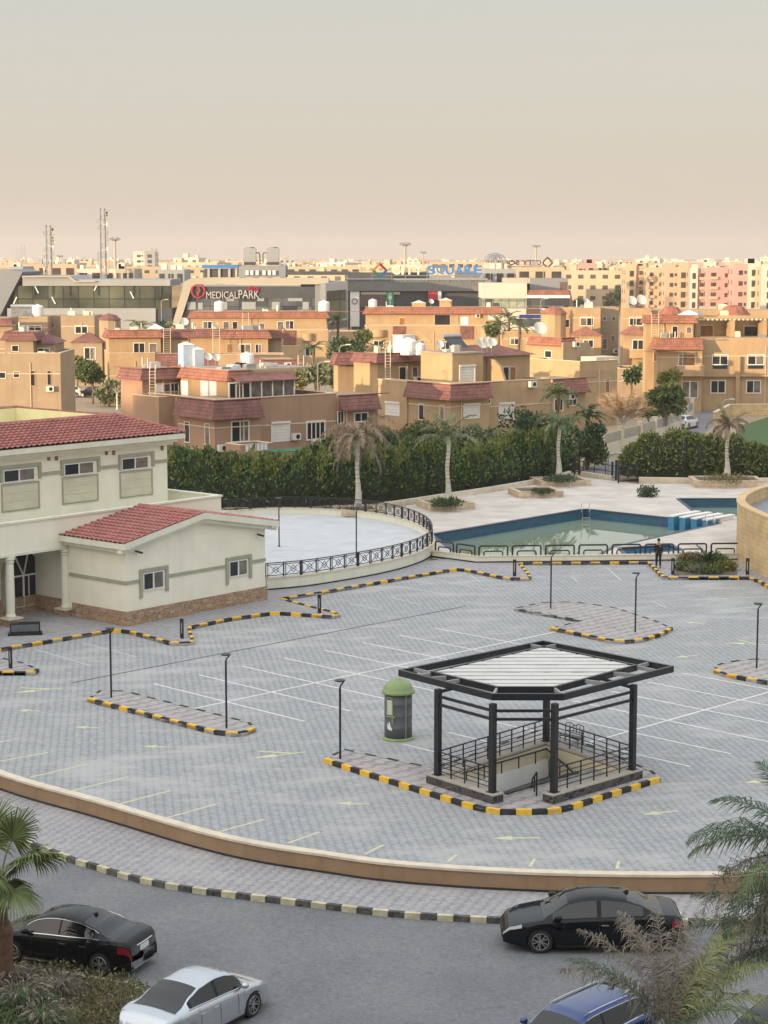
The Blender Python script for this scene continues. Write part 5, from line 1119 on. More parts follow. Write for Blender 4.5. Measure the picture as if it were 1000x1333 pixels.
# --- villa I: big right villa
I = villa('large three storey ochre villa with pergola roof terrace near the right edge', 940, 238)
i1 = Block(I, 915, 238, 0, 1080, depth=10, vtop=440); i2 = Block(I, 857, 236.5, 0, 914.8, 848, depth=None, vtop=441); i2.band(i2.zc(454.5),i2.z1+.02,.8,'RL',mat_='tile_red')
for w in ((928,462.5,947,474),(974,462.5,994,474)):
    i1.R.win(*w); m = MB(); a0 = i1.R.hit(w[0],475)[0]; a1 = i1.R.hit(w[2],475)[0]; i1.R.rect(m,a0,a1,i1.zc(480),i1.zc(475.5),0,.03); m.build('vent_panel','black_metal',I)
for w in ((926,496,943.5,511,'win'),(972.5,496,989.5,511,'win')): i1.R.win(*w)
m = MB(); i1.R.rect(m,0,i1.L1,i1.zc(490),i1.zc(488),0,.5); i1.R.rect(m,i1.R.hit(945,470)[0]+1.2,i1.R.hit(945,470)[0]+1.7,0,i1.zc(464),0,.55); m.build('balcony_slab','villa_wall',I); i1.R.line(463.5,u=935)
i2.L.win(851.5,459,855.5,470,'wood',1); i2.R.win(884,461.5,892,479,'win',1); i2.R.win(893,461.5,904.5,479,'wood',1); i2.R.win(888.5,497,897,517,'win',1); i2.R.win(899,497,908,517,'win',1); balcony(I,i2.R,880,914.5,476,489,1.3); i2.R.line(465,u=870)
i3 = Block(I, 841, 240, 0, 903, 838, depth=None, vtop=411); i3.band(i3.zc(420),i3.z1+.02,.5,'RLr',mat_='tile_red'); i3.R.win(875.5,425,882,439,'win',1); i3.R.win(894,426,900,434,'win',1)
i4 = Block(I, 903, 245, 0, 1075, depth=6, vtop=413, z0=7); i4.R.win(912,424,928,440,'wood',1); i4.R.win(969,425,991,440,'dark',1)
for u in (905,951,993): 
    b = Block(I,0,0,0,0, corner=XD(u,241.2,10), z1=i4.z1-.02, z0=7, depth=3.8, len=.55)
each('pergola_beam','cap_cream',I,i4.T,[(k*.55,k*.55+.22,-3.9,0,i4.z1-.02-.25,i4.z1-.05) for k in range(int(i4.L1/.55))])
m = MB(i4.T); m.box(0,i4.L1,-3.95,-3.7,i4.z1-.04,i4.z1+.35); m.build('pergola_fascia','villa_wall',I)
ladder(852,403,438,239.5,'tall thin sunlit ladder on the upper left storey of the big right villa',.9,False)
Jv = villa('ochre villa whose orange turret cones show above the big right villa', 930, 272)
turret(Jv,857,889,268,0,409,400); turret(Jv,934,976,268,0,410,399); j = Block(Jv, 845, 276, 0, 1090, depth=8, vtop=404)
p = XD(897,262,10); r = thing('roof_tent','white tent canopy behind the upper storey of the big right villa','canopy',(p.x,p.y,9)); hip(r, frame((p.x,p.y,0),D2(0)), -1.3,1.3,-1.3,1.3, ZV(p.x,p.y,410), .7, .1, 'white_paint'); m = MB(); m.bar((p.x-1.2,p.y,0),(p.x-1.2,p.y,ZV(p.x,p.y,410)),.1); m.bar((p.x+1.2,p.y,0),(p.x+1.2,p.y,ZV(p.x,p.y,410)),.1); m.build('post','white_paint',r)
# --- villas K, L: left
K = villa('big plain ochre villa with slit windows at the left edge above the clubhouse roof', 30, 215)
k1 = Block(K, 8, 215, 0, 78.5, -60, vtop=460, depth=10, parapet=.6, mat_='villa_dull'); k1 = k1 if False else k1
kk = Block(K, -80, 215, 0, 8.0, depth=10, vtop=460, parapet=.6, mat_='villa_dull')
for w in ((40,483,45.5,502,'dark',1),(62,483,66.5,501,'dark',1),(18,484.5,25,491,'win',1)): k1.R.win(*w)
kk.R.win(-2,485,7,492,'win',1); k1.R.line(486.5,u=50); k1.R.ac(66,506)
k2 = Block(K, 6.5, 217, 0, 43, -40, vtop=432.5, z0=6, depth=6, mat_='villa_dull'); k2.band(k2.zc(442.5),k2.z1+.02,.5,'RLr',mat_='tile_maroon'); k2.R.win(16,450,24,457,'win',1)
k3 = Block(K, 43.5, 219, 0, 72, depth=6, vtop=447, z0=6, mat_='villa_dull'); hip(K,k3.T,0,k3.L1,0,6,k3.z1,.9,.3,'tile_maroon'); k3.R.win(50,454,64,458)
Lv = villa('ochre villa with maroon hipped porch and round turret, far left behind the bare tree', 100, 290)
l1 = Block(Lv, 24, 290, 0, 62, depth=8, vtop=412, mat_='villa_dull'); l1.R.win(37.5,424.5,53.5,434); l1.R.line(426,u=30)
l0 = Block(Lv, 62, 294, 0, 80, depth=6, vtop=411, mat_='villa_dull'); l0.R.win(67,421,71,426,n=1)
l2 = Block(Lv, 79, 289, 0, 123, depth=8, vtop=411, mat_='villa_dull'); l2.R.win(98.5,424.5,113.5,433.5); l2.R.line(425,u=85)
l3 = Block(Lv, 93, 285, 0, 133, depth=4, vtop=446, mat_='villa_dull'); hip(Lv,l3.T,0,l3.L1,0,4,l3.z1,1.4,.3,'tile_maroon'); l3.R.win(110.5,453,124,467)
turret(Lv,128,158,287,0,416,410,'villa_dull','tile_maroon'); l5 = Block(Lv, -60, 292, 0, 12, depth=8, vtop=414, mat_='villa_dull'); l6 = Block(Lv, -60,286,0,16, depth=5, vtop=424,mat_='villa_dull'); l6.band(l6.zc(424),l6.z1+1.0,.5,'R')
tankF(50,411.5,292,'cream water tank on the far left villa roof',1.4)
p = XD(30,292,9.5); r = thing('solar_heater','silver solar water heater on the far left villa roof','solar heater',(p.x,p.y,10)); m = MB(frame((p.x,p.y,ZV(p.x,p.y,412)),D2(0))); m.add([(-1.6,-1,.1),(1.6,-1,.1),(1.4,1,1.4),(-1.9,1,1.4),(-1.6,-1,0),(1.6,-1,0),(1.4,1,1.3),(-1.9,1,1.3)],[(0,1,2,3),(7,6,5,4),(0,4,5,1),(1,5,6,2),(2,6,7,3),(3,7,4,0)]); m.build('panel','glass_curtain',r); m = MB(frame((p.x,p.y,ZV(p.x,p.y,412)),D2(0))); m.tube([(-2,1.1,1.5),(1.6,1.1,1.5)],.3,10); m.build('tank','steel',r)
wq = villa('low ochre wing with a maroon tiled edge and an air conditioner, behind the glazed terrace', 345, 226); wb = Block(wq, 343, 226, 12, 386, depth=6, vtop=469); wb.band(wb.zc(478),wb.z1+.02,.6); wb.R.win(352,482,360,492); wb.R.ac(374,475)
for lab_,u_,y_,u2_,v_,mm_ in (('ochre villa block showing between the orange skirted villa and the far left villa',128,330,150,419,'villa_dull'),('ochre house filling the gap between the two wide villas',428,345,474,432,'villa_wall'),('low ochre garage behind the leafy tree between the left villas',84,300,140,470,'villa_dull'),('ochre side wing behind the round dark tree by the lane',806,262,838,480,'villa_dull')):
    q = villa(lab_,u_,y_); b = Block(q,u_,y_,0,u2_,depth=7,vtop=v_,mat_=mm_,parapet=.5); b.R.win(u_+5,v_+6,u_+13,v_+14); b.R.line(v_+16,u=u_+4)
# more villa rows filling gaps behind (partly hidden)
gap = [(160,345,2,244,412,'villa_dull'),(428,350,0,474,418,'villa_wall'),(655,300,0,702,432,'villa_wall'),(690,262,0,745,446,'villa_wall')]
for u0,y,a,u1,v,mm in gap[2:]:
    q = villa(['low ochre wing beyond the palm cluster','low ochre house between the turret and red skirted tower'][gap[2:].index((u0,y,a,u1,v,mm))], u0, y); b = Block(q,u0,y,a,u1,depth=8,vtop=v,mat_=mm,parapet=.6); b.R.win(u0+10,v+8,u0+20,v+16); b.R.line(v+9,u=u0+5)

# ------------------------------------------------------------ boundary walls and gate
def pierwall(label, px, h, z=0, pier_h=1.9, base=.9, infill=True, pxmat='cap_cream', hh=None):
    pts = [Vector((*G(u,v).to_tuple()[:2],0)) for u,v in px]
    r = thing('boundary_wall', label, 'wall', pts[0])
    for i,p in enumerate(pts):
        d = (pts[min(i+1,len(pts)-1)]-pts[max(0,i-1)]).normalized(); T = frame(p,d); m = MB(T); m.box(-.22,.22,-.22,.22,-.03,pier_h); m.box(-.28,.28,-.28,.28,pier_h,pier_h+.1); m.build('pier',pxmat,r)
    m = MB(); g = MB()
    for a,b in zip(pts,pts[1:]):
        T = frame(a,b-a); L_ = (b-a).length; m.T = T; g.T = T; m.box(.22,L_-.22,-.12,.12,-.03,base); 
        k = int((pier_h-.3-base)/.16)
        for j in range(k): g.box(.22,L_-.22,-.03,.03,base+.06+.16*j,base+.06+.16*j+.1)
    m.build('low_wall',pxmat,r); g.build('slat_infill',mat('slat_grey',(.30,.29,.25),(.25,.24,.21),ns=2),r)
pierwall('curved villa garden wall with pale piers and grey slatted infill, left of the lane', [(752,601),(783,594),(808,586),(833,579),(852,572),(869,566),(884,560),(893,553),(901,545)], 2, pier_h=2.3, base=1.0)
pierwall('garden wall with pale piers in front of the big right villa', [(905,531),(940,530),(975,530),(1010,530),(1050,530)], 2, pier_h=2.0, base=1.1)
# lane, lawn
MB().poly([G(u,v,-.02) for u,v in [(752,612),(830,592),(880,570),(903,556),(905,534),(930,534),(932,553),(905,572),(880,590),(838,612),(790,622)]]).build('lane', mat('lane_grey',(.20,.20,.215),(.17,.17,.18),ns=.3), kind='structure')
MB().poly([G(u,v,-.015) for u,v in [(958,556),(1000,543),(1200,543),(1200,585),(960,585)]]).build('lawn', mat('lawn_green',(.06,.12,.035),(.045,.09,.03),ns=.5), kind='structure')
lwall = thing('garden_wall','low pale stone wall edging the small lawn at the right edge','wall',G(920,545)); m = MB(); a = G(930,552); b = G(950,541); c = G(1090,540)
for p,q in ((a,b),(b,c)):
    m.T = frame(Vector((p.x,p.y,0)),q-p); m.box(0,(q-p).length,-.15,.15,-.03,1.3)
m.build('wall_face','block_stone',lwall); m = MB()
for p,q in ((a,b),(b,c)):
    m.T = frame(Vector((p.x,p.y,0)),q-p); m.box(-.1,(q-p).length,-.2,.2,1.3,1.4)
m.build('coping','cap_cream',lwall)
gf = thing('gate_fence','black metal fence panel between the hedge and the pool gate','fence',G(748,618,DZ)); a = G(745,615,DZ+.1); b = G(803,624,DZ+.1)
m = MB(); 
for k in range(5): p = a.lerp(b,k/4); m.bar(p,p+Vector((0,0,1.15)),.09 if k in (0,4) else .06)
for z_ in (.15,.6,1.1): m.bar(a+Vector((0,0,z_)),b+Vector((0,0,z_)),.055)
m.build('panel','black_metal',gf)
for u,v,h in ((748,617,1.5),(754,618,1.6),(797,624,1.5),(802,625,1.7)):
    p = G(u,v,DZ); MB().bar(p,p+Vector((0,0,h)),.17).build('post','black_metal',gf)
gt = thing('pool_gate','black metal gate of close bars beside the pool deck','gate',G(805,628,DZ)); a = G(805,629,DZ); b = G(830,625.5,DZ); m = MB()
for z_ in (.12,1.35): m.bar(a+Vector((0,0,z_)),b+Vector((0,0,z_)),.07)
n = 16
for k in range(n+1): p = a.lerp(b,k/n); m.bar(p+Vector((0,0,.1)),p+Vector((0,0,1.4)),.04)
m.build('leaf','black_metal',gt)
for q_ in (a,b): m = MB(); m.bar(q_,q_+Vector((0,0,1.55)),.12); m.build('gate_post','black_metal',gt)
dw = thing('deck_edge_wall','low pale wall edging the pool deck along the hedges','wall',G(640,641,DZ)); m = MB()
def ewall(px,h,w=.25):
    pts = [G(u,v,0) for u,v in px]
    pts = [Vector((G(u,v,DZ).x,G(u,v,DZ).y,0)) for u,v in px]
    for a,b in zip(pts,pts[1:]): m.T = frame(a,b-a); m.box(0,(b-a).length,-w/2,w/2,0,DZ+h)
ewall([(490,663),(560,652),(640,640),(720,626),(742,619)],.4); ewall([(758,619),(797,625)],.35); ewall([(832,628),(900,629),(1000,629),(1100,629)],.45)
m.build('wall_face','cap_cream',dw)
def planter(u,v,w,d,h,label,ang=0,u2=None):
    p = G(u,v,DZ); r = thing('planter',label,'planter',p); T = frame(p,D2(ang)); m = MB(T); t = .35
    m.box(-w/2,w/2,-d/2,-d/2+t,0,h); m.box(-w/2,w/2,d/2-t,d/2,0,h); m.box(-w/2,-w/2+t,-d/2+t,d/2-t,0,h); m.box(w/2-t,w/2,-d/2+t,d/2-t,0,h); m.build('box','planter_stone',r)
    m = MB(T); m.box(-w/2+t,w/2-t,-d/2+t,d/2-t,0,h-.08); m.build('earth','bed_soil',r); return p,T
planter(580,661,3.5,3.2,.5,'square stone planter holding the stubby palm trunk',18); planter(697,645,3.6,3.2,.5,'square stone planter without a palm, dark earth inside',12)
planter(729,630,4.2,3.6,.45,'square stone planter holding the tall green palm by the gate',12); planter(945,632,5.6,3.6,.6,'wide stone planter holding the brown palm at the right',0); planter(467,668,3.0,3.0,.4,'low stone planter holding the dead palm by the terrace',18)
# ------------------------------------------------------------ mall, medical building, signs
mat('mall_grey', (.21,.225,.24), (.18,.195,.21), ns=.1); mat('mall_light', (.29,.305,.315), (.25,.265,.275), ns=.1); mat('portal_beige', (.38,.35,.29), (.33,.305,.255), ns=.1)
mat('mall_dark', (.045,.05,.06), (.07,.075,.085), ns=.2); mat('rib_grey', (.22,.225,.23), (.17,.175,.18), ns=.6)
mat('sign_red', (.36,.03,.055)); mat('sign_blue', (.04,.17,.42)); mat('sign_cream', (.68,.60,.48)); mat('sign_grey', (.40,.40,.40)); mat('sign_dark', (.10,.065,.05)); mat('sign_green', (.04,.26,.13)); mat('sign_orange', (.72,.36,.05)); mat('sign_teal',(.03,.25,.28))
mat('city_cream', (.44,.36,.25), (.37,.30,.21), ns=.1, island=.12); mat('city_pink', (.50,.29,.265), (.44,.25,.23), ns=.1); mat('city_peach', (.47,.33,.235), (.41,.29,.205), ns=.1); mat('city_window', (.035,.03,.03), (.08,.065,.055), ns=.3, rough=.4); mat('city_white', (.54,.50,.43), (.46,.43,.37), ns=.1)
brickmat('glass_mall', (.035,.045,.04), (.10,.105,.075), (.03,.03,.03), 3.2, 3.4, ms=.12, rough=.12, off=0, bump=0, ns=.12, nm=1.5)
brickmat('glass_checker', (.035,.04,.05), (.11,.12,.13), (.02,.02,.022), 3.0, 2.2, ms=.05, rough=.15, off=0, bump=0, ns=.2, nm=1.0)
def flatF(y, ang=0, u=500): o = XD(u, y, 8); return Face(o, D2(ang), -D2(ang+90), 50, 0, 30, None)
def slab(f, parent, pts, out, back, m_, name, **k):
    """extruded outline given where its corners sit on the building's face"""
    q = [f.hit(*p) for p in pts]; n = len(q); a = [f.P(s_,z,out) for s_,z in q]; b = [f.P(s_,z,-back) for s_,z in q]
    ar = sum(q[i][0]*q[(i+1)%n][1]-q[(i+1)%n][0]*q[i][1] for i in range(n))
    if ar < 0: a = a[::-1]; b = b[::-1]
    m = MB(); m.add(a+b, [tuple(range(n)), tuple(range(2*n-1,n-1,-1))]+[(i,n+i,n+(i+1)%n,(i+1)%n) for i in range(n)]); return m.build(name, m_, parent, **k)
def rectpx(f, parent, u0,v0,u1,v1,out,back,m_,name): return slab(f,parent,[(u0,v1),(u1,v1),(u1,v0),(u0,v0)],out,back,m_,name)
f = flatF(405)
M1 = thing('glass_mall', 'long low mall wing with dark glass band and sloping grey end at the far left', 'building', f.P(-60,0))
slab(f, M1, [(-90,420),(-4,420),(30,354),(12,351),(-90,353)], .6, 22, 'mall_grey', 'end_wedge')
rectpx(f, M1, 18,401,224,372, 0, 20, 'glass_mall', 'glass_band'); rectpx(f, M1, 10,430,203,401.2, .4, 19, 'mall_light', 'base_wall'); slab(f,M1,[(30,372),(222,372),(222,364),(100,364),(92,359),(30,359)],.5,21,'mall_light','parapet')
slab(f,M1,[(30,359),(92,359),(100,365.5),(125,365.5),(125,367),(98,367),(90,361),(30,361)],1.2,.0,'portal_beige','edge_trim')
rectpx(f, M1, 203.2,430,224,401.2,0,18,'mall_dark','recess')
for k,(u,v) in enumerate(((48,377),(20,391),(70,391),(125,374),(172,384))):
    m = MB(); a,z = f.hit(u,v); m.bar(f.P(a-.35,z+(.9 if k%2==0 else -.9)*.8,.12),f.P(a+.35,z-(.9 if k%2==0 else -.9)*.8,.12),.22); m.build('strip_light','white_paint',M1)
for u in (44,68,90,127,173,209):
    m = MB(); a,z = f.hit(u,372); m.box(0,0,0,0,0,0) if False else m.bar(f.P(a,z-2,.3),f.P(a,z+1,.3),.18); m.build('mast_stub','mall_dark',M1)
f2 = flatF(400)
M2 = thing('medical_building', 'dark medical centre with beige portal frame, red ring logo and white lettering', 'building', f2.P(-30,0))
slab(f2, M2, [(222,432),(231,432),(250,373),(256,370),(428,370),(428,362),(250,362),(241,366)], .8, 6, 'portal_beige', 'portal_frame')
slab(f2, M2, [(233,432),(252,373),(410,373),(410,432)], 0, 20, 'glass_checker', 'facade'); rectpx(f2,M2,251,388,410,373.2,.15,.0,'mall_dark','sign_band')
for (u0,v0,u1,v1) in ((244,393,255,403),(258,394,264,403),(279,393,286,403),(289,393,296,403),(315,393,333,403),(354,393,364,403),(375,387,394,392),(335,387,344,392),(295,387,305,392),(394,393,402,403)): rectpx(f2,M2,u0,v1,u1,v0,.08,0,'mall_light','light_panel')
rectpx(f2,M2,410.2,430,426,364.5,.2,18,'mall_grey','side_tower')
ff = flatF(397, 24, 424); M3 = M2
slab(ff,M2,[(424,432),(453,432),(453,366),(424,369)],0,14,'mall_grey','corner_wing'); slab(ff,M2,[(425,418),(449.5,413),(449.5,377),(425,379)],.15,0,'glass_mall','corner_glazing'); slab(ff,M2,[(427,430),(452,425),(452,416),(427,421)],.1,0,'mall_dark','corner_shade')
def text(s, f, u0, v0, u1, v1, m_, out, thick=.25, parent=None, flip=False, name='lettering', bold=.035):
    c = bpy.data.curves.new('t','FONT'); c.body = s; c.extrude = .5; c.offset = bold; ob = bpy.data.objects.new('t',c); col.objects.link(ob)
    dg = bpy.context.evaluated_depsgraph_get(); me = bpy.data.meshes.new_from_object(ob.evaluated_get(dg)); bpy.data.objects.remove(ob)
    V = np.array([v.co[:] for v in me.vertices]); mn = V.min(0); mx = V.max(0); a0,z0 = f.hit(u0,v1); a1,_ = f.hit(u1,v1); z1 = f.hit((u0+u1)/2,v0)[1]; z0 = f.hit((u0+u1)/2,v1)[1]
    m = MB(); fs = [tuple(p.vertices) for p in me.polygons]; vs = []
    for v in V:
        tx = (v[0]-mn[0])/(mx[0]-mn[0]); ty = (v[1]-mn[1])/(mx[1]-mn[1]); tz = (v[2]-mn[2])/(mx[2]-mn[2])
        if flip: tx = 1-tx; tz = 1-tz
        vs.append(f.P(a0+(a1-a0)*tx, z0+(z1-z0)*ty, out+thick*tz))
    m.add(vs, fs); bpy.data.meshes.remove(me); return m.build(name, m_, parent)
text('MEDICAL', f2, 269,379.5,310,388.5,'sign_grey',.3,.25,M2,bold=.0); text('PARK', f2, 311,377.5,338,388.5,'sign_grey',.3,.25,M2,bold=.0); text('elite', f2, 323,371,337,379,'sign_red',.3,.3,M2,bold=.0)
m = MB(); a,z = f2.hit(258.5,378.5); rr_ = 1.35
for r_,th_ in ((1.35,.42),): m.tube([f2.P(a+r_*math.cos(t*math.pi/12),z+r_*1.05*math.sin(t*math.pi/12),.5) for t in range(0,25)],[.13+.14*(.5-.5*math.cos(t*math.pi/12+1)) for t in range(25)],8)
m.tube([f2.P(a-.1,z+1.2,.5),f2.P(a+.35,z+.1,.5),f2.P(a-.1,z-1.0,.5)],.2,6); m.build('ring_logo','sign_red',M2)
for k,(u0,u1) in enumerate(((317,333),(347,363))):
    r = thing('rooftop_chiller',['left grey chiller unit on the medical centre roof','right grey chiller unit on the medical centre roof'][k],'chiller',f2.P(f2.hit(u0,345)[0],17,-8)); g = flatF(408); rectpx(g,r,u0,341,u1,323,0,2.4,'steel','casing'); rectpx(g,r,u0+.5,345,u1-.5,341.1,-.2,2,'mall_dark','louvre')
    m = MB(); a,z = g.hit((u0+u1)/2,322.6); m.lathe(g.P(a,z-.05,-1.2),[(1.0,0),(1.0,.25),(.85,.25)],14); m.build('fan_cowl','mall_grey',r)
    m = MB(); s_ = 1 if k == 0 else -1; a,z = g.hit(u1 if k==0 else u0,331); m.tube([g.P(a,z+.3,-1),g.P(a+.6*s_,z+.3,-1),g.P(a+.8*s_,z,-1),g.P(a+.8*s_,z-2,-1)],.13,6); m.build('pipe','sign_dark',r)
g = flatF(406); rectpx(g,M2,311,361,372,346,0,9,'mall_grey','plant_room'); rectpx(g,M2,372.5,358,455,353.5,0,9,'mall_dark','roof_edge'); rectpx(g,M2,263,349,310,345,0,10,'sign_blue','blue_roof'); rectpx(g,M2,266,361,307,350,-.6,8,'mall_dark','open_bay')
for u in (270,284,297,306): rectpx(g,M2,u,361,u+3,350,-.2,.4,'portal_beige','bay_post')
for k,u in enumerate((320,326,333,342,349,355)): rectpx(g,M2,u,358,u+4,352,.6,.0,'ac_white','roof_unit')
f3 = flatF(430)
M4 = thing('shopping_mall', 'grey ribbed shopping mall with big coloured rooftop lettering', 'building', f3.P(0,0))
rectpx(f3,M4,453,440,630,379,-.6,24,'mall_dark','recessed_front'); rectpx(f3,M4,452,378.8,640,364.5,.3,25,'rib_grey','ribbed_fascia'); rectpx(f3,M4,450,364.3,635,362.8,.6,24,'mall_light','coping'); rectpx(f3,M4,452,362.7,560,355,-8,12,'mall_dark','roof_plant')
m = MB()
for k in range(88): a = f3.hit(453+k*2,372)[0]; f3.rect(m,a,a+.10,f3.hit(500,378.5)[1],f3.hit(500,365)[1],.301,.42)
m.build('rib','mall_grey',M4)
rectpx(f3,M4,456,425,468,379.3,.0,.5,'white_slab','poster_column'); rectpx(f3,M4,503,398,512.5,379.3,.1,.6,'sign_green','green_banner'); rectpx(f3,M4,557.5,390,570,378.9,.45,.0,'sign_red','red_poster'); rectpx(f3,M4,570.2,391,574.5,378.9,.45,.0,'white_slab','poster_edge'); rectpx(f3,M4,470,383.5,521,380,.0,.5,'portal_beige','shop_lintel'); rectpx(f3,M4,469,400,502,384,-.5,.05,mat('shop_brown',(.10,.07,.06),(.14,.1,.09),ns=.3),'shopfront')
for k,ch_ in enumerate('CITY'): text(ch_, f3, 506,381.5+k*4,510,384.8+k*4,'white_slab',.15,.1,M4,name='banner_letter')
a,z = f3.hit(462,392); m = MB(); m.tube([f3.P(a+.6*math.cos(t*math.pi/8),z+.6*math.sin(t*math.pi/8),.1) for t in range(17)],.12,5); m.build('poster_ring','mall_grey',M4)
sg = thing('rooftop_sign','coloured rooftop sign reading CITY SQUARE beside a diamond logo','sign',f3.P(0,17)); fs_ = flatF(429)
dd = [(494.5,341.5),(505.5,352),(494.5,363),(484,352)]; cols = ['sign_red','sign_blue','sign_green','sign_orange']
for k in range(4):
    a,b = dd[k],dd[(k+1)%4]; cx,cy = 494.7,352.2; i1_ = (cx+(a[0]-cx)*.58,cy+(a[1]-cy)*.58); i2_ = (cx+(b[0]-cx)*.58,cy+(b[1]-cy)*.58); slab(fs_,sg,[a,b,i2_,i1_],.3,.0,cols[k],'diamond_side')
uu = [(510,521),(522.5,526),(528,538),(539,550)]
for ch_,(x0_,x1_) in zip('CITY',uu): text(ch_,fs_,x0_,344.5,x1_,357.5,'sign_cream',0,.5,sg,name='letter')
for k,ch_ in enumerate('SQUARE'): x0_ = 556+k*12.1; text(ch_,fs_,x0_,345.5,x0_+11,357.5,'sign_blue',0,.5,sg,name='letter')
m = MB(); 
for u in (484,510,528,556,570,584,598,613,628): a,z0 = fs_.hit(u,364); z1 = fs_.hit(u,358)[1]; m.bar(fs_.P(a,z0-.5,-.4),fs_.P(a,z1+.8,-.4),.13)
a0 = fs_.hit(484,359)[0]; a1 = fs_.hit(628,359)[0]; z = fs_.hit(550,358.7)[1]; m.bar(fs_.P(a0,z,-.4),fs_.P(a1,z,-.4),.15); m.build('support_frame','steel',sg)
sb = thing('rear_sign','rear of a second rooftop sign, dark mirrored letters and an open diamond','sign',f3.P(30,18)); fb = flatF(560)
text('CITY SQUARE', fb, 632,338.5,705,346,'sign_dark',0,.4,sb,flip=True); m = MB()
for a_,b_ in (((713,335),(719.5,342)),((719.5,342),(713,349)),((713,349),(706.5,342)),((706.5,342),(713,335))): p=fb.hit(*a_); q=fb.hit(*b_); m.bar(fb.P(*p),fb.P(*q),.5)
p=fb.hit(713,349); m.bar(fb.P(*p),fb.P(p[0],p[1]-8),.3); m.build('diamond_frame','sign_dark',sb)
m = MB(); a0=fb.hit(632,347.3); a1=fb.hit(705,347.3); m.bar(fb.P(*a0),fb.P(*a1),.25)
for k in range(8): a,z=fb.hit(634+k*10,347.3); m.bar(fb.P(a,z,-.2),fb.P(a,z-8,-.2),.2)
m.build('support_frame','sign_dark',sb)
# lattice dome
ld = thing('lattice_dome','grey openwork lattice dome on a roof behind the blue letters','dome',XD(644,555,15)); m = MB(); c = XD(644,556,15); zb = ZV(c.x,c.y,342); r_ = 2.9
for i in range(8):
    a_ = math.pi*i/8
    for cx_ in (-1.4,0,1.4): m.tube([Vector((c.x+cx_+r_*.72*math.cos(a_)*math.cos(t*math.pi/10),c.y+r_*.6*math.sin(a_)*math.cos(t*math.pi/10),zb+r_*(1.0 if cx_==0 else .85)*math.sin(t*math.pi/10))) for t in range(11)],.06,4)
for h_ in (.25,.5,.75,.93): q = r_*math.sqrt(1-h_*h_)*1.15; m.tube([Vector((c.x+q*math.cos(t*math.pi/10),c.y+q*.6*math.sin(t*math.pi/10),zb+r_*h_)) for t in range(21)],.06,4)
m.build('lattice','steel',ld); m = MB(); m.lathe((c.x,c.y,zb-9),[(3.4,0),(3.4,9)],14); m.build('drum','portal_beige',ld)
# cream and blue building
f5 = flatF(395, 0)
W = thing('office_building','cream and white office block with ribbon windows and blue stripe, right of the mall','building',f5.P(28,0))
rectpx(f5,W,628,388.5,686,369,.1,16,'city_white','blank_wall'); rectpx(f5,W,628,401.5,686,388.7,-.2,15,brickmat('glass_ribbon',(.30,.33,.27),(.20,.23,.20),(.12,.12,.10),1.6,5,ms=.08,rough=.2,off=0,bump=0),'window_band'); rectpx(f5,W,628,440,686,401.7,.1,15,'city_white','lower_wall')
rectpx(f5,W,686.2,440,742,401.4,-.15,15,'white_paint','right_wall'); rectpx(f5,W,686.2,388,742,384.2,.3,15,'white_paint','white_band'); rectpx(f5,W,686.2,398,742,388.2,-.3,14,'glass_checker','window_band'); slab(f5,W,[(686,384),(742,384),(740,378),(690,378)],.1,14,'tile_red','tile_band'); rectpx(f5,W,685,408.5,704,401.6,.25,0,'sign_dark','brown_band'); rectpx(f5,W,676,414,703,409.6,.3,0,mat('navy',(.02,.03,.16)),'blue_stripe'); rectpx(f5,W,676,425,703,415,.15,0,'glass_checker','lower_windows')
slab(f5,W,[(742,401),(747,398),(742.5,378),(741,378)],.1,12,'sign_dark','side_wall')
g5 = flatF(402); rectpx(g5,W,690,377.5,740,362.5,0,10,'mall_grey','roof_block'); rectpx(g5,W,657,369,690,362,0,9,'portal_beige','roof_block_small'); rectpx(g5,W,729,377,738,367,.1,0,'shop_brown','roof_door')
rectpx(f5,W,632,400,639,389,.1,.3,'mall_dark','dark_bay'); rectpx(f5,W,642,400,649,394,.1,.3,'mall_dark','dark_bay')

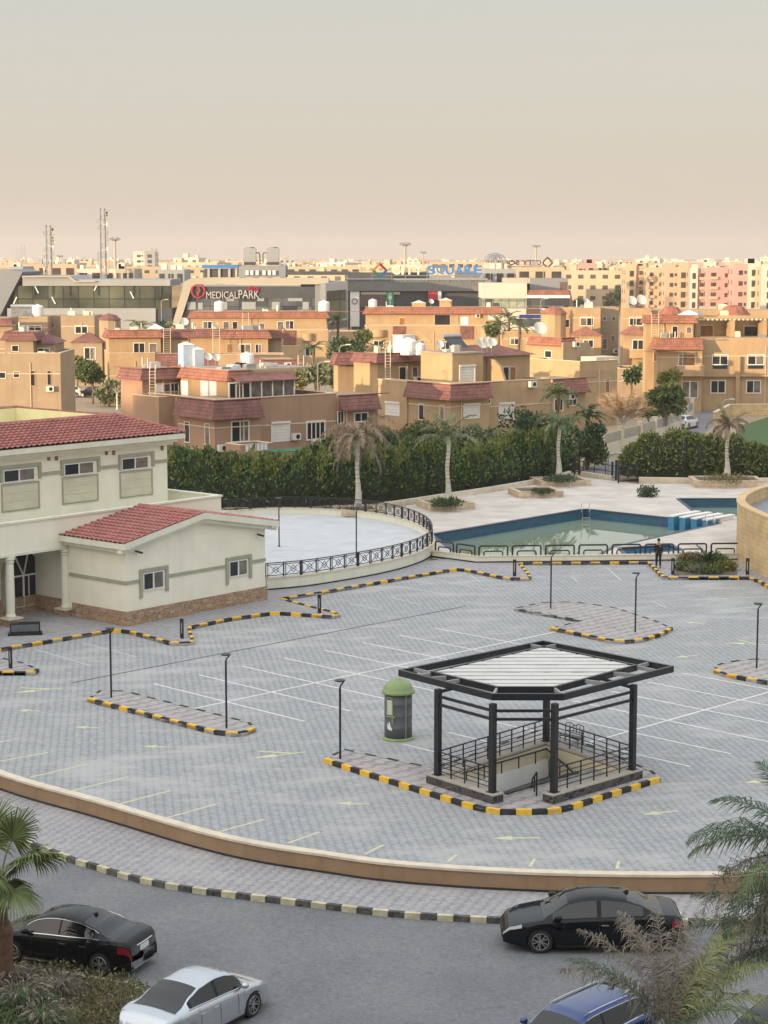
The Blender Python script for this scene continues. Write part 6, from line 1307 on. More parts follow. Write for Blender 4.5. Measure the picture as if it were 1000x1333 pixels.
# ------------------------------------------------------------ apartment rows
def apartment(label, u0, u1, y, v0, mats, seed, ang=0, depth=12, g='pink and cream apartment blocks at right', floors=5, cols_=None, name='apartment_block', z0=-.03):
    r_ = random.Random(seed); c = XD(u0,y,8); r = thing(name,label,'apartment block',c,group=g); z1 = ZV(c.x,y,v0); d1 = D2(ang); L_ = solve_col(c,d1,u1,8); T = frame(c,d1)
    m = MB(T); m.box(0,L_,0,depth,z0,z1); m.box(0,L_,-.02,.18,z1,z1+.5); m.build('wall',mats[0],r)
    n = cols_ or max(2,int(L_/5.2)); w = L_/n; fh = (z1-.9)/floors; wn = []; bal_ = []; pl = []
    for i in range(n):
        kind = (i+seed)%3
        if kind == 0: pl.append((i*w+.15,i*w+w-.15,-.9,-.01,0,z1+.7))
        x0 = i*w+w*.3; x1 = i*w+w*.7; yf = -.9 if kind == 0 else 0
        for k in range(floors):
            zb = .5+k*fh+fh*.28
            if kind == 0: wn.append((x0,x1,yf-.05,yf+.02,zb-.3,zb+fh*.5))
            elif kind == 1: wn.append((x0,x1,-.05,.02,zb-.2,zb+fh*.48)); bal_.append((x0-.4,x1+.4,-.8,-.0,zb-.6,zb+.25))
            else: wn += [(x0+.2,x1-.1,-.05,.02,zb,zb+fh*.42),(x1+.3,x1+1.0,-.05,.02,zb+.3,zb+fh*.4)]
    each('bay',mats[1],r,T,pl); each('window','city_window',r,T,wn); each('balcony',mats[2],r,T,bal_)
    each('roof_hut',mats[1],r,T,[(x,x+r_.uniform(.8,3),3,5,z1,z1+r_.uniform(.6,2.2)) for x in [r_.uniform(1,L_-2) for k in range(max(2,int(L_/7)))]])
    # side walls carry windows too
    each('window','city_window',r,T,[(x_-.03,x_+.03,q,q+1.3,1+k*fh+.6,1+k*fh+.6+fh*.45) for x_ in ((0,) if u0 > 500 else (L_,)) for k in range(floors) for q in (3,8)]); return r
P1 = ['city_pink','city_white','city_cream']; P2 = ['city_peach','city_cream','city_pink']; P3 = ['city_cream','city_white','city_peach']
rows = [(815,842,600,348,P2),(842,866,590,350,P3),(866,897,580,350,P2),(897,920,575,351,P1),(920,955,570,350,P1),(955,990,560,346,P1),(990,1040,550,347,P3),(1040,1100,550,346,P1)]
for k,(u0,u1,y,v,mm) in enumerate(rows):
    apartment('%s apartment block with white bays, %s of the near right row' % ({'city_pink':'pink','city_peach':'peach','city_cream':'cream'}[mm[0]], ['first','second','third','fourth','fifth','sixth','seventh','eighth'][k]), u0,u1-.6,y,v,mm,k)
for k,(u0,u1,y,v,mm) in enumerate([(716,741,760,343,P3),(744,748,700,346,P1),(749,776,720,345,['city_pink','city_pink','city_cream']),(777,792,740,345,P3),(793,802,730,347,P3),(803,815,700,345,P3),(822,880,820,344,P2),(880,950,830,343,P1),(950,1010,800,342,P3)]):
    apartment('%s apartment block in the farther right row, %s from the left' % ({'city_pink':'pink','city_peach':'peach','city_cream':'cream'}[mm[0]], ['first','second','third','fourth','fifth','sixth','seventh','eighth','ninth'][k]), u0,u1-.5,y,v,mm,k+3,g='farther pale apartment blocks at right')

# ------------------------------------------------------------ city to the horizon
cr = random.Random(11); kinds = ['city_cream','city_peach','city_white','city_pink']
def cityblock(x, y, w, d, h, mk, ang, big=True):
    T = frame((x,y,0), D2(ang)); r = thing('city_building', '', 'building', (x,y,0), R_(ang))
    m = MB(T); m.box(0,w,0,d,-.03,h); m.box(w*.3,w*.3+3,d*.3,d*.3+3,h,h+2.2); m.box(w*.7,w*.7+2,d*.5,d*.5+2,h,h+1.4); m.mark(); n = max(2,int(w/4.5)); fl_ = max(2,int(h/3.1))
    for i in range(n):
        for k in range(fl_): m.box((i+.28)*w/n,(i+.72)*w/n,-.06,.02,k*h/fl_+.9,k*h/fl_+2.3)
    m.build('facade',mk,r,m2='city_window'); return r
protos = [cityblock(-3000-40*i, 5000, w, d, h, mk, 0) for i,(w,d,h,mk) in enumerate(((22,14,12.5,'city_cream'),(34,14,14,'city_peach'),(18,16,16,'city_white'),(28,12,12,'city_pink'),(40,16,15,'city_cream'),(16,14,17.5,'city_white')))]
ROWS = [(640,14),(760,20),(900,26),(1080,30),(1300,32),(1600,36),(2000,40),(2600,42)]
used = 0
for ri,(y,n) in enumerate(ROWS):
    x0 = -y*.215; x1 = y*.215
    for k in range(n):
        x = x0+(x1-x0)*(k+cr.uniform(.1,.9))/n; u = 500+F*x/y
        if y < 850 and (u > 715): continue
        pi_ = cr.choice([0,0,1,1,2,3,4,5] if y > 900 else [0,1,3,4]); sc = cr.uniform(.8,1.15)
        zs = cr.uniform(.78,1.06)
        colr = ['cream','peach','off white','pink','long cream','tall white'][pi_]
        where = 'left' if u < 333 else ('middle' if u < 667 else 'right')
        row = ['just behind the mall','in the second row behind the mall','in the middle distance','beyond the middle distance','far out','very far out','near the horizon','on the horizon'][ri]
        copy_tree(protos[pi_], (x,y+cr.uniform(-30,30),0), R_(cr.uniform(-30,30)), '%s block %s, %s third of the skyline' % (colr,row,where), (sc,sc,zs)); used += 1
for p in protos:
    for c in kids(p): bpy.data.objects.remove(c)
    bpy.data.objects.remove(p)
byl = {}
for o in bpy.data.objects:
    if o.name.startswith('city_building') and o.type == 'EMPTY': o['group'] = 'city buildings toward the horizon: '+o['label']
# white tower block and masts
apartment('white boxy high building standing alone above the left skyline',174,203,900,328.5,['city_white','mall_light','city_white'],2,g='lone buildings on the skyline',floors=8)
def lattice(u, v0, v1, y, w, label, n=14, gear=True):
    p = XD(u,y,10); z0 = -.03; z1 = ZV(p.x,y,v0); r = thing('telecom_mast',label,'mast',(p.x,y,0)); m = MB(); h = w/2
    for sx in (-1,1):
        for sy in (-1,1): m.bar((p.x+sx*h,y+sy*h,z0),(p.x+sx*h*.8,y+sy*h*.8,z1),.16)
    for k in range(n*2):
        a = z0+(z1-z0)*k/(n*2); b = z0+(z1-z0)*(k+1)/(n*2); s_ = 1 if k%2 else -1; m.bar((p.x-s_*h,y-h,a),(p.x+s_*h,y-h,b),.10); m.bar((p.x-s_*h,y+h,b),(p.x+s_*h,y+h,a),.10); m.bar((p.x-h,y-h,a),(p.x+h,y-h,a),.10)
    m.build('lattice','steel',r)
    if gear:
        q = random.Random(int(u)); 
        for k in range(16):
            z = z1-(z1-z0)*.5*(k/16)**1.2-.3; a = q.choice((-1,1))*(h+.45); m = MB(); m.box(p.x+a-.17,p.x+a+.17,y-.8,y-.5,z-1.0,z); m.bar((p.x,y-h,z-.6),(p.x+a,y-.6,z-.6),.09); m.build('antenna',q.choice(('ac_white','steel','portal_beige')),r)
lattice(65,293,354,455,1.3,'shorter lattice telecom mast hung with antennas at the far left'); lattice(135.5,271,350,450,1.3,'tallest lattice telecom mast hung with antennas, left of the palm shaped mast')
lattice(31,319,338,1500,3,'thin distant lattice mast at the far left horizon',8,False); lattice(24,324,340,1900,3,'fainter distant mast left of the thin lattice mast',6,False)
def palmmast(u, v0, y, label, s=1.0):
    p = XD(u,y,10); z1 = ZV(p.x,y,v0); r = thing('telecom_mast',label,'mast',(p.x,y,0)); m = MB(); m.tube([(p.x,y,-.03),(p.x,y,z1-.5)],[.55*s,.4*s],8); m.build('pole','portal_beige',r); m = MB()
    for k in range(10): a = k*.63; e = .5+.8*((k*7)%5)/5; m.tube([(p.x,y,z1-1.5*s),(p.x+1.3*s*math.cos(a),y+1.3*s*math.sin(a),z1-1.5*s+e*1.3*s),(p.x+2.2*s*math.cos(a),y+2.2*s*math.sin(a),z1-1.5*s+e*1.3*s)],.13*s,5)
    m.build('arms','mall_grey',r)
palmmast(150.5,309,700,'palm shaped telecom mast right of the tallest lattice mast',1.0); palmmast(527.5,315.5,800,'palm shaped telecom mast above the letters of the mall sign',1.2); palmmast(551,327,1100,'small distant mast right of the palm shaped one above the mall sign',1.0); palmmast(697.5,318.5,750,'slim telecom mast above the mirrored rear sign',.8); palmmast(78,332,1000,'tiny pale mast right of the shorter lattice mast',.9)
# far roofs just behind the mall
for k,(u0,u1,v0,v1,y,mm) in enumerate(((30,100,344,352,520,'city_peach'),(100,150,350,357,500,'city_white'),(150,175,350,364,470,'portal_beige'),(205,240,351,364,470,'mall_light'),(372,470,347,353,700,'city_cream'),(560,628,341,346,900,'city_cream'),(630,672,350,363,440,'mall_light'),(672,735,348,363,470,'city_cream'),(12,30,347,354,480,'mall_light'))):
    c = XD(u0,y,10); r = thing('low_building',['long reddish low roof at the far left behind the mall','low white shed roofs behind the left mall wing','beige roof block beside the tallest lattice mast','pale grey roof block left of the portal frame','long cream low roof behind the medical centre','long cream low roof behind the blue letters','pale roof block behind the office block','cream roof block under the mirrored sign','pale roof block above the sloping mall end'][k],'building',c); b = Block(r,u0,y,0,u1,depth=15,vtop=v0,mat_=mm)
    n = min(24,max(3,int(b.L1/3.5))); q = random.Random(k)
    each('window','city_window',r,b.T,[((i+.2)*b.L1/n,(i+.8)*b.L1/n,-.05,.02,b.z1-3.2,b.z1-1.0) for i in range(n)])
    each('roof_unit',q.choice(('ac_white','steel','city_white')),r,b.T,[(x,x+q.uniform(.6,2),2,4,b.z1,b.z1+q.uniform(.4,1.6)) for x in [q.uniform(0,b.L1-1.5) for i in range(min(n,10))]])
# ------------------------------------------------------------ planting
def leafmat(n, c, v=.45, rough=.65):
    return mat(n, c, rough=rough, island=v, spec=.2)
leafmat('leaf_hedge', (.085,.135,.04), .6); leafmat('leaf_hedge_light', (.15,.18,.045)); leafmat('leaf_mid', (.095,.13,.045)); leafmat('leaf_dark', (.05,.085,.035)); leafmat('leaf_grey', (.16,.18,.10)); leafmat('leaf_olive', (.17,.145,.065)); leafmat('leaf_yellow', (.19,.19,.05)); leafmat('twig_tan', (.42,.30,.18), .3)
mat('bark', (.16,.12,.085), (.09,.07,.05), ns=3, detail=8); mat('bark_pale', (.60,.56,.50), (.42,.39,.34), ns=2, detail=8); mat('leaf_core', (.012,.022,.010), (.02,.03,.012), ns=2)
leafmat('frond_green', (.105,.14,.065), .4); leafmat('frond_dry', (.25,.195,.125), .4); leafmat('frond_grey', (.19,.165,.13), .5); leafmat('frond_yellow', (.20,.21,.085), .35); leafmat('fan_green', (.13,.165,.06), .35); leafmat('frond_deep', (.07,.105,.065), .4); mat('fibre_red', (.19,.105,.065), (.11,.065,.045), ns=6, detail=9, bump=.6)
NR_ = np.random.default_rng(5)
def leaves(name, pts, nrm, size, m_, parent, asp=2.0, up=0.0, **k):
    """one small pointed leaf clump per point, turned at random about the outward direction"""
    n = len(pts); d = NR_.normal(size=(n,3)); d[:,2] += up*2; d += nrm*.6; d /= np.linalg.norm(d,axis=1)[:,None]
    q = NR_.normal(size=(n,3)); s = np.cross(d,q); s /= np.linalg.norm(s,axis=1)[:,None]
    L_ = size*NR_.uniform(.6,1.4,n)[:,None]*asp; W_ = size*NR_.uniform(.6,1.3,n)[:,None]
    a = pts-s*W_*.15; b = pts+d*L_*.45+s*W_*.5; c = pts+d*L_; e = pts+d*L_*.45-s*W_*.5
    V = np.stack([a,b,c,e],1).reshape(-1,3)
    if parent is not None: A = np.array(WM[parent.name].inverted()); V = V@A[:3,:3].T+A[:3,3]
    me = bpy.data.meshes.new(name); me.vertices.add(4*n); me.vertices.foreach_set('co', V.astype(np.float32).ravel()); me.loops.add(4*n); me.loops.foreach_set('vertex_index', np.arange(4*n,dtype=np.int32)); me.polygons.add(n); me.polygons.foreach_set('loop_start', np.arange(0,4*n,4,dtype=np.int32)); me.polygons.foreach_set('loop_total', np.full(n,4,dtype=np.int32)); me.update(calc_edges=True)
    me.materials.append(MATS[m_]); o = bpy.data.objects.new(name, me); col.objects.link(o)
    if parent is not None: o.parent = parent; WM[o.name] = WM[parent.name]
    else: WM[o.name] = Matrix.Identity(4)
    return tag(o, **k)
def blobpts(c, r, n, shell=.45):
    d = NR_.normal(size=(n,3)); d /= np.linalg.norm(d,axis=1)[:,None]; rad = (1-shell*NR_.random(n)**1.5)[:,None]
    return np.array(c)+d*rad*np.array(r), d
def hedge(label, path, h, w, m_, n, name='hedge', size=.17, z0=DZ, up=.8, bump=.35, step=.85):
    ps = resample(path, step); r = thing(name, label, 'hedge', ps[len(ps)//2]); P_=[]; N_=[]; core = MB()
    for i,p in enumerate(ps):
        t = i/max(1,len(ps)-1); hh = (h(t) if callable(h) else h)*rnd.uniform(1-bump*.5,1+bump*.4); ww = w*rnd.uniform(.75,1.2); off = rnd.uniform(-.3,.3)
        k = max(30,int(n/len(ps))); c = (p.x+off*.5,p.y+off,z0+hh*.48); a,b = blobpts(c,(ww*.5,ww*.5,hh*.53),k,.3); a[:,2] = np.maximum(a[:,2],z0+.05)
        tz = (a[:,2]-z0)/hh; shr = np.clip(1.15-tz*.55,.35,1)[:,None]; a[:,:2] = np.array(c)[:2]+(a[:,:2]-np.array(c)[:2])*shr*1.25
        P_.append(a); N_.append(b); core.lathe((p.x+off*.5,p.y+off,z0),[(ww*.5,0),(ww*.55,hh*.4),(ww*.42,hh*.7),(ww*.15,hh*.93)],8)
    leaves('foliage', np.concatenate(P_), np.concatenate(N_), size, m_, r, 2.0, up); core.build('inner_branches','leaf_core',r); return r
def tree(label, u, vtop, y, rpx, m_='leaf_mid', zb=None, n=2600, size=.2, flat=.8, name='tree', trunk=True, cat='tree', group=None, lobes=9, z0=-.03, spread=.55):
    c = XD(u,y,4); R0 = rpx/F*y*1.0; zt = ZV(c.x,c.y,vtop); H_ = zt-z0; r = thing(name,label,cat,(c.x,c.y,z0),group=group); P_=[]; N_=[]; q = random.Random(int(u*7+vtop)); cz = zt-R0*flat
    cz = max(cz, z0+R0*.5); limbs = MB()
    limbs.tube([(c.x,c.y,z0),(c.x+.1,c.y,z0+(cz-z0)*.6),(c.x,c.y,cz)],[max(.08,R0*.09),max(.06,R0*.07),R0*.03],7)
    for k in range(lobes):
        a = q.uniform(0,6.28); rr_ = q.uniform(.15,spread)*R0; z = cz+q.uniform(-.55,.45)*R0*flat; lc = (c.x+rr_*math.cos(a)*1.15,c.y+rr_*math.sin(a),z); lr = R0*q.uniform(.32,.55)
        A_,B_ = blobpts(lc,(lr,lr,lr*flat),n//lobes,.6); P_.append(A_); N_.append(B_); limbs.tube([(c.x,c.y,z0+(cz-z0)*.5),((c.x+lc[0])/2,(c.y+lc[1])/2,(cz+z)/2-.1*R0),lc],[R0*.045,R0*.03,R0*.012],5)
    leaves('crown', np.concatenate(P_), np.concatenate(N_), size, m_, r, 1.8, .15)
    limbs.build('trunk','bark',r); return r
def baretree(label,u,vtop,y,rpx,m_='twig_tan',n=420,z0=-.03,name='bare_tree',tr=.016):
    c = XD(u,y,4); R0 = rpx/F*y; zt = ZV(c.x,c.y,vtop); r = thing(name,label,'tree',(c.x,c.y,z0)); q = random.Random(int(u)); t = MB(); w = MB(); t.tube([(c.x,c.y,z0),(c.x,c.y,z0+(zt-z0)*.35)],[.14,.1],6)
    for k in range(16):
        a = q.uniform(0,6.28); e = q.uniform(.5,1.35); L_ = R0*q.uniform(.7,1.15); b = Vector((c.x,c.y,z0+(zt-z0)*.33)); d = Vector((math.cos(a)*math.cos(e),math.sin(a)*math.cos(e),math.sin(e))); m1 = b+d*L_*.5; e1_ = b+d*L_+Vector((0,0,-.1*L_)); t.tube([b,m1,e1_],[.06,.04,.015],4)
        for j in range(n//16):
            s_ = b.lerp(e1_, q.uniform(.3,1)); dd = (d+Vector((q.uniform(-1,1),q.uniform(-1,1),q.uniform(-.7,.8)))).normalized(); l2 = q.uniform(.25,.8)*R0*.5; w.tube([s_,s_+dd*l2*.5,s_+dd*l2+Vector((0,0,-.15*l2))],[tr,tr*.8,tr*.4],3,cap=False)
    t.build('trunk','bark_pale',r); w.build('twigs',m_,r); return r
def frond(base, az, e0, L_, droop, m_, parent, nl=34, ll=.55, lw=.035, hang=.35, curl=0., vee=.5, jit=.15, name='frond', seed=0, rr_=.022):
    q = random.Random(seed*31+int(az*100)); seg = 12; pts = [Vector(base)]; e = e0; d0 = Vector((math.cos(az),math.sin(az),0)); side = Vector((-math.sin(az),math.cos(az),0))
    for i in range(seg): e = e0-droop*((i+1)/seg)**1.3; az2 = az+curl*(i/seg); dh = Vector((math.cos(az2),math.sin(az2),0)); pts.append(pts[-1]+(dh*math.cos(e)+Vector((0,0,math.sin(e))))*L_/seg)
    m = MB(); m.tube(pts, [rr_*(1.3-1.1*i/seg) for i in range(seg+1)], 4, cap=False)
    vs = []; fs = []
    for i in range(nl):
        t = .12+.88*i/(nl-1); f_ = t*seg; k = min(seg-1,int(f_)); p = pts[k].lerp(pts[k+1], f_-k); tan = (pts[k+1]-pts[k]).normalized(); upv = side.cross(tan)*-1
        if upv.z < 0: upv = -upv
        l = ll*(math.sin(math.pi*min(1,.18+t*.82))**.6)*q.uniform(.85,1.15)+.04
        for s_ in (-1,1):
            d = (side*s_*(1-.25*t)+tan*(.45+.5*t)+upv*vee*q.uniform(.4,1.2)+Vector((q.gauss(0,jit),q.gauss(0,jit),q.gauss(0,jit)))).normalized(); a = p; b = a+d*l*.5+Vector((0,0,-hang*l*.12)); c = b+(d*(1-hang*.8)+Vector((q.gauss(0,.1+jit)*hang,q.gauss(0,.1+jit)*hang,-hang*1.1))).normalized()*l*q.uniform(.35,.75); w = tan.cross(Vector((0,0,1)));  w = tan*lw
            n0 = len(vs); vs += [a-w*.4,a+w*.4,b+w*.55,b-w*.55,c]; fs += [(n0,n0+1,n0+2,n0+3),(n0+3,n0+2,n0+4)]
    m.add(vs,fs); return m.build(name,m_,parent)
def palm(label, p, z0, hgt_, trunk, fronds, r0=.28, r1=.16, tm='bark_pale', group=None, rings=True, name='palm_tree'):
    r = thing(name,label,'palm tree',(p.x,p.y,z0),group=group); m = MB(); n = 14; m.tube([(p.x+.05*math.sin(i*.6),p.y,z0+hgt_*i/n) for i in range(n+1)],[r1+(r0-r1)*max(0,1-i/n*2.2)**1.2+(.012 if i%2 else 0) for i in range(n+1)],10); m.build('trunk',tm,r,smooth=True)
    if rings:
        m = MB()
        for k in range(9): z = z0+hgt_*(.35+.06*k); q = r1+(r0-r1)*max(0,1-(.35+.06*k)*2.2)**1.2; m = MB(); m.lathe((p.x+.05*math.sin((.35+.06*k)*14*.6),p.y,z),[(q+.005,0),(q+.018,.02),(q+.005,.04)],10); m.build('leaf_scar','bark',r)
    for k,fd in enumerate(fronds): frond((p.x,p.y,z0+hgt_), parent=r, seed=k, **fd)
    return r
# hedges
hp = [G(u,v,DZ) for u,v in [(200,660),(300,660),(400,659),(480,655),(560,645),(640,634),(700,624),(738,614)]]; hp = [Vector((p.x,p.y+1.0,0)) for p in hp]
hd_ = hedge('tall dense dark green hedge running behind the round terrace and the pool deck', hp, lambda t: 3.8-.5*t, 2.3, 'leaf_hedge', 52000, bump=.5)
tips = resample([p+Vector((0,-.3,0)) for p in hp], .55); P_=[]; N_=[]
for p in tips:
    for k in range(3): c_ = (p.x+rnd.uniform(-.5,.5),p.y+rnd.uniform(-.9,1.2),DZ+rnd.uniform(1.4,3.7)); a,b = blobpts(c_,(.28,.28,.75),70,.5); P_.append(a); N_.append(b)
leaves('fresh_growth', np.concatenate(P_), np.concatenate(N_), .15, 'leaf_hedge_light', hd_, 2.0, 1.2)
hp2 = [G(u,v,DZ) for u,v in [(828,620),(880,623),(940,624),(1000,624),(1070,624)]]; hp2 = [Vector((p.x,p.y+1.0,0)) for p in hp2]
hedge('lighter yellow green hedge behind the wide planter at the right', hp2, lambda t: 3.0+.6*math.sin(t*5), 2.6, 'leaf_hedge_light', 26000, bump=.5, up=.3)
# shrubs and trees between the hedge and the villas
TS = [(236,583,152,18,'leaf_grey','pale bush at the corner of the clubhouse roof'),(262,585,153,20,'leaf_mid','green bush below the left window of the pinkish villa'),(330,592,153,20,'leaf_dark','dark bush before the balcony of the pinkish villa'),(372,590,154,24,'leaf_grey','grey green bush beside the green net canopy'),
 (425,560,155,24,'leaf_mid','bush left of the dead palm crown'),(490,548,158,28,'leaf_olive','olive bush right of the dead palm crown'),(535,540,163,30,'leaf_olive','brownish olive tree under the shutters of the central villa'),(515,560,155,24,'leaf_dark','dark tree left of the stubby palm'),(566,548,160,26,'leaf_mid','green tree behind the stubby palm'),(600,552,161,26,'leaf_grey','grey green tree right of the stubby palm'),(632,548,164,26,'leaf_mid','green tree before the right shutter of the central villa'),(660,556,163,24,'leaf_grey','silvery tree in the row before the central villa'),(690,527,168,34,'leaf_dark','large dark round tree before the right wing of the central villa'),(716,556,166,26,'leaf_grey','silvery tree left of the tall green palm'),(752,540,172,26,'leaf_dark','dark tree right of the tall green palm'),
 (765,560,172,20,'leaf_mid','small green tree above the gate fence'),(865,497,205,29,'leaf_mid','round dark green tree standing by the lane'),(120,468,250,18,'leaf_mid','leafy tree between the left villas'),(100,462,262,14,'leaf_yellow','pale leafed tree between the left villas'),(140,492,245,20,'leaf_grey','greyish tree behind the parked white car'),(412,468,206,20,'leaf_grey','silvery tree between the two front villas'),(440,476,204,18,'leaf_grey','lower silvery tree between the two front villas'),(392,482,208,14,'leaf_yellow','yellowish tree at the end of the glazed terrace'),(452,433,300,24,'leaf_dark','dense green tree before the glazed mall corner'),(470,428,310,12,'leaf_mid','small green tree beside the dense one at the mall corner'),
 (845,468,255,12,'leaf_mid','green tree beside the balcony of the hipped porch villa'),(822,478,250,12,'leaf_dark','dark tree under the balcony of the hipped porch villa'),(870,476,228,14,'leaf_yellow','thin yellowish tree before the big right villa'),(800,380,640,12,'leaf_olive','brownish tree before the far pink apartments'),(775,383,660,10,'leaf_mid','green tree before the far cream apartments'),(808,376,620,9,'leaf_dark','dark round tree before the far apartments'),(640,420,300,10,'leaf_mid','small tree beside the palm cluster'),(210,418,300,9,'leaf_dark','small dark tree behind the orange skirted villa'),(750,388,650,10,'leaf_grey','grey tree below the far pink block')]
for u,v,y,rp,mm,lab in TS: tree(lab,u,v,y,rp*(1.45 if 150<y<180 else 1.1),mm,n=3400 if 150<y<180 else 2200 if rp>15 else 900,size=.20 if y<200 else .3 if y<350 else .8)
baretree('bare tan twiggy tree by the slatted garden wall',812,484,190,44,n=1500,tr=.022); baretree('bare twiggy bush at the corner between the left villas',152,470,240,12,n=250); baretree('thin bare tree before the pinkish villa',420,560,152,13,'frond_grey',n=200); baretree('small bare tree beside the clubhouse roof corner',262,572,150,10,'frond_grey',n=140)
# palms on the deck
rp_ = random.Random(9)
def fr(n, L_, m_, e=(.2,1.1), droop=(1.2,1.9), ll=.45, hang=.6, a0=0, nl=24, lw=.07, **k):
    nl = int(nl*1.5)
    return [dict(az=a0+i*6.283/n+rp_.uniform(-.2,.2), e0=rp_.uniform(*e), L_=L_*rp_.uniform(.85,1.1), droop=rp_.uniform(*droop), m_=m_, nl=nl, ll=ll, lw=lw, hang=hang, **k) for i in range(n)]
def palmat(u, vb, vt): p = G(u,vb,DZ+.3); return p, ZV(p.x,p.y,vt)-(DZ+.3)
p,h = palmat(466,663,566); palm('dead brown palm with hanging fronds beside the round terrace', p, DZ+.3, h, 0, fr(18,3.4,'frond_dry',e=(.3,1.25),droop=(1.9,2.6),ll=.65,hang=.9,nl=34)+fr(9,3.4,'frond_grey',e=(-.7,.1),droop=(.8,1.0),ll=.5,hang=.9,nl=26), .30, .14)
p,h = palmat(583,657,574); palm('stubby pale palm trunk with a thin green crown in a square planter', p, DZ+.3, h, 0, fr(13,3.3,'leaf_grey',e=(.5,1.4),droop=(1.0,1.9),ll=.55,hang=.6,nl=26), .30, .14)
p,h = palmat(727,624,553); palm('tall green feathered palm by the gate', p, DZ+.3, h, 0, fr(13,2.7,'frond_green',e=(.1,1.2),droop=(1.0,1.9),ll=.5,hang=.6,nl=26)+fr(3,2.6,'frond_yellow',e=(.2,.8),droop=(1.0,1.6),ll=.45,hang=.5), .32, .14)
m = MB(); q_ = Vector((p.x,p.y,0)); zt_ = ZV(p.x,p.y,514); m.tube([(p.x,p.y,DZ+.3+h),(p.x+.1,p.y,zt_)],[.06,.02],5); m.build('spear_leaf','frond_yellow',[o for o in bpy.data.objects if o.get('label','').startswith('tall green feathered')][0])
p,h = palmat(946,624,556); palm('brown crowned palm in the wide stone planter at the right', p, DZ+.3, h, 0, fr(14,2.3,'frond_dry',e=(.2,1.2),droop=(1.6,2.6),ll=.45,hang=.9,nl=26)+fr(3,2.4,'leaf_olive',e=(.8,1.3),droop=(.6,1.0),ll=.4,hang=.4), .34, .14)
for u,vt,vb,y,lab in ((662,408,440,305,'taller palm of the cluster behind the central villa'),(676,420,445,300,'right palm of the cluster behind the central villa'),(650,416,442,308,'left palm of the cluster behind the central villa'),(183,419,440,288,'bright palm behind the orange skirted villa at left'),(215,424,440,290,'duller palm right of the bright one at left'),(440,412,440,330,'palm at the glazed mall corner'),(232,424,440,292,'small palm below the sloping portal frame'),(727,502,540,176,'palm crown above the dark tree, behind the tall green palm'),(765,532,560,175,'low palm beside the gate posts'),(493,449,460,300,'short palm before the wide villa in front of the mall'),(408,448,462,300,'short palm before the wide villa below the medical centre')):
    c = XD(u,y,6); zc = ZV(c.x,c.y,(vt*1.0+6*300/y)); palm(lab, c, -.03, zc+.03, 0, fr(12,2.6 if y>250 else 2.0,'frond_green' if u!=183 else 'frond_yellow',e=(.0,1.3),droop=(.9,1.6),ll=.6,hang=.4,nl=14,lw=.12), .3,.2,'bark',rings=False)
# planter and bed planting
def shrub(label, p, z0, r, h, m_, n=500, size=.09, name='shrub'):
    s = thing(name,label,'shrub',(p.x,p.y,z0)); P_=[];N_=[]
    for k in range(5): a = k*1.26; A_,B_ = blobpts((p.x+r*.45*math.cos(a),p.y+r*.4*math.sin(a),z0+h*.4),(r*.55,r*.5,h*.55),n//5,.7); A_[:,2] = np.maximum(A_[:,2],z0+.02); P_.append(A_);N_.append(B_)
    leaves('foliage',np.concatenate(P_),np.concatenate(N_),size,m_,s,2.2,.5); m = MB(); [m.tube([(p.x,p.y,z0),(p.x+r*.4*math.cos(k*1.3),p.y+r*.4*math.sin(k*1.3),z0+h*.5)],[.03,.01],4) for k in range(5)]; m.build('stems','bark',s)
for (u,v,rr2,hh,mm,lab) in ((581,659,1.3,.65,'leaf_dark','low clipped shrub round the stubby palm trunk'),(729,627,1.5,.6,'leaf_dark','low dark shrub round the tall green palm'),(944,628,2.0,.7,'leaf_olive','low dull shrub round the brown palm'),(705,641,1.0,.2,'leaf_dark','flat dark groundcover in the empty planter'),(843,640,.9,.9,'leaf_dark','small dark bush at the foot of the right hedge')):
    shrub(lab, G(u,v,DZ+.4), DZ+.38 if u!=843 else DZ, rr2, hh, mm, 900)
bedr = [G(878,749,.13),G(960,748,.13),G(952,727,.13),G(885,728,.13)]; MB().prism([(p.x,p.y) for p in bedr],.1,.16).build('planting_bed','bed_soil',kind='structure')
for (u,v,rr2,hh,mm,lab) in ((893,742,.8,.5,'leaf_mid','green shrub at the left of the bed by the standing man'),(908,745,.8,.4,'leaf_grey','greyish shrub in the front of the bed by the stone wall'),(944,742,.8,.6,'leaf_yellow','yellow green shrub at the right of the bed by the stone wall'),(930,733,.8,.55,'leaf_mid','green shrub at the back of the bed by the stone wall'),(900,732,1.0,.6,'leaf_olive','olive shrub at the back left of the bed by the stone wall'),(925,746,.8,.45,'leaf_mid','low green shrub in the middle of the bed by the stone wall')): shrub(lab,G(u,v,.15),.15,rr2,hh,mm,1100,.08)
p = G(921,741,.15); palm('spiky cycad rising in the middle of the bed by the stone wall',p,.15,.45,0,fr(16,1.25,'leaf_dark',e=(.3,1.3),droop=(.5,1.1),ll=.2,hang=.1,nl=22,lw=.03),.16,.12,'bark',rings=False,name='cycad')
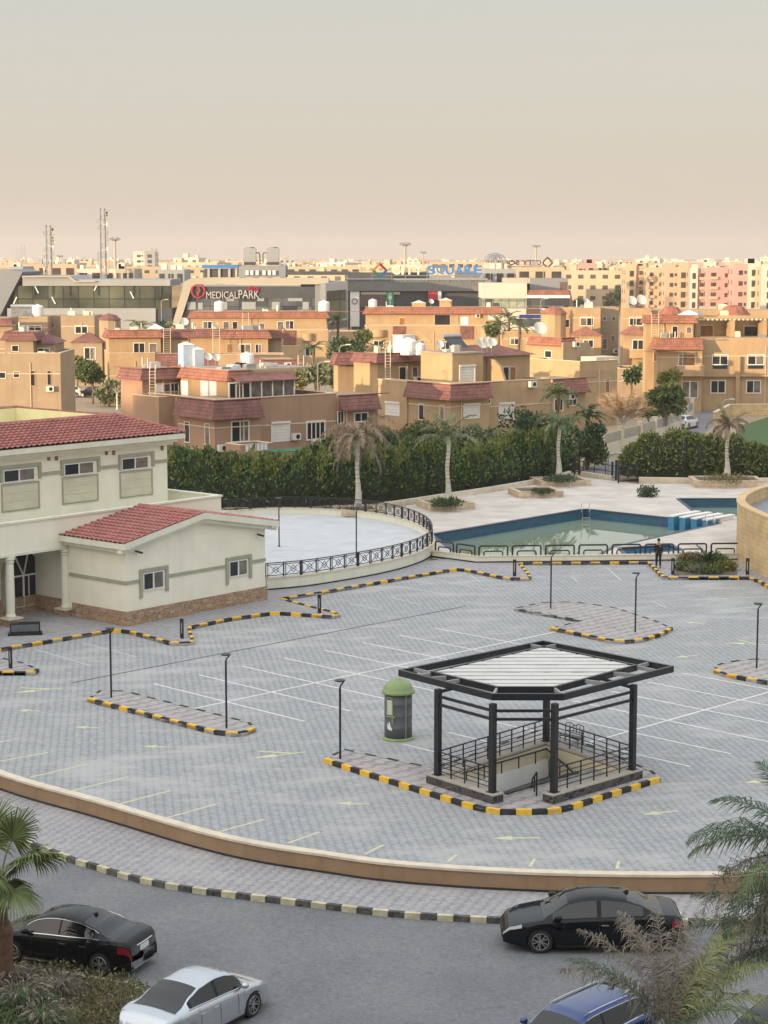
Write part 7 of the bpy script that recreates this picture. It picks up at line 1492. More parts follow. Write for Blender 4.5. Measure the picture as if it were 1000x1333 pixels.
# fan palm, bottom left
def fan(parent, base, tip, L_, m_, droop=.5, n=38, spread=2.5, seed=0, facing=None):
    q = random.Random(seed); b = Vector(base); t = Vector(tip); d = (t-b).normalized(); side = d.cross(Vector((0,0,1))).normalized(); 
    if facing: side = (side*math.cos(facing)+side.cross(d)*math.sin(facing)).normalized()
    m = MB(); mid = b.lerp(t,.5)+Vector((0,0,.12)); m.tube([b,mid,t],[.03,.022,.016],5); vs=[];fs=[]
    for i in range(n):
        a = (i/(n-1)-.5)*spread*2; dd = (d*math.cos(a)+side*math.sin(a)).normalized(); l = L_*(.72+.28*math.cos(a*.55))*q.uniform(.9,1.05); wv = (side*math.cos(a)-d*math.sin(a))*L_*spread*.95/n; k = Vector((0,0,1))
        p0 = t; p1 = t+dd*l*.45+Vector((0,0,-.02*droop)); p2 = p1+(dd+Vector((0,0,-droop*.45))).normalized()*l*.32; p3 = p2+(dd+Vector((0,0,-droop*q.uniform(1.2,2.4)))).normalized()*l*.25; fold = side.cross(d)*.02*(1 if i%2 else -1)
        n0 = len(vs); vs += [p0,p1+wv*.5+fold,p1-wv*.5-fold,p2+wv*.32,p2-wv*.32,p3]; fs += [(n0,n0+2,n0+1),(n0+1,n0+2,n0+4,n0+3),(n0+3,n0+4,n0+5)]
    m.add(vs,fs); return m.build('fan_leaf',m_,parent)
pb = G(5,1287,-.5); py = pb.y; fp = thing('fan_palm','green fan palm with shaggy reddish trunk at the bottom left corner','palm tree',(pb.x,py,-.55)); zc = ZV(pb.x,py,1140)
def at_(u,v,dy=0): r = ray(u,v); t = (py+dy)/r.y; return Vector((r.x*t,r.y*t,CAMZ+r.z*t))
zt_ = ZV(pb.x,py,1212); m = MB(); m.tube([(pb.x-.05,py,-.6),(pb.x-.05,py,zt_-.3),(pb.x-.02,py,zt_),(pb.x,py,zt_+.3)],[.30,.33,.32,.2],14); m.build('shaggy_trunk','fibre_red',fp); m = MB(); m.tube([(pb.x,py,zt_),(pb.x,py,zc)],[.16,.12],10)
for k in range(26): a = k*2.4; z = zt_+(zc-zt_)*k/26; m.tube([(pb.x,py,z),(pb.x+.22*math.cos(a),py+.22*math.sin(a),z+.16)],[.05,.02],4)
m.build('leaf_bases','bark',fp)
cr_ = Vector((pb.x,py,zc))
for k,(u,v,dy,L_,dr,fc) in enumerate(((16,1092,.1,.95,.5,.9),(42,1118,-.5,.98,.75,.35),(15,1160,-.8,.95,.9,.1),(-20,1100,.3,.9,.5,.4),(-15,1140,-.7,.9,.8,.2),(25,1123,.6,.9,.6,.8),(-10,1080,.7,.9,.4,.8),(8,1150,.5,.8,.9,.3),(-28,1165,-.2,.9,.9,.2))): fan(fp,cr_,at_(u,v,dy),L_*1.3,'fan_green',dr*1.5,46,2.2,k,fc)
# feather palms, bottom right
def bigpalm(label, u, vb, y, specs, trunk_r=.22):
    c = XD(u,y,3); z = ZV(c.x,c.y,vb); r = thing('palm_tree',label,'palm tree',(c.x,c.y,ST_Z)); m = MB(); m.tube([(c.x,c.y,ST_Z),(c.x,c.y,z-.4),(c.x,c.y,z)],[trunk_r*1.3,trunk_r,trunk_r*.7],10); m.build('trunk','bark',r)
    for k,(az,e0,L_,dr,mm,nl,ll,hang) in enumerate(specs): frond((c.x,c.y,z),R_(az),e0,L_,dr,mm,r,int(nl*1.5),ll,.017 if mm in ('frond_grey','frond_dry') else .026,hang*(1.15 if mm in ('frond_grey','frond_dry') else 1),seed=k,vee=.35,rr_=.018,jit=.42 if mm in ('frond_grey','frond_dry') else .16)
    return r
G1='frond_green'; G2='frond_deep'; DG='frond_grey'; DY='frond_dry'; YG='frond_yellow'
bigpalm('grey and green palm with dried fronds just right of the blue car', 872,1345,41.0,[
 (165,1.05,3.0,1.25,DG,60,.62,.85),(150,1.25,3.2,1.1,DG,60,.62,.9),(120,1.35,3.1,1.0,DG,64,.65,.8),(95,1.35,3.0,.8,DG,60,.6,.8),(60,1.3,3.1,.9,DG,60,.6,.8),(158,1.0,2.9,1.0,G2,56,.5,.45),(35,1.15,3.0,.9,YG,64,.6,.4),(20,.95,3.0,1.0,YG,64,.6,.45),(50,1.0,2.8,1.1,G1,60,.55,.5),(5,.8,2.8,1.2,YG,60,.55,.5),(75,1.1,3.4,1.0,DG,62,.65,.9),(110,1.15,3.3,1.1,DG,62,.65,.95),(330,.9,2.6,1.3,G1,50,.5,.5),(280,.9,2.4,1.5,G2,50,.5,.6)])
bigpalm('dark green feathery palm reaching in from the right edge of the photo', 1052,1116,42.5,[
 (178,.75,3.1,1.35,G2,70,.75,.5),(165,.55,3.0,1.3,G1,70,.75,.55),(150,.95,2.8,1.2,G2,66,.7,.45),(120,1.2,2.7,.9,G2,60,.65,.3),(185,.15,2.9,1.5,DY,64,.6,.9),(192,-.15,2.9,1.2,G2,64,.7,.8),(200,-.45,2.8,.9,DG,60,.6,.9),(170,.2,3.2,1.6,DG,66,.6,.95),(215,.4,2.7,1.4,G1,60,.65,.5),(90,1.1,2.6,1.0,G1,50,.6,.4),(45,.9,2.6,1.2,G2,50,.6,.4),(0,.8,2.6,1.3,G1,50,.6,.4),(260,.8,2.6,1.3,G2,50,.6,.5),(310,.8,2.6,1.4,G1,50,.6,.5),(176,-.7,2.6,.7,G2,60,.65,.8),(182,-1.0,2.5,.4,DG,60,.6,.7)])
bigpalm('lower feathery palm at the right edge behind the dark car', 1040,1235,43.5,[
 (175,.7,2.9,1.2,G2,64,.6,.5),(160,.9,2.9,1.1,G2,64,.6,.5),(185,.4,2.8,1.3,DG,60,.6,.8),(140,1.1,2.8,1.0,G1,60,.6,.4),(195,.8,2.6,1.4,YG,60,.6,.5),(100,1.1,2.6,1.0,G2,50,.6,.4),(172,.0,2.6,1.0,DG,60,.6,.8),(200,.2,2.6,1.2,G1,60,.6,.6)])
# street planting bed, bottom left
bedp = [G(u,v,-.55) for u,v in [(-200,1215),(-60,1240),(20,1256),(100,1267),(178,1279),(196,1292),(190,1312),(150,1345),(120,1420),(-250,1420)]]
MB().prism([(p.x,p.y) for p in bedp],ST_Z,-.58).build('street_bed','bed_soil',kind='structure'); sk = thing('bed_kerb','worn cream kerb round the planted street bed','kerb',bedp[3],kind='structure'); kerb([Vector((p.x,p.y,0)) for p in bedp[:8]],['kerb_cream','kerb_cream','kerb_grey'],.8,.14,ST_Z,-.55,sk,-1)
def inpoly(x,y,pg):
    c = False
    for i in range(len(pg)):
        a,b = pg[i],pg[i-1]
        if (a.y>y)!=(b.y>y) and x < (b.x-a.x)*(y-a.y)/(b.y-a.y)+a.x: c = not c
    return c
pts=[]; 
while len(pts) < 26000:
    x = rp_.uniform(-14,-5.6); y = rp_.uniform(44.5,52.5)
    if inpoly(x,y,bedp): hh = .16+.12*math.sin(x*2.1+y)*math.sin(y*2.7-x); pts.append((x,y,-.58+rp_.uniform(.02,max(.06,hh+.12))))
pts = np.array(pts); up_ = np.zeros_like(pts); up_[:,2] = 1
leaves('ground_cover',pts[:15000],up_[:15000],.05,'leaf_olive',None,1.8,.3,kind='stuff',label='low brownish ground cover over the street bed',cat='ground cover'); leaves('ground_cover',pts[15000:],up_[15000:],.05,'leaf_grey',None,1.8,.3,kind='stuff',label='low greyish green ground cover over the street bed',cat='ground cover')
def grassclump(label,p,z0,r,h,mm,n=700):
    g = thing('grass_clump',label,'ornamental grass',(p.x,p.y,z0)); m = MB(); vs=[];fs=[]; w2=[];f2_=[]
    for i in range(n):
        a = rp_.uniform(0,6.283); e = rp_.uniform(.5,1.45); L_ = h*rp_.uniform(.7,1.3); b = Vector((p.x+rp_.gauss(0,r*.22),p.y+rp_.gauss(0,r*.22),z0)); d = Vector((math.cos(a),math.sin(a),0)); s_ = Vector((-d.y,d.x,0))*.012; k1 = b+(d*math.cos(e)+Vector((0,0,math.sin(e))))*L_*.5; k2 = k1+(d*math.cos(e-.8)+Vector((0,0,math.sin(e-.8))))*L_*.35; k3 = k2+(d*math.cos(e-1.7)+Vector((0,0,math.sin(e-1.7))))*L_*.22
        n0=len(vs); vs += [b-s_,b+s_,k1+s_*.8,k1-s_*.8,k2+s_*.6,k2-s_*.6,k3]; fs += [(n0,n0+1,n0+2,n0+3),(n0+3,n0+2,n0+4,n0+5),(n0+5,n0+4,n0+6)]
    m.add(vs,fs); m.build('blades',mm,g); m = MB()
    for i in range(60):
        a = rp_.uniform(0,6.283); L_ = h*rp_.uniform(.9,1.3); b = Vector((p.x,p.y,z0)); d = Vector((math.cos(a),math.sin(a),0)); t = b+d*r*.7*rp_.uniform(.5,1.1)+Vector((0,0,L_*.75)); m.tube([b,b.lerp(t,.6)+Vector((0,0,.1)),t],.006,3,cap=False); m.tube([t,t+d*.1+Vector((0,0,.01)),t+d*.2-Vector((0,0,.05))],[.02,.024,.006],5)
    m.build('seed_heads','frond_grey',g)
for k,(u,v,r_,h_,mm) in enumerate(((30,1325,.9,1.0,G1),(75,1300,.7,.7,DG),(15,1290,.7,.75,DG),(-30,1320,.9,.9,G1),(60,1345,.8,.8,G1))): grassclump(['large green fountain grass clump in the street bed','pale fountain grass clump behind the large green one','pale fountain grass clump at the foot of the fan palm','green fountain grass clump beyond the left edge','green fountain grass clump at the bottom edge'][k],G(u,v,-.55),-.58,r_,h_,mm)
# ------------------------------------------------------------ cars
mat('paint_black', (.004,.005,.007), rough=.10, spec=.22, coat=.12); mat('paint_silver', (.50,.53,.57), (.47,.50,.54), ns=30, rough=.25, metal=.7, coat=1.0); mat('paint_blue', (.007,.035,.15), (.009,.04,.165), ns=30, rough=.18, metal=.4, coat=1.0); mat('paint_white', (.62,.62,.60), rough=.3, coat=1.0)
mat('car_glass', (.006,.007,.008), rough=.02, spec=.65); mat('rubber', (.018,.018,.019), (.03,.03,.03), ns=20, rough=.8); mat('rim', (.48,.49,.50), rough=.3, metal=.9); mat('plastic_black', (.012,.012,.013), rough=.5); mat('tail_red', (.20,.006,.012), rough=.15, coat=.6); mat('head_glass', (.30,.32,.34), rough=.12, coat=.8); mat('plate', (.70,.70,.68), (.62,.62,.60), ns=8)
def lerpk(x, keys):
    for (a,va),(b,vb) in zip(keys,keys[1:]):
        if x <= b:
            t = max(0,min(1,(x-a)/(b-a))); t = t*t*(3-2*t)*.5+t*.5; return va+(vb-va)*t
    return keys[-1][1]
def sedan(label, cx, cy, head, L_=4.7, W_=1.82, H_=1.44, wb=2.84, paint='paint_black', chrome=True, hatch=False, scale=1.0, cat='car', rails=False, z=ST_Z, plate=True, fin=True):
    r = thing('parked_car', label, cat, (cx,cy,z), R_(head)); fr_ = L_*.5; re = -L_*.5; k = L_/4.7; hh = H_/1.44
    xf = wb*.5-.02; xr_ = -wb*.5-.02; WR = .335*min(1.1,hh)
    if not hatch:
        belt = [(re,.62*hh),(re+.05,.90*hh),(re+.20,1.0*hh),(re+.55,1.03*hh),(re+1.1,1.02*hh),(0,.97*hh),(fr_-1.45,.93*hh),(fr_-1.1,.90*hh),(fr_-.55,.80*hh),(fr_-.2,.69*hh),(fr_-.04,.55*hh),(fr_,.48*hh)]
        roof = [(re+.55,0),(re+.78,.05*hh),(re+1.25,.27*hh),(re+1.65,.40*hh),(re+2.15,.465*hh),(0,.475*hh),(.35,.455*hh),(.7,.38*hh),(fr_-1.25,.10*hh),(fr_-1.05,0)]; rw0,rw1 = re+.58,re+1.58; ws0,ws1 = .62,fr_-1.08; sw0,sw1 = re+1.0,fr_-1.35
    else:
        belt = [(re,.62*hh),(re+.04,.92*hh),(re+.12,1.02*hh),(re+.5,1.03*hh),(0,.97*hh),(fr_-1.35,.95*hh),(fr_-1.0,.92*hh),(fr_-.5,.84*hh),(fr_-.15,.72*hh),(fr_-.04,.58*hh),(fr_,.5*hh)]
        roof = [(re+.06,0),(re+.18,.14*hh),(re+.55,.36*hh),(re+.95,.44*hh),(-.2,.475*hh),(.3,.46*hh),(.65,.39*hh),(fr_-1.2,.08*hh),(fr_-1.02,0)]; rw0,rw1 = re+.10,re+.62; ws0,ws1 = .55,fr_-1.04; sw0,sw1 = re+.55,fr_-1.3
    xs = sorted(set([round(v,3) for v in list(np.arange(re,fr_+.001,.06))+[xf+WR*1.13*math.cos(a) for a in np.linspace(0,math.pi,13)]+[xr_+WR*1.13*math.cos(a) for a in np.linspace(0,math.pi,13)]+[fr_]]))
    def wid(x):
        e = min(1,max(0,(fr_-x)/.9)); g = min(1,max(0,(x-re)/.7)); return W_*.5*(1-.30*(1-e)**2.3-.20*(1-g)**2.4)
    def low(x):
        z0 = .20+.06*max(0,(abs(x)-fr_+.5)/.5)
        for xw in (xf,xr_):
            q = (WR*1.13)**2-(x-xw)**2
            if q > 0: z0 = max(z0, WR-.02+math.sqrt(q))
        return z0
    rows_ = []
    for x in xs:
        w = wid(x); b = lerpk(x,belt); rf = lerpk(x,roof) if roof[0][0] < x < roof[-1][0] else 0; z0 = min(low(x), b-.10); sec = []
        for t,ww in ((0,.985),(.12,1.0),(.35,1.0),(.62,.995),(.85,.965),(1.0,.915)): sec.append((w*ww, z0+(b-z0)*t))
        top = b+rf; tw = min(1, rf/(.47*hh)); iw = w*.875; uw = w*(.80-.17*tw) if rf > .02 else w*.80
        if rf <= .001:
            cr_ = .035*hh*(1 if abs(x) < fr_-.1 else .4)
            sec += [(w*.875,b+.008),(w*.80,b+.014),(w*.70,b+.02),(w*.52,b+cr_*.8),(w*.27,b+cr_*.95),(0,b+cr_)]
        else:
            sec += [(iw,b+.015),(iw+(uw-iw)*.90,b+rf*.86),(uw*.95,b+rf*.95+.0),(uw*.72,top+.012),(uw*.36,top+.028),(0,top+.034)]
        rows_.append([(x,y,zz) for y,zz in sec])
    parts = {}; nr = len(rows_[0])
    def pname(x, j, side):
        rf = lerpk(x,roof) if roof[0][0] < x < roof[-1][0] else 0
        if rf > .06 and sw0 < x < sw1 and j == 6:
            for px_ in ((.55 if not hatch else .45)-.0-.0,): pass
            if abs(x-(-.12)) < .045 or (x < sw0+.12): return 'side_pillar'
            return 'side_window'
        if rw0 < x < rw1 and j >= 8: return 'rear_window'
        if ws0+.06 < x < ws1 and j >= 8: return 'windshield'
        if x < re+(.36 if not hatch else .22) and j == 3 : return 'tail'
        if x > fr_-.50 and j == 4 : return 'head'
        return 'body'
    mbs = {}
    M_ = WM[r.name]
    for i in range(len(xs)-1):
        xm = (xs[i]+xs[i+1])/2
        for j in range(nr-1):
            for s_ in (1,-1):
                nme = pname(xm,j,s_); key = nme if nme in ('body','rear_window','windshield') else nme+str(s_)
                q = [rows_[i][j],rows_[i+1][j],rows_[i+1][j+1],rows_[i][j+1]]; q = [Vector((a,b*s_,c)) for a,b,c in q]
                if s_ < 0: pass
                else: q = q[::-1]
                mbs.setdefault(key,{})
                d = mbs[key]; d.setdefault('v',{}); d.setdefault('f',[])
                ids=[]
                for p in q:
                    kk = (round(p.x,4),round(p.y,4),round(p.z,4)); ids.append(d['v'].setdefault(kk,len(d['v'])))
                ids2=[]; [ids2.append(t) for t in ids if t not in ids2]
                if len(ids2) >= 3: d['f'].append(tuple(ids2))
    # close ends
    for idx,(row,rev) in enumerate(((rows_[0],False),(rows_[-1],True))):
        pts = [Vector(p) for p in row]+[Vector((p[0],-p[1],p[2])) for p in row[::-1][1:]]; d = mbs['body']; ids=[]
        for p in pts:
            kk=(round(p.x,4),round(p.y,4),round(p.z,4)); ids.append(d['v'].setdefault(kk,len(d['v'])))
        d['f'].append(tuple(ids if not rev else ids[::-1]))
    mats_ = {'body':paint,'rear_window':'car_glass','windshield':'car_glass','side_window':'car_glass','side_pillar':'plastic_black','tail':'tail_red','head':'head_glass'}; names = {'tail':'taillight','head':'headlight'}
    for key,d in mbs.items():
        base = key.rstrip('-1'); m = MB(M_); m.add([Vector(v) for v in d['v']],d['f']); m.build(names.get(base,base),mats_[base],r,smooth=True)
    m = MB(M_); m.box(re+.15,fr_-.2,-W_*.27,W_*.27,.16,.30); m.box(xr_+WR*1.3,xf-WR*1.3,-W_*.47,W_*.47,.17,.33); m.box(re+.5,fr_-.6,-W_*.40,W_*.40,.30,.62); m.build('underbody','plastic_black',r)
    for xw in (xf,xr_):
        for s_ in (1,-1):
            yo = s_*(W_*.5-.015); yi = s_*(W_*.5-.235); m = MB(M_); n = 28; prof = [(.62,0),(.9,.0),(1.0,.18),(1.0,.82),(.9,1.0),(.62,1.0)]
            vs = [(xw+WR*q*math.cos(2*math.pi*t/n), yo+(yi-yo)*f_, WR+WR*q*math.sin(2*math.pi*t/n)) for q,f_ in prof for t in range(n)]; fs=[(i*n+t,i*n+(t+1)%n,(i+1)*n+(t+1)%n,(i+1)*n+t) for i in range(5) for t in range(n)]+[tuple(range(5*n,6*n))]
            if s_ > 0: pass
            m.add(vs,fs); ty = m.build('wheel','rubber',r,smooth=False)
            m = MB(M_); y1 = yo+(yi-yo)*.25; m.add([(xw+WR*.64*math.cos(2*math.pi*t/n),y1+(yi-yo)*.1,WR+WR*.64*math.sin(2*math.pi*t/n)) for t in range(n)],[tuple(range(n))]); m.build('brake_disc','plastic_black',ty)
            m = MB(M_)
            for t in range(10):
                a = 2*math.pi*(t//2)/5+(.14 if t%2 else -.14); ca,sa_ = math.cos(a),math.sin(a); p = Vector((xw+WR*.10*ca,yo-s_*.035,WR+WR*.10*sa_)); q = Vector((xw+WR*.66*math.cos(a+(.10 if t%2 else -.10)),yo-s_*.02,WR+WR*.66*math.sin(a+(.10 if t%2 else -.10)))); m.bar(p,q,.035,.028)
            m.tube([(xw+WR*.67*math.cos(2*math.pi*t/24),yo-s_*.012,WR+WR*.67*math.sin(2*math.pi*t/24)) for t in range(25)],.018,5,cap=False); m.tube([(xw,yo-s_*.05,WR),(xw,yo-s_*.015,WR)],.05,10); m.build('rim','rim',ty)
    def beltpt(x,s_,dz=0,out=.0): return Vector((x,s_*(wid(x)*.90+out),lerpk(x,belt)+dz))
    for s_ in (1,-1):
        xm_ = sw1-.12; m = MB(M_); p = Vector((xm_,s_*(W_*.5+.02),lerpk(xm_,belt)+.05)); m.lathe((p.x,p.y+s_*.04,p.z-.03),[(.02,0),(.09,.02),(.11,.07),(.09,.13),(.03,.15)],10); m.bar((p.x,s_*(W_*.5-.12),p.z-.02),(p.x,p.y,p.z-.01),.04); m.build('mirror',paint,r,smooth=True)
        m = MB(M_); m.tube([beltpt(x,s_,.004,.012) for x in np.linspace(sw0-.05,sw1+.02,14)],.014 if chrome else .008,5); 
        if chrome: m.tube([Vector((x,s_*((wid(x)*.875)+((wid(x)*(.80-.17*min(1,lerpk(x,roof)/(.47*hh))))-wid(x)*.875)*.88+.006),lerpk(x,belt)+lerpk(x,roof)*.85)) for x in np.linspace(sw0+.02,sw1-.05,16)],.009,5)
        m.build('window_trim','chrome' if chrome else 'plastic_black',r)
        for xh in (-.0-.20+.02, xr_+.62):
            m = MB(M_); m.bar((xh,s_*(wid(xh)*.985+.012),.80*hh),(xh-.20,s_*(wid(xh-.2)*.985+.012),.80*hh),.03,.028); m.build('door_handle',paint if paint!='paint_black' else 'chrome',r)
        for xh in (sw1-.30,-.12,xr_+.42):
            m = MB(M_); m.tube([Vector((xh,s_*(wid(xh)*1.0+.0),z_)) for z_ in (.34,.55,.7)]+[Vector((xh,s_*(wid(xh)*.968+.002),.84*hh))],.006,4); m.build('door_gap','plastic_black',r)
        m = MB(M_); m.bar((xr_+WR*1.25,s_*(W_*.5-.0),.225),(xf-WR*1.25,s_*(W_*.5-.0),.225),.03,.045); m.build('sill_trim','chrome' if chrome else 'plastic_black',r)
    zb = .74*hh; m = MB(M_); m.box(fr_-.02,fr_+.02,-.36,.36,.36*hh,.52*hh); m.build('grille','plastic_black',r); m = MB(M_); m.box(fr_-.1,fr_+.010,-.42,.42,.29,.35); m.build('lower_intake','plastic_black',r)
    if plate: m = MB(M_); m.box(re-.022,re+.01,-.23,.23,.66*hh,.80*hh); m.build('number_plate','plate',r)
    if chrome: m = MB(M_); m.tube([(re-.01,-.42,.86*hh),(re-.035,0,.87*hh),(re-.01,.42,.86*hh)],.018,5); m.build('boot_trim','chrome',r); m = MB(M_); m.bar((re-.005,-.62,.26),(re-.005,.62,.26),.04,.03); m.bar((re-.02,.45,.29),(re-.02,.66,.29),.06,.07); m.bar((re-.02,-.45,.29),(re-.02,-.66,.29),.06,.07); m.build('exhaust_trim','chrome',r)
    if fin: xa = re+1.55 if not hatch else re+1.0; zt_ = lerpk(xa,belt)+lerpk(xa,roof)+.03; m = MB(M_); m.add([(xa-.10,-.03,zt_-.02),(xa-.10,.03,zt_-.02),(xa+.12,.02,zt_-.01),(xa+.12,-.02,zt_-.01),(xa-.09,0,zt_+.075),(xa-.02,0,zt_+.06)],[(0,1,4),(1,2,5,4),(3,0,4,5),(2,3,5)]); m.build('roof_antenna','plastic_black',r)
    if rails:
        for s_ in (1,-1): m = MB(M_); m.tube([Vector((x,s_*wid(x)*.60,lerpk(x,belt)+lerpk(x,roof)+.035)) for x in np.linspace(re+.75,.45,12)],.013,5); m.build('roof_rail','chrome',r)
    if scale != 1.0: r.scale = (scale,)*3
    return r
sedan('shiny black sedan seen from behind, front hidden by the fan palm', -8.86, 52.25, 158, 4.72, 1.83, 1.45, 2.84, 'paint_black')
sedan('silver sedan cut off by the bottom edge, beside the planted bed', -4.83, 47.44, 57, 4.55, 1.78, 1.47, 2.62, 'paint_silver', chrome=False, fin=False)
sedan('black sedan parked facing left below the retaining wall at right', 6.0, 53.6, 180, 4.94, 1.87, 1.46, 2.97, 'paint_black', chrome=False, scale=1.05)
sedan('metallic blue hatchback with chrome window frame, cut off by the bottom edge', 4.75, 45.0, 225, 4.6, 1.85, 1.58, 2.72, 'paint_blue', hatch=True, rails=True)
sedan('dark car behind the palm fronds in the bottom right corner', 9.3, 44.6, 235, 4.6, 1.82, 1.45, 2.7, 'paint_black', hatch=True)
c = XD(87,262,.5); sedan('small white car parked between the left villas', c.x, c.y, 185, 4.2, 1.75, 1.5, 2.55, 'paint_white', chrome=False, hatch=True, z=-.02, fin=False)
c = XD(121,262,.5); sedan('dark car partly hidden by the tree between the left villas', c.x, c.y, 170, 4.3, 1.75, 1.45, 2.6, 'paint_black', chrome=False, hatch=True, z=-.02, fin=False)
c = XD(893,214,.5); sedan('white car parked on the lane beside the round dark tree', c.x, c.y, 60, 4.4, 1.78, 1.5, 2.6, 'paint_white', chrome=False, hatch=True, z=-.01, fin=False)

# ------------------------------------------------------------ man in black
mat('cloth_black', (.012,.012,.015), (.02,.02,.024), ns=8, rough=.85); mat('skin', (.32,.19,.13), (.28,.165,.11), ns=5, rough=.55); mat('hair', (.01,.009,.008), rough=.6); mat('badge', (.6,.6,.6))
mp = G(857,739.5,.15); mr_ = thing('person','man in black jacket and trousers standing on the kerb beside the shrub bed','person',mp,R_(0))
def skinned(name, verts, edges, radii, m_, parent, root=0, sub=2):
    me = bpy.data.meshes.new(name); me.from_pydata([tuple(v) for v in verts],edges,[]); o = bpy.data.objects.new(name,me); col.objects.link(o)
    o.modifiers.new('s','SKIN'); 
    for i,rd in enumerate(radii): me.skin_vertices[0].data[i].radius = rd if isinstance(rd,tuple) else (rd,rd); me.skin_vertices[0].data[i].use_root = (i==root)
    s = o.modifiers.new('u','SUBSURF'); s.levels = sub; s.render_levels = sub
    dg = bpy.context.evaluated_depsgraph_get(); m2 = bpy.data.meshes.new_from_object(o.evaluated_get(dg)); bpy.data.objects.remove(o)
    m2.materials.clear(); m2.materials.append(MATS[m_]); m2.polygons.foreach_set('use_smooth',[True]*len(m2.polygons)); q = bpy.data.objects.new(name,m2); col.objects.link(q); q.parent = parent; WM[q.name] = WM[parent.name]; return q
# one continuous body: pelvis, spine, neck, head, arms (hands together in front), legs; faces the camera (-y)
V_ = [(0,0,.96),(0,0,1.12),(0,0,1.30),(0,.01,1.46),(0,.0,1.55),(0,-.01,1.64),(0,-.01,1.74),
      (.17,.01,1.44),(.215,.02,1.20),(.22,-.05,.97),(.215,-.08,.90),(-.17,.01,1.44),(-.215,.02,1.20),(-.22,-.05,.97),(-.215,-.08,.90),
      (.10,0,.90),(.105,-.02,.50),(.11,.01,.10),(.12,-.10,.045),(-.10,0,.90),(-.11,-.01,.50),(-.12,.02,.10),(-.14,-.09,.045)]
E_ = [(0,1),(1,2),(2,3),(3,4),(4,5),(5,6),(3,7),(7,8),(8,9),(9,10),(3,11),(11,12),(12,13),(13,14),(0,15),(15,16),(16,17),(17,18),(0,19),(19,20),(20,21),(21,22)]
Rd = [(.16,.11),(.155,.11),(.18,.12),(.15,.10),.055,(.075,.09),(.07,.085),.065,.05,.038,.03,.065,.05,.038,.03,.095,.062,.045,.04,.095,.062,.045,.04]
skinned('body',V_,E_,Rd,'skin',mr_)
def grow(ids, add): return [tuple(a+add for a in (Rd[i] if isinstance(Rd[i],tuple) else (Rd[i],Rd[i]))) for i in ids]
def sub(name, ids, add, m_, rootid, cut=None):
    mp_ = {a:b for b,a in enumerate(ids)}; vv = [V_[i] for i in ids]; ee = [(mp_[a],mp_[b]) for a,b in E_ if a in mp_ and b in mp_]
    return skinned(name,vv,ee,grow(ids,add),m_,mr_,mp_[rootid])
sub('jacket',[0,1,2,3,7,8,9,11,12,13],.022,'cloth_black',1); sub('trousers',[0,15,16,17,19,20,21],.016,'cloth_black',0)
for s_ in (1,-1):
    skinned('shoe',[(s_*.115,.05,.05),(s_*.12,-.05,.045),(s_*.13,-.16,.035)],[(0,1),(1,2)],[.05,.048,.035],'cloth_black',mr_,0)
    for k in range(5): b = Vector((s_*.213,-.115+.018*k,.885)) if k<4 else Vector((s_*.20,-.115,.915)); skinned('finger' if k<4 else 'thumb',[b,b+Vector((-s_*.008,-.008 if k<4 else -.022,-.038)),b+Vector((-s_*.022,0,-.070+.005*abs(k-2)))],[(0,1),(1,2)],[.009,.0085,.007],'skin',mr_,0,1)
m = MB(WM[mr_.name]); m.lathe((0,.0,1.70),[(.088,0),(.10,.05),(.092,.10),(.06,.135),(0,.148)],16); m.build('hair','hair',mr_,smooth=True)
m = MB(WM[mr_.name]); m.add([(-.016,-.10,1.655),(.016,-.10,1.655),(0,-.128,1.665),(0,-.10,1.70)],[(0,1,2),(1,3,2),(3,0,2)]); m.build('nose','skin',mr_)
for s_ in (1,-1): m = MB(WM[mr_.name]); m.lathe((s_*.032,-.092,1.695),[(0,-.006),(.010,0),(0,.006)],8); m.build('eye','hair',mr_); 
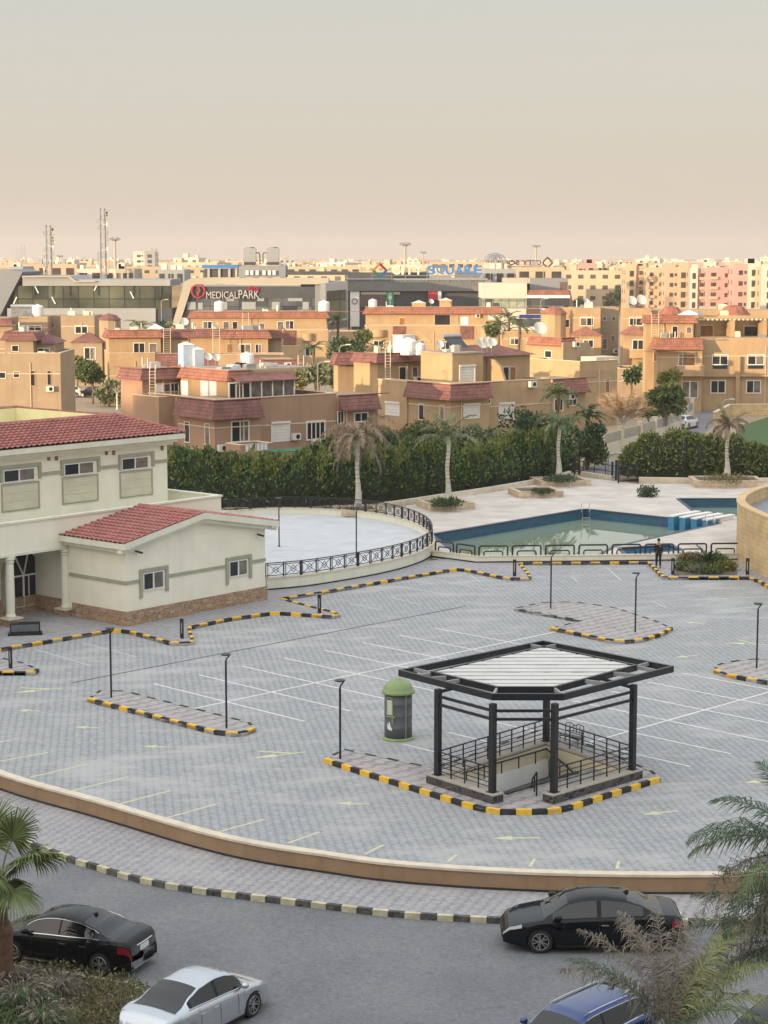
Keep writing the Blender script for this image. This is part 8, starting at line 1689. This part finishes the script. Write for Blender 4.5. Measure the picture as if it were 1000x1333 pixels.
for s_ in (1,-1): m = MB(WM[mr_.name]); m.lathe((s_*.088,0,1.655),[(0,0),(.014,.02),(.014,.04),(0,.06)],8); m.build('ear','skin',mr_)
m = MB(WM[mr_.name]); m.bar((-.025,-.100,1.625),(.025,-.100,1.625),.006,.008); m.build('mouth','tail_red',mr_); m = MB(WM[mr_.name]); m.bar((.07,-.155,1.36),(.12,-.15,1.36),.01,.05); m.build('badge','badge',mr_)
# ------------------------------------------------------------ street furniture far back
def poleL(u,vb,vt,y,label):
    p = XD(u,y,1); zt_ = ZV(p.x,y,vt); r = thing('lamp_post',label,'lamp post',(p.x,y,0)); m = MB(); m.tube([(p.x,y,-.03),(p.x,y,zt_-.4),(p.x+.2,y,zt_-.1),(p.x+.8,y,zt_)],.07,6); m.build('pole','steel',r); m = MB(); m.box(p.x+.7,p.x+1.3,y-.12,y+.12,zt_-.02,zt_+.1); m.build('lamp_head','ac_white',r)
poleL(442,520,449,210,'pale street lamp between the two front villas'); poleL(414,520,471,200,'shorter pale street lamp above the maroon low roof'); poleL(703,440,389,330,'slim lamp before the office block'); poleL(457,440,388,360,'pale lamp beside the glazed mall corner'); poleL(211,440,390,350,'pale lamp before the glass mall wing'); poleL(941,555,520,215,'dark lamp pole before the big right villa'); poleL(792,622,590,168,'thin lamp pole behind the pool gate')
# ------------------------------------------------------------ evening dust haze filling the air round the place
def haze():
    m = bpy.data.materials.new('haze_air'); m.use_nodes = True; t = m.node_tree; t.nodes.clear(); o = nn(t,'ShaderNodeOutputMaterial'); v = nn(t,'ShaderNodeVolumePrincipled'); v.inputs['Color'].default_value = (.95,.90,.84,1); v.inputs['Density'].default_value = HAZE; v.inputs['Anisotropy'].default_value = .3; t.links.new(v.outputs[0],o.inputs['Volume'])
    MATS['haze_air'] = m; MB().box(-1500,1500,-150,3400,-2.0,48).build('haze','haze_air',kind='stuff')
HAZE = .00013
haze()
for o in bpy.data.objects:
    if o.parent is None and o.get('label') and len(o['label'].split()) > 15: print('LONG', o.name, o['label'])
